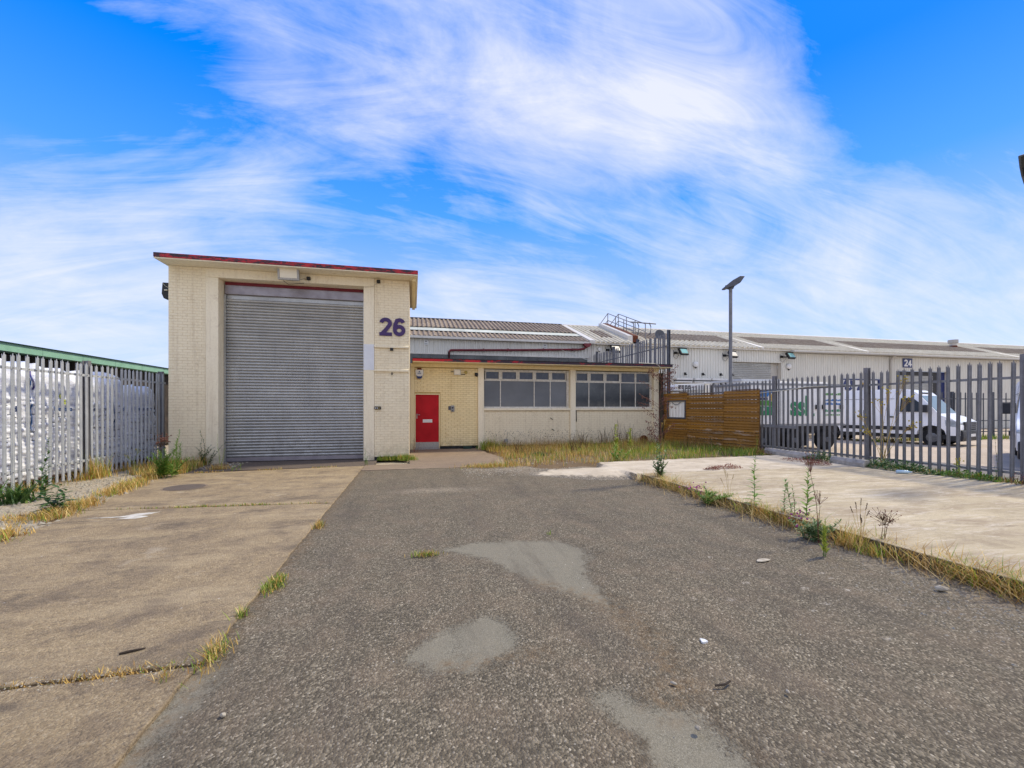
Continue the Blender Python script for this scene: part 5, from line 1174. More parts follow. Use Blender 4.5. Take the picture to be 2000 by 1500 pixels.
# ================================================================ VEHICLES AND TRAILERS
def make_van(loc, heading, label):
    """panel van; local +x is the front, local -y the side facing the camera"""
    v = root('panel_van', loc, label, 'van', 'white panel vans', heading)
    W2 = 1.0; L_ = 5.95
    prof = [(-2.95, 0.46), (-2.97, 0.60), (-2.98, 1.3), (-2.93, 2.20), (-2.80, 2.36), (-2.4, 2.41), (0.9, 2.42), (1.30, 2.37), (1.52, 2.26), (1.62, 2.16), (2.28, 1.34), (2.34, 1.28), (2.66, 1.16), (2.86, 1.02), (2.93, 0.86), (2.93, 0.46),
            (2.52, 0.46), (2.46, 0.66), (2.28, 0.82), (2.05, 0.87), (1.82, 0.82), (1.64, 0.66), (1.58, 0.46), (-1.26, 0.46), (-1.32, 0.66), (-1.5, 0.82), (-1.73, 0.87), (-1.96, 0.82), (-2.14, 0.66), (-2.20, 0.46)]
    bm = bmesh.new(); n = len(prof)
    def hw(z): return W2 if z < 1.15 else W2-0.16*((z-1.15)/1.27)
    a = [bm.verts.new((x, -hw(z), z)) for x, z in prof]; b = [bm.verts.new((x, hw(z), z)) for x, z in prof]
    bm.faces.new(a); bm.faces.new(b[::-1])
    for i in range(n): bm.faces.new((a[(i+1) % n], a[i], b[i], b[(i+1) % n]))
    bmesh.ops.recalc_face_normals(bm, faces=bm.faces)
    es = [e for e in bm.edges if (abs(e.verts[0].co.y-e.verts[1].co.y) < 0.4 and len(e.link_faces) == 2 and e.calc_face_angle(0) > R(50) and min(e.verts[0].co.z, e.verts[1].co.z) > 0.5 and not (0.4 < e.verts[0].co.z < 0.9 and -2.25 < e.verts[0].co.x < 2.55))]
    bmesh.ops.bevel(bm, geom=es, offset=0.07, segments=3, affect='EDGES', profile=0.6, clamp_overlap=True)
    bmesh.ops.triangulate(bm, faces=[f for f in bm.faces if len(f.verts) > 8])
    me = bpy.data.meshes.new('body'); bm.to_mesh(me); bm.free(); me.materials.append(M['van'])
    me.polygons.foreach_set('use_smooth', [True]*len(me.polygons)); me.set_sharp_from_angle(angle=R(30))
    body = link('body', me, v, world=False)
    def side(poly, name, mat, th=0.008, both=True, off=0.0, parent=None):
        for s in ((-1, 1) if both else (-1,)):
            mb = MB(); m = len(poly)
            vs = [(x, s*(hw(z)+off+0.001), z) for x, z in poly]+[(x, s*(hw(z)+off+th), z) for x, z in poly]
            mb.add(vs, [tuple(range(m)), tuple(range(m, 2*m))]+[(i, (i+1) % m, m+(i+1) % m, m+i) for i in range(m)])
            put(mb, name, mat, parent or v, world=False)
    side([(1.0, 1.42), (2.02, 1.42), (1.86, 1.62), (1.42, 2.02), (1.02, 2.02)], 'side_window', M['vanglass'])
    side([(0.86, 0.5), (0.885, 0.5), (0.885, 2.2), (0.86, 2.2)], 'door_seam', M['steel_dark'], 0.004)
    side([(-0.35, 0.55), (-0.33, 0.55), (-0.33, 2.25), (-0.35, 2.25)], 'door_seam', M['steel_dark'], 0.004)
    side([(-2.9, 1.98), (0.80, 1.98), (0.80, 2.0), (-2.9, 2.0)], 'body_crease', M['greyplastic'], 0.004)
    side([(-1.2, 0.62), (1.5, 0.62), (1.5, 0.78), (-1.2, 0.78)], 'rub_strip', M['bumper'], 0.02)
    side([(-2.9, 0.62), (-2.22, 0.62), (-2.22, 0.78), (-2.9, 0.78)], 'rub_strip', M['bumper'], 0.02)
    side([(0.62, 1.16), (0.80, 1.16), (0.80, 1.22), (0.62, 1.22)], 'door_handle', M['bumper'], 0.03)
    side([(-0.55, 1.16), (-0.38, 1.16), (-0.38, 1.22), (-0.55, 1.22)], 'door_handle', M['bumper'], 0.03)
    # windscreen (sits on the raked front), grille, bumper, lamps
    def rake(x0, z0, x1, z1, w0, w1, name, mat, push=0.012):
        d = Vector((x1-x0, 0, z1-z0)).normalized(); nn = Vector((-d.z, 0, d.x)); nn = nn if nn.x > 0 else -nn
        vs = [Vector((x0, -w0, z0)), Vector((x0, w0, z0)), Vector((x1, w1, z1)), Vector((x1, -w1, z1))]
        put(MB().add([p+nn*0.002 for p in vs]+[p+nn*push for p in vs], [(0, 3, 2, 1), (4, 5, 6, 7), (0, 1, 5, 4), (1, 2, 6, 5), (2, 3, 7, 6), (3, 0, 4, 7)]), name, mat, v, world=False)
    rake(2.26, 1.365, 1.66, 2.11, 0.90, 0.80, 'windscreen', M['screen'])
    put(MB().prism([(2.50, 0.22), (2.98, 0.24), (3.02, 0.40), (3.00, 0.66), (2.94, 0.70), (2.60, 0.70), (2.5, 0.46)], -0.98, 0.98, 'y'), 'bumper', M['bumper'], v, world=False, bevel=0.03, seg=2)
    put(MB().box(2.90, -0.62, 0.70, 2.955, 0.62, 1.02), 'grille', M['bumper'], v, world=False, bevel=0.01)
    for k in range(4): put(MB().box(2.955, -0.58, 0.725+k*0.075, 2.975, 0.58, 0.765+k*0.075), 'grille_bar', M['steel_dark'], v, world=False)
    for s in (-1, 1):
        put(MB().prism([(2.48, 0.84), (2.90, 0.78), (2.915, 0.96), (2.72, 1.10), (2.46, 1.10)], s*0.66, s*1.004, 'y'), 'headlight', M['lamp'], v, world=False, bevel=0.02)
        put(MB().box(1.80, s*0.98, 1.40, 2.0, s*1.26, 1.72), 'mirror', M['bumper'], v, world=False, bevel=0.03)
        for x in (2.05, -1.73):
            T = Matrix.Translation((x, s*0.80, 0.35)) @ Matrix.Rotation(R(90), 4, 'X')
            w_ = put(MB().lathe([(0.23, -0.11), (0.32, -0.11), (0.35, -0.08), (0.35, 0.08), (0.32, 0.11), (0.23, 0.11)], 24, T), 'wheel', M['tyre'], v, world=False, smooth=True)
            put(MB().lathe([(0.05, -0.125), (0.17, -0.118), (0.228, -0.10), (0.228, 0.10), (0.17, 0.118), (0.05, 0.125)], 16, T), 'rim', M['rim'], w_, world=False, smooth=True)
            put(MB().box(x-0.40, s*0.50, 0.40, x+0.40, s*0.72, 0.80), 'wheel_arch', M['bumper'], v, world=False)
    put(MB().box(3.02, -0.27, 0.42, 3.03, 0.27, 0.53), 'number_plate', M['white'], v, world=False)
    put(MB().box(-2.9, -0.9, 0.30, 2.5, 0.9, 0.47), 'underbody', M['bumper'], v, world=False)
    put(MB().box(-3.04, -0.98, 0.38, -2.93, 0.98, 0.62), 'rear_bumper', M['bumper'], v, world=False, bevel=0.02)
    put(MB().box(1.36, -0.5, 2.22, 1.60, 0.5, 2.26), 'roof_vent', M['bumper'], v, world=False)
    return v
hd = R(-75)
van = make_van((21.5, 15.75, -0.04), hd, 'white panel van parked side on behind the right palisade, nose to the right')
v2 = copy_tree(van); v2.location = (18.22, 8.40, -0.02); v2.rotation_euler = (0, 0, R(209)); v2['label'] = 'white van cut off by the right frame edge, mirror and black bumper showing'
# white car nose far right
def make_car(loc, heading, label):
    c = root('parked_car', loc, label, 'car', None, heading)
    prof = [(-2.1, 0.3), (-2.12, 0.8), (-2.0, 1.0), (-1.3, 1.42), (0.2, 1.45), (1.0, 0.98), (1.9, 0.86), (2.1, 0.66), (2.12, 0.3), (1.75, 0.3), (1.6, 0.58), (1.3, 0.68), (1.0, 0.58), (0.86, 0.3), (-0.9, 0.3), (-1.05, 0.58), (-1.35, 0.68), (-1.65, 0.58), (-1.8, 0.3)]
    put(MB().prism(prof, -0.85, 0.85, 'y'), 'body', M['van'], c, world=False, bevel=0.05, seg=2, smooth=True)
    for s in (-1, 1):
        put(MB().prism([(-1.2, 1.02), (0.75, 1.02), (0.15, 1.38), (-1.1, 1.36)], s*0.851, s*0.86, 'y'), 'side_window', M['vanglass'], c, world=False)
        put(MB().box(1.92, s*0.45, 0.62, 2.11, s*0.83, 0.76), 'headlight', M['lamp'], c, world=False, bevel=0.02)
        for x in (1.3, -1.35):
            T = Matrix.Translation((x, s*0.75, 0.31)) @ Matrix.Rotation(R(90), 4, 'X')
            w_ = put(MB().lathe([(0.2, -0.1), (0.29, -0.1), (0.31, -0.07), (0.31, 0.07), (0.29, 0.1), (0.2, 0.1)], 20, T), 'wheel', M['tyre'], c, world=False, smooth=True)
            put(MB().lathe([(0.05, -0.11), (0.198, -0.09), (0.198, 0.09), (0.05, 0.11)], 14, T), 'rim', M['rim'], w_, world=False)
    put(MB().box(2.10, -0.5, 0.32, 2.14, 0.5, 0.5), 'grille', M['bumper'], c, world=False)
    return c
make_car((27.2, 18.6, 0), R(190), 'small white car behind the dark low palisade at the far right')
# box trailer with green lettering
tr = root('box_trailer', (13.8, 13.9, 0), 'white box trailer lettered ssl in green behind the palisade', 'trailer')
tY = 13.0
put(MB().box(11.75, tY, 0.95, 15.95, tY+1.9, 2.40), 'box', M['trailer'], tr, bevel=0.02)
put(MB().box(11.7, tY-0.012, 2.36, 15.98, tY+1.92, 2.44), 'roof_rail', M['greyplastic'], tr)
put(MB().box(11.75, tY-0.008, 0.88, 15.97, tY+1.9, 0.945), 'floor_rail', M['greyplastic'], tr)
put(MB().box(11.9, tY+0.25, 0.60, 15.9, tY+1.7, 0.875), 'chassis', M['bumper'], tr)
for x in (12.35, 13.75, 15.2):
    T = Matrix.Translation((x, tY+0.2, 0.36)) @ Matrix.Rotation(R(90), 4, 'X')
    w_ = put(MB().lathe([(0.22, -0.13), (0.34, -0.13), (0.38, -0.1), (0.38, 0.1), (0.34, 0.13), (0.22, 0.13)], 20, T), 'wheel', M['tyre'], tr, smooth=True)
    put(MB().lathe([(0.05, -0.14), (0.218, -0.1), (0.218, 0.1), (0.05, 0.14)], 14, T), 'rim', M['steel_dark'], w_)
put(MB().box(11.9, tY+0.3, 0.02, 12.9, tY+0.5, 0.88).box(14.0, tY+0.5, 0.1, 14.8, tY+0.7, 0.88).box(13.0, tY+1.5, 0.0, 15.8, tY+1.6, 0.9), 'side_skirt', M['bumper'], tr)
for x in (14.62, 14.92, 15.75): put(MB().box(x-0.06, tY-0.05, 1.50, x+0.06, tY-0.012, 1.66), 'latch', M['black'], tr)
put(MB().box(14.78, tY-0.008, 0.96, 14.80, tY-0.001, 2.35).box(13.02, tY-0.008, 0.96, 13.04, tY-0.001, 2.35), 'panel_seam', M['greyplastic'], tr)
text('ssl', 0.98, (13.86, tY-0.012, 1.585), M['sgreen'], 'lettering', tr, fat=0.035, xs=0.86, depth=0.003)
put(MB().box(14.42, tY-0.016, 1.24, 14.52, tY-0.009, 1.34), 'lettering', M['sgreen'], tr)
put(MB().box(12.05, tY-0.012, 1.28, 12.78, tY-0.004, 1.60), 'logo_base', M['sgreen'], tr)
put(MB().prism([(12.05, 1.635), (12.78, 1.61), (12.78, 1.72), (12.5, 1.82), (12.05, 1.80)], tY-0.012, tY-0.004, 'y'), 'logo_field', M['lgreen'], tr)
put(MB().box(12.05, tY-0.012, 1.83, 12.46, tY-0.004, 1.92), 'logo_sea', M['blue'], tr)
put(MB().prism([(12.05, 1.945), (12.46, 1.945), (12.58, 2.08), (12.78, 2.10), (12.78, 2.16), (12.05, 2.16)], tY-0.012, tY-0.004, 'y'), 'logo_sky', M['lblue'], tr)
put(MB().prism([(12.56, 1.83), (12.78, 1.74), (12.78, 2.08), (12.64, 2.06), (12.56, 1.95)], tY-0.0135, tY-0.006, 'y'), 'logo_sun', M['gold'], tr)
text('&', 0.16, (12.30, tY-0.016, 1.50), M['white'], 'lettering', tr, depth=0.002)
for (s_, z, sz, mm) in (('TECHNICAL', 2.06, 0.13, 'lgreen'), ('Environmental', 1.83, 0.12, 'lblue'), ('Pro', 1.68, 0.13, 'lblue'), ('01', 1.42, 0.15, 'sgreen'), ('', 1.27, 0.1, 'sgreen')):
    pass
# faded small print seen only as broken dashes between the pales
def dashes(z, h, mm, x0=15.02, x1=15.72, seed=1):
    r = random.Random(seed); mb = MB(); x = x0
    while x < x1:
        w = r.uniform(0.03, 0.07); mb.box(x, tY-0.009, z, x+w, tY-0.003, z+h*r.uniform(.6, 1)); x += w+r.uniform(0.012, 0.03)
    put(mb, 'faded_print', M[mm], tr)
dashes(2.02, 0.09, 'lgreen', seed=3); dashes(1.80, 0.08, 'lblue', seed=4); dashes(1.66, 0.09, 'lblue', seed=5); dashes(1.40, 0.10, 'sgreen', seed=6); dashes(1.26, 0.06, 'lgreen', seed=7)
# white trailer with black arrow graphics, side on to the camera's right
t2 = root('box_trailer', (14.4, 16.6, 0), 'white box trailer with black chevron graphics behind the lamp post', 'trailer')
put(MB().box(13.5, 15.45, 0.6, 15.4, 17.75, 2.74), 'box', M['trailer'], t2, bevel=0.03)
put(MB().box(13.47, 15.42, 2.68, 15.43, 17.78, 2.77), 'roof_rail', M['white'], t2)
put(MB().box(13.7, 15.6, 0.3, 15.2, 17.6, 0.6), 'chassis', M['bumper'], t2)
for y_ in (16.2, 17.0):
    T = Matrix.Translation((13.65, y_, 0.33)) @ Matrix.Rotation(R(90), 4, 'Y'); w_ = put(MB().lathe([(0.2, -0.1), (0.32, -0.1), (0.34, 0), (0.32, 0.1), (0.2, 0.1)], 18, T), 'wheel', M['tyre'], t2, smooth=True); put(MB().lathe([(0.05, -0.11), (0.198, -0.08), (0.198, 0.08), (0.05, 0.11)], 12, T), 'rim', M['rim'], w_)
for (yc, kind) in ((17.15, 'arc'), (16.62, 'chev'), (16.32, 'chev')):
    mb = MB()
    if kind == 'arc':
        g_ = ring(0, 0, 0.20, 0.34, 100, 260, -0.006, 0.0); mb.add([(13.488+y, yc-x-0.1, 2.36+z) for x, y, z in g_.v], g_.f)
    else:
        mb.add([(x, yc-a, 2.36+b) for x in (13.486, 13.492) for a, b in ((-0.12, 0.30), (-0.02, 0.30), (0.12, 0.0), (-0.02, -0.30), (-0.12, -0.30), (0.02, 0.0))], [(5, 4, 3, 2, 1, 0), (6, 7, 8, 9, 10, 11)]+[(i, (i+1) % 6, 6+(i+1) % 6, 6+i) for i in range(6)])
    put(mb, 'chevron', M['black'], t2)
t3 = root('vent_trailer', (12.1, 18.3, 0), 'white slatted vent unit showing over the timber screen', 'trailer')
put(MB().box(11.62, 17.5, 0.5, 13.1, 19.5, 2.30), 'box', M['trailer'], t3, bevel=0.02)
put(MB().prism([(11.55, 2.32), (13.15, 2.36), (13.13, 2.68), (11.72, 2.62), (11.62, 2.52)], 17.3, 19.5, 'y'), 'top_unit', M['trailer'], t3, bevel=0.03, seg=2)
for i in range(4):
    for j in range(2): put(MB().box(11.76+i*0.17, 17.285, 2.42+j*0.095, 11.88+i*0.17, 17.299, 2.48+j*0.095), 'vent_slot', M['black'], t3)
put(MB().box(12.46, 17.285, 2.48, 12.52, 17.299, 2.52).box(12.6, 17.285, 2.5, 12.7, 17.299, 2.53), 'red_mark', M['crimson'], t3)
put(MB().box(11.7, 17.6, 0.0, 13.0, 19.4, 0.48), 'chassis', M['bumper'], t3)
cn = root('container', (19, 20, 0), 'long beige container roofline above the lettered trailer', 'container')
put(MB().box(16.75, 19.3, 0.1, 22.4, 21.6, 2.86), 'box', M['beige'], cn, bevel=0.02)
put(MB().box(16.72, 19.27, 2.80, 22.43, 21.63, 2.98), 'top_rail', M['trailer'], cn, bevel=0.01)
put(MB().box(16.55, 19.25, 2.75, 16.75, 19.6, 3.05), 'corner_block', M['rust'], cn)
# ================================================================ VEGETATION
def leaf_geo(L, w, droop=0.15):
    v = [(0, 0, 0), (0.32*L, -w/2, 0.05*L), (0.32*L, 0, 0.0), (0.32*L, w/2, 0.05*L), (0.72*L, -w*0.4, 0.03*L-droop*L*0.4), (0.72*L, 0, -droop*L*0.45), (0.72*L, w*0.4, 0.03*L-droop*L*0.4), (L, 0, -droop*L)]
    f = [(0, 1, 2), (0, 2, 3), (1, 4, 5, 2), (2, 5, 6, 3), (4, 7, 5), (5, 7, 6)]
    return v, f
class LB:
    """leaf bag: many leaves in one mesh, with a random 'tint' per leaf"""
    def __init__(s): s.v = []; s.f = []; s.t = []
    def leaf(s, pos, az, el, L, w, droop, tint, roll=0):
        v, f = leaf_geo(L, w, droop); T = Matrix.Translation(pos) @ Matrix.Rotation(az, 4, 'Z') @ Matrix.Rotation(-el, 4, 'Y') @ Matrix.Rotation(roll, 4, 'X')
        b = len(s.v); s.v += [tuple(T @ Vector(p)) for p in v]; s.f += [tuple(i+b for i in q) for q in f]; s.t += [tint]*len(v)
    def blob(s, pos, r, tint, n=5):
        b = len(s.v); p = Vector(pos)
        s.v += [tuple(p+Vector((0, 0, r))), tuple(p-Vector((0, 0, r)))]+[tuple(p+Vector((math.cos(6.283*k/n)*r, math.sin(6.283*k/n)*r, 0))) for k in range(n)]
        for k in range(n): s.f += [(b, b+2+k, b+2+(k+1) % n), (b+1, b+2+(k+1) % n, b+2+k)]
        s.t += [tint]*(n+2)
    def put(s, name, mat, parent, kind=None):
        me = bpy.data.meshes.new(name); me.from_pydata(s.v, [], s.f)
        at = me.attributes.new('tint', 'FLOAT', 'POINT'); at.data.foreach_set('value', s.t); me.materials.append(M[mat])
        return link(name, me, parent, world=False, kind=kind)
def stem_path(h, lean, wob, r, n=7):
    a = r.uniform(0, 6.28); dx, dy = lean if lean else (0, 0)
    return [Vector((dx*(i/n)**1.6+wob*math.sin(i*1.3+a)*i/n, dy*(i/n)**1.6+wob*math.cos(i*1.1+a)*i/n, h*i/n)) for i in range(n+1)]
def at_path(p, t):
    x = t*(len(p)-1); i = min(int(x), len(p)-2); return p[i].lerp(p[i+1], x-i)
def weed(name, label, loc, stems, leaf=(0.08, 0.02), per=16, mat='leaf', stem_mat='leaf_y', seed=1, t0=0.06, spread=0.06, el=(0.2, 0.8), droop=0.25, taper=0.55, singles=False, top=None, cat='weed', r0=0.005, group=None):
    """stems: list of (height, (lean x, lean y)); top = (mat, size, count, spread) for flowers or seed heads"""
    r = random.Random(seed); w = root(name, loc, label, cat, group)
    sm = MB(); lb = LB(); tops = LB()
    for (h, lean) in stems:
        bx, by = r.uniform(-spread, spread), r.uniform(-spread, spread)
        p = [q+Vector((bx, by, 0)) for q in stem_path(h, lean, 0.012+h*0.012, r)]
        sm.tube(p, [r0*(1-0.75*i/(len(p)-1)) for i in range(len(p))], 5)
        az = r.uniform(0, 6.28)
        for k in range(per):
            t = t0+(1-t0)*(k+0.5)/per; q = at_path(p, t); az += 2.4+r.uniform(-.3, .3); s = (1-taper*t)*r.uniform(.8, 1.15)
            e = r.uniform(*el)+0.35*t
            if singles and leaf[0]*s > 0.055:
                v, f = leaf_geo(leaf[0]*s, leaf[1]*s*1.05, droop)
                me = bpy.data.meshes.new('leaf'); me.from_pydata(v, [], f); ta = me.attributes.new('tint', 'FLOAT', 'POINT'); ta.data.foreach_set('value', [r.random()]*8); me.materials.append(M[mat])
                o = link('leaf', me, w, tuple(q), world=False); o.rotation_euler = (Matrix.Rotation(az, 4, 'Z') @ Matrix.Rotation(-e, 4, 'Y')).to_euler()
            else: lb.leaf(q, az, e, leaf[0]*s, leaf[1]*s, droop, r.random())
        if top:
            mt, sz, cnt, sp = top
            for k in range(cnt):
                d = Vector((r.gauss(0, sp), r.gauss(0, sp), r.uniform(-sp*1.6, sp)))
                c = p[-1]+d; sm.tube([at_path(p, 0.8), c], 0.0016, 3); tops.blob(c, sz*r.uniform(.7, 1.2), r.random())
    put(sm, 'stem', M[stem_mat], w, world=False)
    if lb.v: lb.put('leaves', mat, w)
    if tops.v: tops.put('flower_head' if top[0] in ('pink', 'yellowfl') else 'seed_head', top[0], w, 'stuff')
    return w
def grass(name, pts, h, wd, cols, seed=1, lean=0.35, bend=0.4, parent=None, kind='stuff', heads=None):
    """pts (n,3) blade bases; h (lo, hi); cols list of ((r,g,b), weight, patch noise)"""
    rs = np.random.RandomState(seed); n = len(pts); H = rs.uniform(h[0], h[1], n)*rs.uniform(0.6, 1.0, n); az = rs.uniform(0, 6.283, n); ln = rs.uniform(0, lean, n)*H
    dx, dy = np.cos(az), np.sin(az); W = wd*rs.uniform(.6, 1.3, n)/2; px, py = -dy, dx
    V = np.zeros((n, 5, 3), np.float32)
    for k, (t, wf) in enumerate(((0, 1), (0, 1), (0.55, .8), (0.55, .8), (1, 0))):
        s = (-1, 1, -1, 1, 0)[k]; off = ln*t+bend*H*t**2.2*0.6
        V[:, k, 0] = pts[:, 0]+dx*off+px*W*wf*s; V[:, k, 1] = pts[:, 1]+dy*off+py*W*wf*s; V[:, k, 2] = pts[:, 2]+H*(t-0.18*bend*t*t)
    b = (np.arange(n)*5)[:, None]
    q = (b+np.array([0, 1, 3, 2])).astype(np.int32); t3 = (b+np.array([2, 3, 4])).astype(np.int32)
    me = bpy.data.meshes.new(name); me.vertices.add(n*5); me.vertices.foreach_set('co', V.ravel())
    li = np.concatenate([q.ravel(), t3.ravel()]); me.loops.add(len(li)); me.loops.foreach_set('vertex_index', li)
    me.polygons.add(2*n); me.polygons.foreach_set('loop_start', np.concatenate([np.arange(n)*4, n*4+np.arange(n)*3]).astype(np.int32)); me.update()
    C = np.array([S(*c) for c in cols[0]])[:, :3]; pw = cols[1](pts) if callable(cols[1]) else np.tile(np.array(cols[1], float), (n, 1))
    pw = pw/pw.sum(1, keepdims=True); u = rs.uniform(0, 1, n); idx = (u[:, None] > np.cumsum(pw, 1)).sum(1).clip(0, len(C)-1)
    cc = C[idx]*rs.uniform(.72, 1.12, (n, 1)); col = np.ones((n, 5, 4), np.float32); col[:, :, :3] = cc[:, None, :]
    at = me.color_attributes.new('col', 'FLOAT_COLOR', 'POINT'); at.data.foreach_set('color', col.ravel())
    me.materials.append(M['grass']); o = link(name, me, parent, world=parent is not None); o['kind'] = kind; return o
STRAW = [(222, 184, 98), (196, 156, 78), (238, 210, 142), (160, 178, 62), (112, 146, 46), (164, 124, 70)]
def snoise(P, f, ph): return np.sin(P[:, 0]*f+ph)*np.sin(P[:, 1]*f*1.13+ph*1.7)+0.5*np.sin(P[:, 0]*f*2.3+P[:, 1]*f*1.9+ph)
rs = np.random.RandomState(5)
def scatter(n, x0, x1, y0, y1, keep, z=0.02):
    P = np.column_stack([rs.uniform(x0, x1, n), rs.uniform(y0, y1, n)]); P = P[keep(P)]; return np.column_stack([P, z(P) if callable(z) else np.full(len(P), z)])
def zbed(P): return 0.015+0.05*np.clip((P[:, 0]-3)/5, 0, 1)
BED = [(2.7, 14.2), (2.75, 12.3), (2.0, 11.3), (1.95, 10.95), (3.2, 10.7), (5.0, 10.62), (7.0, 10.65), (9.5, 10.9), (11.1, 11.2), (11.0, 12.4), (10.2, 16.2), (2.6, 16.25)]
def kbed(P): return (inpoly_sd(P, BED) > rs.uniform(-0.12, 0.12, len(P))) & (snoise(P, 2.6, 0.7) > rs.uniform(-0.8, 1.0, len(P))) & (rs.uniform(0, 1, len(P)) < 0.55+0.45*np.clip((P[:, 1]-11.6)/1.6, 0, 1))
def wbed(P):
    g = np.clip((P[:, 0]-5.2)/2.4, 0, 1)*1.0+0.20+0.7*np.clip(snoise(P, 1.7, 2.0), 0, 1)+0.5*np.clip((P[:, 1]-14.5)/1.5, 0, 1)*np.clip((P[:, 0]-5.5)/2, 0, 1)
    return np.column_stack([1.0-0.62*np.clip(g, 0, 1), 0.7-0.4*np.clip(g, 0, 1), 0.8-0.55*np.clip(g, 0, 1), g*1.4, g*1.25, 0.25+0*g])
P = scatter(34000, 1.9, 11.2, 10.5, 16.3, kbed, zbed)
grass('weed_grass', P, (0.10, 0.34), 0.012, (STRAW, wbed), 1)
P = scatter(5200, 2.6, 11.0, 13.2, 16.25, lambda P: (inpoly_sd(P, BED) > 0) & (snoise(P, 1.9, 4.0) > rs.uniform(-1.0, 0.9, len(P))), zbed)
grass('tall_dry_grass', P, (0.30, 0.62), 0.008, ([(190, 160, 90), (150, 122, 74), (120, 110, 60), (128, 100, 74)], [1, 1, .7, .6]), 2, lean=0.2, bend=0.2)
# seed heads floating over the bed
lb = LB(); r_ = random.Random(3)
for i in range(900):
    x, y = r_.uniform(2.6, 10.4), r_.uniform(13.8, 16.15); lb.blob((x, y, 0.06+r_.uniform(0.34, 0.66)), r_.uniform(.006, .014), r_.random(), 4)
o = lb.put('grass_seed_heads', 'drybrown', None, 'stuff')
# straw along the kerb of the pad
def kerbpts(n, seed):
    q = np.random.RandomState(seed); y = q.uniform(1.3, 8.3, n); x = 4.93-0.02*(y-2)/6+q.normal(-0.07, 0.07, n); k = (np.sin(y*2.6+1)+np.sin(y*5.3)*0.6+np.sin(y*11.7)*0.4 > q.uniform(-1.6, 1.5, n))
    return np.column_stack([x, y, np.full(n, -0.005)])[k]
grass('kerb_straw', kerbpts(7000, 3), (0.12, 0.36), 0.007, (STRAW, [1.1, .9, .7, .55, .45, .6]), 3, lean=0.8, bend=0.9)
P = np.random.RandomState(8); y = P.uniform(1.2, 8.3, 1600); P = np.column_stack([4.78+P.normal(0, .16, 1600), y, np.full(1600, 0.0)])
grass('flattened_straw', P, (0.10, 0.30), 0.006, ([(214, 186, 120), (190, 160, 100), (150, 118, 74)], [1, 1, .6]), 4, lean=2.6, bend=0.3)
# straw along the rubble edge and under the left fence
def edgepts(n, seed, spread, off, ya=5.2, yb=12.2):
    q = np.random.RandomState(seed); y = q.uniform(ya, yb, n); x = np.array([leftx(v) for v in y])+off+q.normal(0, spread, n); k = (np.sin(y*3.4+0.4)+np.sin(y*7.1)*0.7+np.clip((y-8)*0.35, -1, 1) > q.uniform(-1.3, 1.5, n))
    return np.column_stack([x, y, np.full(n, 0.005)])[k]
grass('rubble_edge_straw', edgepts(7500, 11, 0.11, -0.10, 6.0), (0.05, 0.22), 0.009, (STRAW, [1.3, 1.0, .9, .45, .35, .5]), 5, lean=0.7, bend=0.6)
q = np.random.RandomState(12); y = q.uniform(8, 13.9, 2600); P = np.column_stack([-6.9+q.normal(0.05, .10, 2600), y, np.full(2600, 0.0)]); P = P[np.sin(y*4.1)+np.sin(y*9.3) > q.uniform(-.6, 1.6, 2600)]
grass('fence_foot_grass', P, (0.08, 0.34), 0.009, (STRAW, [1.2, 1.2, .7, .5, .5, .9]), 6, lean=0.5)
q = np.random.RandomState(13); P = np.column_stack([q.uniform(-6.3, -5.2, 2600), q.uniform(11.4, 13.2, 2600), np.full(2600, 0.0)]); P = P[P[:, 0] < -5.25-(P[:, 1]-12.2)*0.1]
grass('corner_grass', P, (0.08, 0.40), 0.010, (STRAW, [1.2, 1.0, .9, .6, .6, .4]), 7, lean=0.5)
# joints in the concrete and small gaps
def linepts(pts, n, s, seed, z=0.0):
    q = np.random.RandomState(seed); out = []
    for (a, b) in zip(pts[:-1], pts[1:]):
        t = q.uniform(0, 1, n); out.append(np.column_stack([a[0]+(b[0]-a[0])*t+q.normal(0, s, n), a[1]+(b[1]-a[1])*t+q.normal(0, s, n), np.full(n, z)]))
    return np.vstack(out)
GREENISH = [.7, .6, .5, 1.2, 1.2, .6]
grass('joint_grass', np.vstack([linepts([(-3.55, 7.60), (-2.2, 7.52)], 420, .016, 21), linepts([(-2.2, 7.50), (-1.3, 7.42)], 90, .012, 22), linepts([(-4.4, 7.68), (-3.5, 7.6)], 60, .012, 23)]), (0.02, 0.07), 0.009, (STRAW, GREENISH), 8)
grass('joint_grass', np.vstack([linepts([(-2.6, 2.90), (-1.7, 2.92), (-1.35, 2.93)], 130, .03, 24), linepts([(-1.9, 2.92), (-1.5, 2.93)], 160, .035, 26)]), (0.015, 0.06), 0.005, (STRAW, [1.5, 1.4, .8, .2, .15, .8]), 9, lean=1.0)
P = linepts([(-1.26, 12.0), (-5.3, 11.5)], 700, .05, 25); grass('threshold_weeds', P[(np.sin(P[:, 0]*5) > 0.1)], (0.02, 0.10), 0.009, (STRAW, [1.4, 1.2, .6, .5, .4, .8]), 10)
P = np.vstack([linepts([(-0.95, 13.22), (-0.1, 13.2)], 500, .05, 27), linepts([(-0.35, 13.15), (0.02, 13.05)], 500, .09, 28)])
grass('pier_foot_grass', P, (0.06, 0.26), 0.011, (STRAW, [.3, .3, .2, 1.5, 1.6, .2]), 11)
P = np.column_stack([rs.normal(2.05, .35, 900), rs.normal(11.05, .12, 900), np.full(900, 0.01)]); grass('path_edge_grass', P, (0.05, 0.16), 0.010, (STRAW, [1.4, 1.2, 1, .6, .5, .3]), 12)
P = linepts([(11.2, 11.8), (11.15, 5.0)], 2600, .11, 29, 0.115); P = P[P[:, 0] < 11.25]
grass('fence_line_weeds', P, (0.04, 0.20), 0.012, (STRAW, [.4, .4, .2, 1.1, 1.7, .4]), 13)
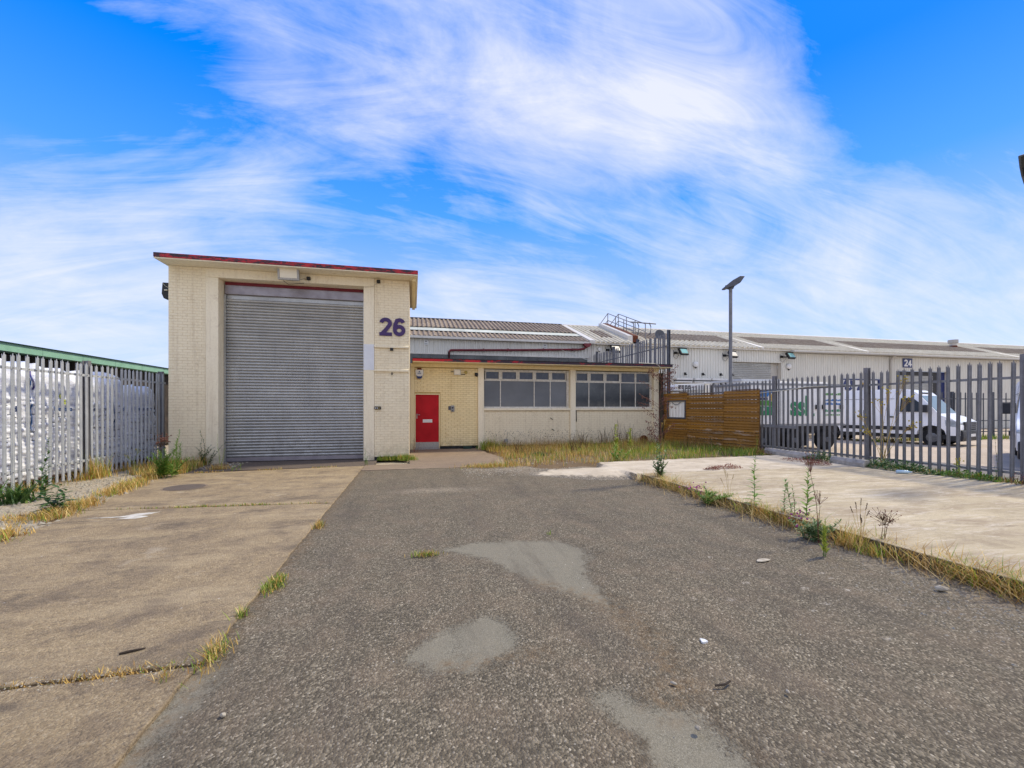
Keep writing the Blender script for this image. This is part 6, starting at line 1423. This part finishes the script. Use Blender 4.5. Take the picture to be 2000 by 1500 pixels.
P = linepts([(20.5, 15.6), (31, 15.6)], 1500, .2, 30, -0.01); grass('yard_fence_weeds', P, (0.1, 0.4), 0.02, (STRAW, [.2, .2, .1, 1, 2.0, .4]), 14)
# single tufts
def tuft(name, label, loc, n, rad, h, w, cols, wt, seed, lean=0.7, bend=0.5):
    r = root(name, loc, label, 'grass tuft'); q = np.random.RandomState(seed)
    P = np.column_stack([loc[0]+q.normal(0, rad[0], n), loc[1]+q.normal(0, rad[1], n), np.full(n, loc[2])])
    o = grass('blades', P, h, w, (cols, wt), seed, lean, bend, parent=r); return r
tuft('grass_tuft', 'small green and straw tuft alone on the tarmac at the tip of the large patch', (0.14, 4.58, 0), 230, (.075, .028), (.03, .085), .006, STRAW, [.8, .7, .5, 1.1, 1.3, .4], 41)
tuft('grass_tuft', 'largest green tuft on the seam between concrete drive and tarmac', (-1.17, 4.12, 0), 420, (.045, .10), (.03, .08), .007, STRAW, [.6, .6, .3, 1.2, 1.6, .2], 42)
tuft('grass_tuft', 'small upright green tuft on the drive seam below the largest one', (-1.23, 3.56, 0), 70, (.018, .03), (.04, .10), .006, STRAW, [.2, .3, .2, 1.5, 1.3, .2], 43)
tuft('grass_tuft', 'straw and green tuft with yellow flowers on the drive seam nearest the camera', (-1.20, 3.0, 0), 260, (.04, .10), (.03, .11), .005, STRAW, [1.2, .9, .7, 1.0, .7, .5], 44, 0.9)
tuft('grass_tuft', 'brown dying tuft on the drive seam nearest the loading bay', (-1.17, 5.98, 0), 200, (.03, .06), (.03, .13), .006, STRAW, [.9, 1, .3, .6, .6, 1.2], 45)
tuft('grass_tuft', 'wispy dry tuft at the broken corner of the near concrete slab', (-1.36, 2.82, 0), 45, (.03, .03), (.06, .14), .004, STRAW, [1.4, 1, .9, .3, .2, .4], 46, 1.0)
tuft('grass_tuft', 'tiny green sprig on the tarmac above the large worn patch', (1.62, 5.0, 0), 12, (.012, .012), (.04, .08), .007, STRAW, [0, .1, 0, 1, 1, 0], 47)
tuft('grass_tuft', 'dark green strap leaved tuft at the foot of the left fence', (-6.25, 8.62, 0), 130, (.10, .10), (.30, .50), .026, [(60, 92, 40), (84, 116, 48), (120, 140, 60)], [1, 1, .3], 48, 0.9, 0.8)
tuft('grass_tuft', 'dry straw tuft in the rubble nearest the left frame edge', (-5.15, 7.3, 0), 420, (.20, .16), (.05, .17), .008, STRAW, [1.6, 1.2, .8, .5, .3, .5], 49)
tuft('grass_tuft', 'pale straw tuft around the middle post of the left fence', (-6.72, 11.25, 0), 190, (.10, .10), (.25, .75), .010, STRAW, [1.1, .8, 1, .9, .2, .3], 50, 0.3, 0.3)
tuft('grass_tuft', 'green tuft at the kerb near the right frame edge', (4.72, 3.55, 0), 130, (.06, .06), (.08, .20), .008, STRAW, [.7, .4, .3, 1.2, 1.2, .2], 51)
tuft('grass_tuft', 'tall pale straw tuft at the kerb below the seeding grasses', (4.74, 3.78, 0), 200, (.07, .07), (.14, .36), .006, STRAW, [1.4, .8, 1.2, .5, .2, .2], 52, 0.6, 0.4)
tuft('grass_tuft', 'thick green grass tuft in the bed beside the front of the timber screen', (10.2, 11.7, .06), 300, (.3, .2), (.15, .40), .014, STRAW, [.2, .2, .2, 1.2, 1.6, .2], 53)
tuft('grass_tuft', 'bright green tuft beside the pillar right of the doorway path', (2.85, 15.7, .02), 380, (.2, .25), (.2, .55), .016, STRAW, [.6, .3, .3, 1.5, 1.2, .1], 54)
tuft('grass_tuft', 'dark round green tuft in the dry grass under the left window', (3.9, 13.0, .03), 140, (.12, .10), (.10, .24), .014, [(58, 92, 42), (74, 106, 46)], [1, 1], 55)
# left corner weeds
weed('bushy_weed', 'large bushy green weed at the foot of the left bay corner', (-5.25, 10.95, 0), [(0.55, (-.25, .1)), (0.62, (-.08, .1)), (0.8, (.03, .12)), (0.5, (.12, 0)), (0.66, (.28, .05)), (0.45, (-.3, -.05)), (0.5, (.2, -.1)), (0.4, (0, -.15)), (0.55, (-.15, -.1)), (.42, (.34, -.1)), (.6, (-.02, 0)), (.36, (-.2, -.2))], (0.16, 0.032), 54, 'leaf', 'leaf', 61, spread=.16, el=(.3, .9))
weed('thistle', 'dead brown thistle with fluffy heads behind the bushy green weed', (-5.75, 11.6, 0), [(0.85, (0, .05)), (0.9, (.12, 0)), (0.78, (-.1, .02)), (0.82, (.22, .03))], (0.07, 0.012), 10, 'drybrown', 'drybrown', 62, spread=.1, top=('seed', .017, 16, .055))
weed('tall_weed', 'upright green fleabane stalk against the left bay corner', (-5.42, 11.7, 0), [(1.02, (.02, .05)), (.7, (.1, 0))], (0.14, 0.024), 64, 'leaf', 'leaf', 63, spread=.05, el=(.5, 1.0))
weed('dark_shrub', 'dark leaved bushy shrub against the left portal of the loading bay', (-5.36, 13.0, 0), [(0.95, (-.12, .02)), (0.7, (0, 0)), (0.55, (.2, 0)), (0.5, (.35, 0)), (0.4, (.1, 0)), (0.62, (.42, -.02)), (0.35, (-.1, 0)), (.5, (-.2, 0)), (.45, (.28, -.1)), (.3, (0, -.15))], (0.08, 0.044), 28, 'leaf_d', 'drybrown', 64, spread=.12)
weed('pale_stalk', 'pale yellow green stalk at the left edge of the roller shutter', (-4.95, 12.85, 0), [(0.85, (-.1, .05)), (0.45, (.1, 0))], (0.07, 0.018), 26, 'leaf_y', 'leaf_y', 65, spread=.05)
weed('small_weed', 'small low weed on the threshold in front of the roller shutter', (-4.2, 11.8, 0), [(0.16, (.05, 0)), (0.2, (-.04, 0)), (0.14, (.1, 0)), (.17, (.16, .02))], (0.06, 0.018), 12, 'leaf_s', 'leaf_y', 66, spread=.09)
tuft('grass_tuft', 'dry orange straw clump on the threshold by the pale stalk', (-4.72, 12.2, 0), 240, (.14, .08), (.08, .24), .009, STRAW, [1.6, 1.2, .8, .1, .05, .2], 67)
weed('broadleaf_weed', 'broad leaved weed with a tall flowering spike in the rubble by the left fence', (-5.12, 7.62, 0), [(0.42, (.05, 0)), (0.34, (.13, .05)), (0.28, (-.12, .0)), (.25, (.2, -.04)), (.3, (-.05, -.1))], (0.26, 0.10), 10, 'leaf_d', 'leaf', 68, spread=.05, el=(.0, .4), singles=True, droop=.25)
weed('tall_weed', 'tall thin green spike leaning on the left fence pales', (-6.15, 8.95, 0), [(1.05, (.05, .1)), (.6, (.1, -.05))], (0.2, 0.07), 24, 'leaf_d', 'leaf', 69, spread=.05, taper=.75)
weed('brown_weed', 'brown withered weed at the foot of the left fence beside the strap leaved tuft', (-6.55, 8.75, 0), [(0.42, (-.1, .05)), (0.5, (.06, .1)), (0.38, (.15, 0)), (.45, (-.02, -.1))], (0.06, 0.02), 22, 'drybrown', 'drybrown', 70, spread=.14)
weed('small_weed', 'small green weed with yellow flowers by the middle of the left fence', (-6.5, 12.1, 0), [(0.55, (.05, .1)), (0.4, (-.1, 0))], (0.08, 0.02), 16, 'leaf_y', 'leaf_y', 71, spread=.06, top=('yellowfl', .012, 7, .03))
weed('small_weed', 'small green sprig at the foot of the right shutter portal', (-1.2, 12.1, 0), [(0.42, (.0, .02)), (0.25, (.07, 0)), (.2, (-.05, 0))], (0.075, 0.024), 16, 'leaf', 'leaf', 72, spread=.03)
weed('red_weed', 'rusty red dead weed in the nook between bay and red door', (0.12, 15.2, 0), [(0.5, (-.02, .3)), (0.6, (.05, .2)), (0.4, (.12, .2)), (.3, (.1, 0))], (0.05, 0.014), 18, 'redweed', 'seed', 73, spread=.10)
# weeds standing in the bed
weed('mullein', 'pale green mullein spike in the bed below the right window', (6.3, 12.6, .05), [(0.95, (.03, .02)), (.5, (.1, 0))], (0.19, 0.075), 38, 'leaf_y', 'leaf_y', 81, spread=.06, top=('leaf_y', .016, 14, .03))
weed('mullein', 'second pale spike just right of the tallest mullein in the bed', (7.55, 13.9, .05), [(0.75, (.03, .02)), (.62, (-.1, 0))], (0.17, 0.065), 34, 'leaf_y', 'leaf_y', 82, spread=.06, top=('leaf_y', .016, 10, .03))
weed('leafy_weed', 'leafy green plant at the front of the bed below the right window', (5.65, 11.1, .02), [(0.42, (-.1, 0)), (0.5, (.05, .05)), (0.36, (.2, 0)), (.3, (-.2, 0)), (.3, (.3, .05))], (0.14, 0.07), 20, 'leaf', 'leaf', 83, spread=.12)
def dry_stalks(label, x, y, n, h, seed):
    weed('dead_stalks', label, (x, y, .05), [(h*random.Random(seed+k).uniform(.6, 1.05), (random.Random(seed+k*3).uniform(-.16, .16), random.Random(seed+k*5).uniform(-.08, .08))) for k in range(n)], (0.06, 0.014), 26, 'drybrown', 'drybrown', seed, spread=.13, el=(.8, 1.3), r0=.011)
dry_stalks('left clump of dark dead stalks against the wall under the right window', 7.45, 15.9, 9, .78, 84)
dry_stalks('middle tallest clump of dark dead stalks under the right window', 8.0, 15.8, 10, 1.05, 85)
dry_stalks('right clump of dark dead stalks under the right window', 8.55, 15.9, 10, .88, 86)
dry_stalks('short dark dead stalks at the front of the bed below the middle pillar', 5.15, 13.2, 8, .6, 87)
dry_stalks('thin dark stalks standing in dry grass below the left window', 3.35, 13.4, 6, .5, 88)
dry_stalks('thin dark stalks at the foot of the middle pillar', 6.55, 15.8, 9, .62, 89)
weed('dark_shrub', 'dark green low shrub at the foot of the timber screen', (10.35, 13.2, .06), [(.45, (-.1, 0)), (.5, (.02, .1)), (.4, (.0, -.2)), (.38, (-.2, .1))], (.07, .035), 20, 'leaf_d', 'drybrown', 90, spread=.15)
weed('tall_grass', 'three tall pale seeding grasses by the office corner post', (8.6, 13.6, .06), [(.95, (.05, 0)), (1.05, (.12, .02)), (.85, (.28, 0))], (.12, .008), 5, 'dry', 'dry', 91, spread=.10, top=('dry', .011, 16, .018))
rd = put(MB().lathe([(0.15, -0.05), (0.17, -0.04), (0.17, 0.04), (0.15, 0.05), (0.08, 0.04), (0.08, -0.04)], 18, Matrix.Translation((9.35, 16.12, 0.24)) @ Matrix.Rotation(R(78), 4, 'X')), 'rusty_wheel', M['rust'], smooth=True); tag(rd, 'rusty brown disc leaning on the wall at the right end of the office', 'scrap')
# the sapling with red seed sprays
sp = weed('sapling', 'tall thin sapling with reddish seed sprays at the corner of the raised pad', (4.98, 8.0, .06), [(0.75, (.06, .02)), (0.62, (.16, .05)), (.55, (-.08, 0)), (.72, (.01, .05)), (.5, (.1, 0)), (.4, (-.12, .03)), (.35, (.2, 0)), (.3, (-.2, 0))], (0.13, 0.066), 20, 'leaf_s', 'twig', 92, spread=.06, singles=False, t0=.12, r0=.010)
r_ = random.Random(93); sm = MB(); lb = LB()
main = [Vector((0.02+.03*math.sin(i), -.05*i/8, 0.5+1.65*i/8)) for i in range(9)]
sm.tube(main, [.007-.0006*i for i in range(9)], 5)
for k in range(34):
    q_ = at_path(main, r_.uniform(.15, 1)); a = r_.choice((2.9, 3.3, .1, -.3, 2.6, 3.6)) + r_.uniform(-.5, .5); L_ = r_.uniform(.22, .62)
    e = q_+Vector((math.cos(a)*L_*.8, math.sin(a)*L_*.4, L_*r_.uniform(.2, .75))); sm.tube([q_, q_.lerp(e, .5)+Vector((0, 0, .03)), e], .0028, 4)
    for j in range(22): lb.blob(q_.lerp(e, r_.uniform(.25, 1.05))+Vector((r_.gauss(0, .026), r_.gauss(0, .026), r_.gauss(0, .026))), r_.uniform(.007, .015), r_.random(), 4)
put(sm, 'branch', M['seed'], sp, world=False); lb.put('seed_spray', 'seed', sp, 'stuff')
# kerb weeds
weed('kerb_weed', 'tallest kerb weed with broad leaves and a long green spike on the pad edge', (4.90, 5.36, .05), [(0.78, (.02, .0))], (0.185, 0.062), 34, 'leaf', 'leaf', 101, spread=.0, el=(.15, .6), taper=.72, singles=True, r0=.007)
weed('kerb_weed', 'curled top kerb weed with two twisted leafy stems on the pad edge', (4.97, 4.86, .05), [(0.46, (.03, .0)), (0.54, (-.10, .02))], (0.085, 0.034), 30, 'leaf_s', 'seed', 102, spread=.05, taper=.35)
weed('kerb_weed', 'dark green broad leaved kerb weed right of the curled one', (5.04, 4.62, .05), [(0.68, (.03, .0))], (0.17, 0.058), 28, 'leaf', 'leaf', 103, spread=.0, el=(.35, .8), taper=.6, singles=True, r0=.007)
weed('kerb_weed', 'short withered leafy stem touching the dark green kerb weed', (4.93, 4.70, .05), [(0.46, (-.03, .0))], (0.08, 0.03), 24, 'leaf_s', 'seed', 104, spread=.02)
weed('thin_stalk', 'long thin reddish stalk with a branching dry top rising from the tarmac by the kerb', (4.52, 4.0, 0), [(1.0, (-.12, .03)), (.55, (.02, 0))], (0.05, 0.012), 12, 'leaf', 'seed', 105, spread=.01, top=('seed', .007, 16, .045), taper=.3)
weed('tall_weed', 'bright green upright sprig on the tarmac in front of the pink flowers', (4.17, 3.62, 0), [(0.36, (.02, .0)), (.3, (.01, .01)), (.33, (-.01, 0))], (0.09, 0.018), 26, 'leaf_y', 'leaf', 106, spread=.012, el=(.9, 1.3))
weed('pink_flower', 'low green clump with pink flowers at the far part of the kerb', (4.68, 6.05, 0), [(.22, (-.22, .06)), (.26, (-.15, .05)), (.18, (.06, -.1)), (.2, (.12, -.15)), (.24, (-.06, 0)), (.17, (.2, -.22)), (.15, (.1, -.3)), (.2, (0, -.2)), (.16, (.25, -.3)), (.2, (.3, -.42)), (.18, (.18, -.4))], (0.10, 0.034), 30, 'leaf', 'leaf', 107, spread=.12)
lb = LB(); r_ = random.Random(5)
for k in range(26): lb.blob((-.22+r_.gauss(0, .10), .08+r_.gauss(0, .06), .25+r_.gauss(0, .03)), r_.uniform(.009, .018), r_.random(), 5)
lb.put('flower_head', 'pink', bpy.data.objects['pink_flower'], 'stuff')
p2 = weed('pink_flower', 'grey green clump with pink flowers on the near part of the kerb', (4.58, 4.12, 0), [(.22, (-.2, .0)), (.2, (-.1, -.05)), (.18, (.05, -.1)), (.22, (.1, 0)), (.24, (-.02, 0)), (.16, (.15, -.15)), (.2, (0, -.12)), (.16, (-.15, -.1)), (.18, (.08, -.18)), (.24, (.14, -.1)), (.2, (-.22, -.05))], (0.11, 0.032), 32, 'leaf_s', 'leaf_s', 108, spread=.09)
lb = LB()
for k in range(16): lb.blob((-.06+r_.gauss(0, .08), .10+r_.gauss(0, .05), .27+r_.gauss(0, .025)), r_.uniform(.008, .017), r_.random(), 5)
for k in range(4): lb.blob((-.22+r_.gauss(0, .015), 0, .16+r_.gauss(0, .01)), .012, r_.random(), 5)
lb.put('flower_head', 'pink', p2, 'stuff')
def seeding(label, x, y, hs, seed, mat='drybrown'):
    w = root('seeding_grass', (x, y, 0), label, 'grass'); r = random.Random(seed); sm = MB(); lb = LB()
    for h in hs:
        p = stem_path(h, (r.uniform(-.12, .12), r.uniform(-.05, .05)), .015, r); sm.tube(p, .0018, 4)
        for k in range(14): lb.blob(at_path(p, .86+.14*k/13)+Vector((r.gauss(0, .002), r.gauss(0, .002), 0)), .0055, r.random(), 4)
    put(sm, 'stem', M['dry'], w, world=False); lb.put('seed_head', mat, w, 'stuff')
seeding('dark headed seeding grasses on the kerb left of the brown dock', 4.78, 3.72, [.42, .5, .46, .52, .38, .34, .55], 111)
seeding('pale seeding grasses at the kerb beside the far pink flowers', 4.92, 5.9, [.5, .55, .48, .58, .42], 112, 'dry')
weed('dock', 'brown branching dead dock at the kerb near the right frame edge', (4.98, 3.62, .0), [(.40, (.05, 0)), (.34, (-.02, 0)), (.36, (.12, 0))], (.03, .008), 6, 'drybrown', 'drybrown', 113, spread=.03, top=('seed', .007, 22, .05))
# red succulents and bramble by the fence
def mat_weed(label, x, y, rad, mat, seed, h=.10, n=420, z=.118):
    w = root('red_stonecrop' if mat == 'redweed' else 'bramble', (x, y, z), label, 'weed'); r = random.Random(seed); lb = LB()
    for k in range(n):
        a = r.uniform(0, 6.28); d = math.sqrt(r.random()); px, py = math.cos(a)*d*rad[0], math.sin(a)*d*rad[1]
        lb.leaf((px, py, h*(1-d*d)*r.uniform(.1, 1)), r.uniform(0, 6.28), r.uniform(0, 1.2), r.uniform(.03, .06)*(1 if mat == 'redweed' else 1.5), r.uniform(.008, .014)*(1 if mat == 'redweed' else 3), .2, r.random())
    lb.put('leaves', mat, w)
mat_weed('larger dark red stonecrop mat on the far pad joint behind the tall kerb weed', 7.25, 8.75, (.42, .16), 'redweed', 121)
mat_weed('smaller red stonecrop mat touching the left of the larger one', 6.72, 8.6, (.2, .10), 'redweed', 122, .08, 200)
mat_weed('bright red stonecrop cushion near the concrete blocks by the palisade', 9.9, 8.75, (.36, .2), 'redweed', 123, .14, 460)
mat_weed('red stonecrop spread along the near concrete block', 10.1, 9.5, (.3, .5), 'redweed', 124, .08, 420)
mat_weed('red stonecrop on top of the block at the timber screen end', 10.75, 11.35, (.3, .25), 'redweed', 125, .22, 320)
mat_weed('red brown weeds at the fence foot by the right frame edge', 11.0, 5.55, (.2, .4), 'redweed', 126, .25, 260)
mat_weed('dark green bramble spreading along the palisade foot', 10.85, 7.7, (.35, .9), 'leaf_d', 127, .24, 900)
mat_weed('green bramble behind the block at the palisade foot', 10.75, 9.4, (.3, .5), 'leaf_d', 128, .25, 460)
mat_weed('thin green creeper below the bottle along the palisade foot', 10.95, 6.4, (.2, .55), 'leaf', 129, .16, 380)
cl = weed('climber', 'straggly yellow flowered climber tangled through the palisade', (11.10, 8.1, .1), [(2.15, (.02, -.45)), (1.6, (-.02, .1)), (1.3, (.0, .55)), (1.1, (-.02, -.7)), (1.9, (.0, -.2)), (1.7, (.03, -.55)), (.9, (-.05, .4))], (.07, .022), 12, 'leaf_y', 'dry', 130, spread=.05, top=('yellowfl', .02, 12, .07), r0=.007)
weed('small_weed', 'small green weed with one yellow flower at the fence foot near the right', (11.0, 6.55, .1), [(.38, (0, 0)), (.3, (.04, .1))], (.08, .02), 14, 'leaf_y', 'leaf_y', 131, spread=.03, top=('yellowfl', .016, 7, .025))
weed('small_weed', 'thin green shoot climbing a pale near the right frame edge', (11.05, 6.0, .1), [(.85, (0, .02)), (.3, (.03, .05))], (.06, .022), 12, 'leaf', 'twig', 132, spread=.02)
weed('thin_stalk', 'bright green stalk in front of the timber screen end', (10.7, 11.6, .08), [(.6, (.02, 0)), (.45, (.1, 0))], (.12, .014), 12, 'leaf_y', 'leaf_y', 133, spread=.03, el=(.9, 1.3))

# ================================================================ STONES, LITTER, MARKS
def rock(name, loc, s, mat, label=None, seed=1, cat='stone', group=None):
    r = random.Random(seed); bm = bmesh.new(); bmesh.ops.create_icosphere(bm, subdivisions=2, radius=1)
    for v in bm.verts: v.co = Vector((v.co.x*s[0]*r.uniform(.85, 1.12), v.co.y*s[1]*r.uniform(.85, 1.12), v.co.z*s[2]*r.uniform(.8, 1.1)))
    me = bpy.data.meshes.new(name); bm.to_mesh(me); bm.free(); me.materials.append(M[mat]); o = link(name, me, None, loc, (0, 0, r.uniform(0, 3)))
    return tag(o, label, cat, group) if label else o
rock('stone', (1.33, 1.80, .012), (.016, .013, .012), 'stone', 'pale pebble on the nearest worn patch', 1)
rock('stone', (1.42, 2.13, .008), (.02, .008, .008), 'stone', 'small long pale stone by the dirt beside the nearest worn patch', 2)
rock('stone', (3.45, 3.66, .004), (.085, .035, .010), 'stone', 'flat pale stone flake lying alone on the tarmac', 3)
rock('stone', (4.36, 2.72, .015), (.05, .03, .025), 'stone', 'pale broken stone by the kerb at the right frame edge', 4)
rock('stone', (-0.92, 2.42, .006), (.014, .012, .012), 'stone', 'small pale pebble on the tarmac beside the drive seam', 5)
rock('stone', (1.98, 1.93, .006), (.013, .009, .009), 'stone', 'small ochre pebble on the tarmac right of the nearest patch', 6)
tag(put(MB().prism(wavy([(1.88+.020*math.cos(a*.6283)*(1.3 if a % 3 == 0 else .8), 2.49+.028*math.sin(a*.6283)*(1.2 if a % 4 == 1 else .8)) for a in range(10)], .004, .008, 31), -0.012, 0.0015), 'bird_dropping', M['white']), 'white splat on the tarmac in the right foreground', 'stain')
tag(put(MB().prism(wavy([(-4.40, 7.12), (-4.0, 7.14), (-3.85, 7.30), (-3.62, 7.33), (-3.66, 7.22), (-3.80, 7.15), (-3.62, 7.08), (-3.72, 6.96), (-3.95, 6.98), (-3.86, 7.08)], .012, .05, 33), 0.0125, 0.0155), 'spilled_paint', M['paintw']), 'spilled white paint streak on the concrete drive', 'stain')
tag(put(MB().prism(wavy([(-5.2, 6.72), (-5.0, 6.70), (-4.9, 6.76), (-5.08, 6.80)], .01, .04, 34), 0.0125, 0.0152), 'spilled_paint', M['paintw']), 'small white paint fleck left of the big paint streak', 'stain')
mh = root('manhole_cover', (-4.27, 9.5, 0.012), 'round dark manhole cover set in the concrete drive', 'manhole cover')
put(MB().lathe([(0.33, 0.0), (0.33, 0.006), (0.29, 0.008)], 28), 'cover', M['darkstrip'], mh, world=False)
put(MB().add([(math.cos(a)*r1, math.sin(a)*r1, z) for a in [6.2832*k/28 for k in range(28)] for r1, z in ((.335, .004), (.37, .004))], [(2*k, 2*k+1, (2*k+3) % 56, (2*k+2) % 56) for k in range(28)]), 'frame', M['apron'], mh, world=False)
tag(put(MB().tube([(-1.765, 3.14, .02), (-1.73, 3.15, .022), (-1.69, 3.165, .02), (-1.645, 3.18, .02)], [.006, .008, .007, .004], 6), 'twig', M['twig']), 'dark twig lying on the concrete drive', 'twig')
tag(put(MB().tube([(1.63, 2.06, .008), (1.69, 2.05, .012), (1.74, 2.075, .008)], .006, 5), 'twig', M['twig']), 'short dark twig beside the nearest worn patch', 'twig')
tag(put(MB().tube([(4.62, 3.82, .01), (4.75, 3.78, .02), (4.9, 3.7, .015)], .007, 5), 'twig', M['twig']), 'black stick under the seeding grasses at the kerb', 'twig')
for k, (a, b, lab) in enumerate((((10.95, 11.45), (10.72, 9.45), 'long pale concrete block under the palisade by the timber screen'), ((10.72, 9.05), (10.62, 8.1), 'short pale concrete block among brambles at the palisade foot'))):
    d = Vector((b[0]-a[0], b[1]-a[1], 0)); T = Matrix.Translation((a[0], a[1], .118)) @ Matrix.Rotation(math.atan2(d.y, d.x), 4, 'Z')
    me = MB().prism([(-.11, 0), (.11, 0), (.11, .10), (.05, .17), (-.06, .17), (-.11, .09)], 0, d.length, 'x').mesh('concrete_block', M['kerbstone'], .012, 2)
    o = link('concrete_block', me); o.matrix_world = T; tag(o, lab, 'concrete block', 'pale concrete blocks at the fence foot')
T = Matrix.Translation((10.35, 7.15, .16)) @ Matrix.Rotation(R(-35), 4, 'Z') @ Matrix.Rotation(R(90), 4, 'Y')
bo = root('plastic_bottle', (10.35, 7.15, .16), 'clear plastic bottle lying at the edge of the pad near the fence', 'bottle')
put(MB().lathe([(.03, -.12), (.037, -.11), (.037, .03), (.034, .05), (.037, .07), (.018, .12), (.014, .13)], 14, T), 'body', M['bottle'], bo, smooth=True)
put(MB().lathe([(.017, .13), (.017, .15)], 10, T), 'cap', M['white'], bo)
# loose gravel: on the rubble strip, along the far tarmac edge and by the kerb
def pebbles(name, P, s, mat, seed):
    q = np.random.RandomState(seed); mb = MB()
    on = (P[:, 0] > -1.22) & (P[:, 0] < 4.9) & (P[:, 1] < 11.1); P[on, 2] = f_zt(P[on, :2])
    base = [(1, 0, 0), (-1, 0, 0), (0, 1, 0), (0, -1, 0), (0, 0, 1), (.6, .6, .5), (-.6, .5, .6)]
    vs = []; fs = []
    for (x, y, z) in P:
        a = q.uniform(0, 6.28); r = q.uniform(s[0], s[1])*q.choice([.6, .8, 1, 1.3]); k = q.uniform(.5, .9); h = q.uniform(.4, .8); c, d = math.cos(a), math.sin(a); b = len(vs)
        for (u, v, w) in ((1, 0, 0), (0, k, 0), (-1, 0, 0), (0, -k, 0), (.15, .1, 1)): vs.append((x+(u*c-v*d)*r, y+(u*d+v*c)*r, z+w*r*h))
        fs += [(b, b+1, b+4), (b+1, b+2, b+4), (b+2, b+3, b+4), (b+3, b, b+4)]
    me = bpy.data.meshes.new(name); me.from_pydata(vs, [], fs); me.materials.append(M[mat]); o = link(name, me); o['kind'] = 'stuff'; return o
q = np.random.RandomState(77)
P = np.column_stack([q.uniform(-7.0, -4.5, 5200), q.uniform(4.5, 13.5, 5200), np.full(5200, .0)]); lx = np.array([leftx(v) for v in P[:, 1]]); P = P[(P[:, 0] < lx+0.12*q.uniform(-1, 1, len(P)))]; lx = np.array([leftx(v) for v in P[:, 1]])
P[:, 2] = np.where(P[:, 0] > lx, 0.012, 0.5*f_zg(P[:, :2])+0.010)
pebbles('rubble', P, (.010, .050), 'stone', 1)
y = q.uniform(1.2, 7.0, 900); P = np.column_stack([4.55+q.normal(0, .22, 900)-0.0, y, np.full(900, -.006)]); P = P[P[:, 0] < 4.9]
P2 = np.column_stack([q.normal(4.2, .3, 420), q.normal(2.5, .35, 420), np.full(420, -.006)]); P = np.vstack([P, P2[P2[:, 0] < 4.9]])
pebbles('kerb_gravel', P, (.004, .013), 'stone', 2)
P = np.column_stack([q.uniform(1.2, 4.0, 900), q.normal(10.4, .45, 900), np.full(900, -.004)]); P = P[P[:, 1] < 11.1]
pebbles('edge_gravel', P, (.008, .026), 'stone', 3)
P = np.column_stack([q.uniform(-1.1, 4.6, 420), q.uniform(1.4, 8, 420), np.full(420, -.006)]); pebbles('loose_chippings', P, (.003, .010), 'stone', 4)
P = linepts([(-2.6, 2.92), (-1.3, 2.93)], 260, .05, 78, .012); pebbles('joint_crumbs', P, (.003, .010), 'stone', 5)
P = np.column_stack([q.uniform(2.8, 10.5, 1500), q.normal(11.6, .6, 1500), np.full(1500, .03)]); P = P[inpoly_sd(P[:, :2], BED) > 0.05]; pebbles('bed_gravel', P, (.010, .035), 'stone', 6)
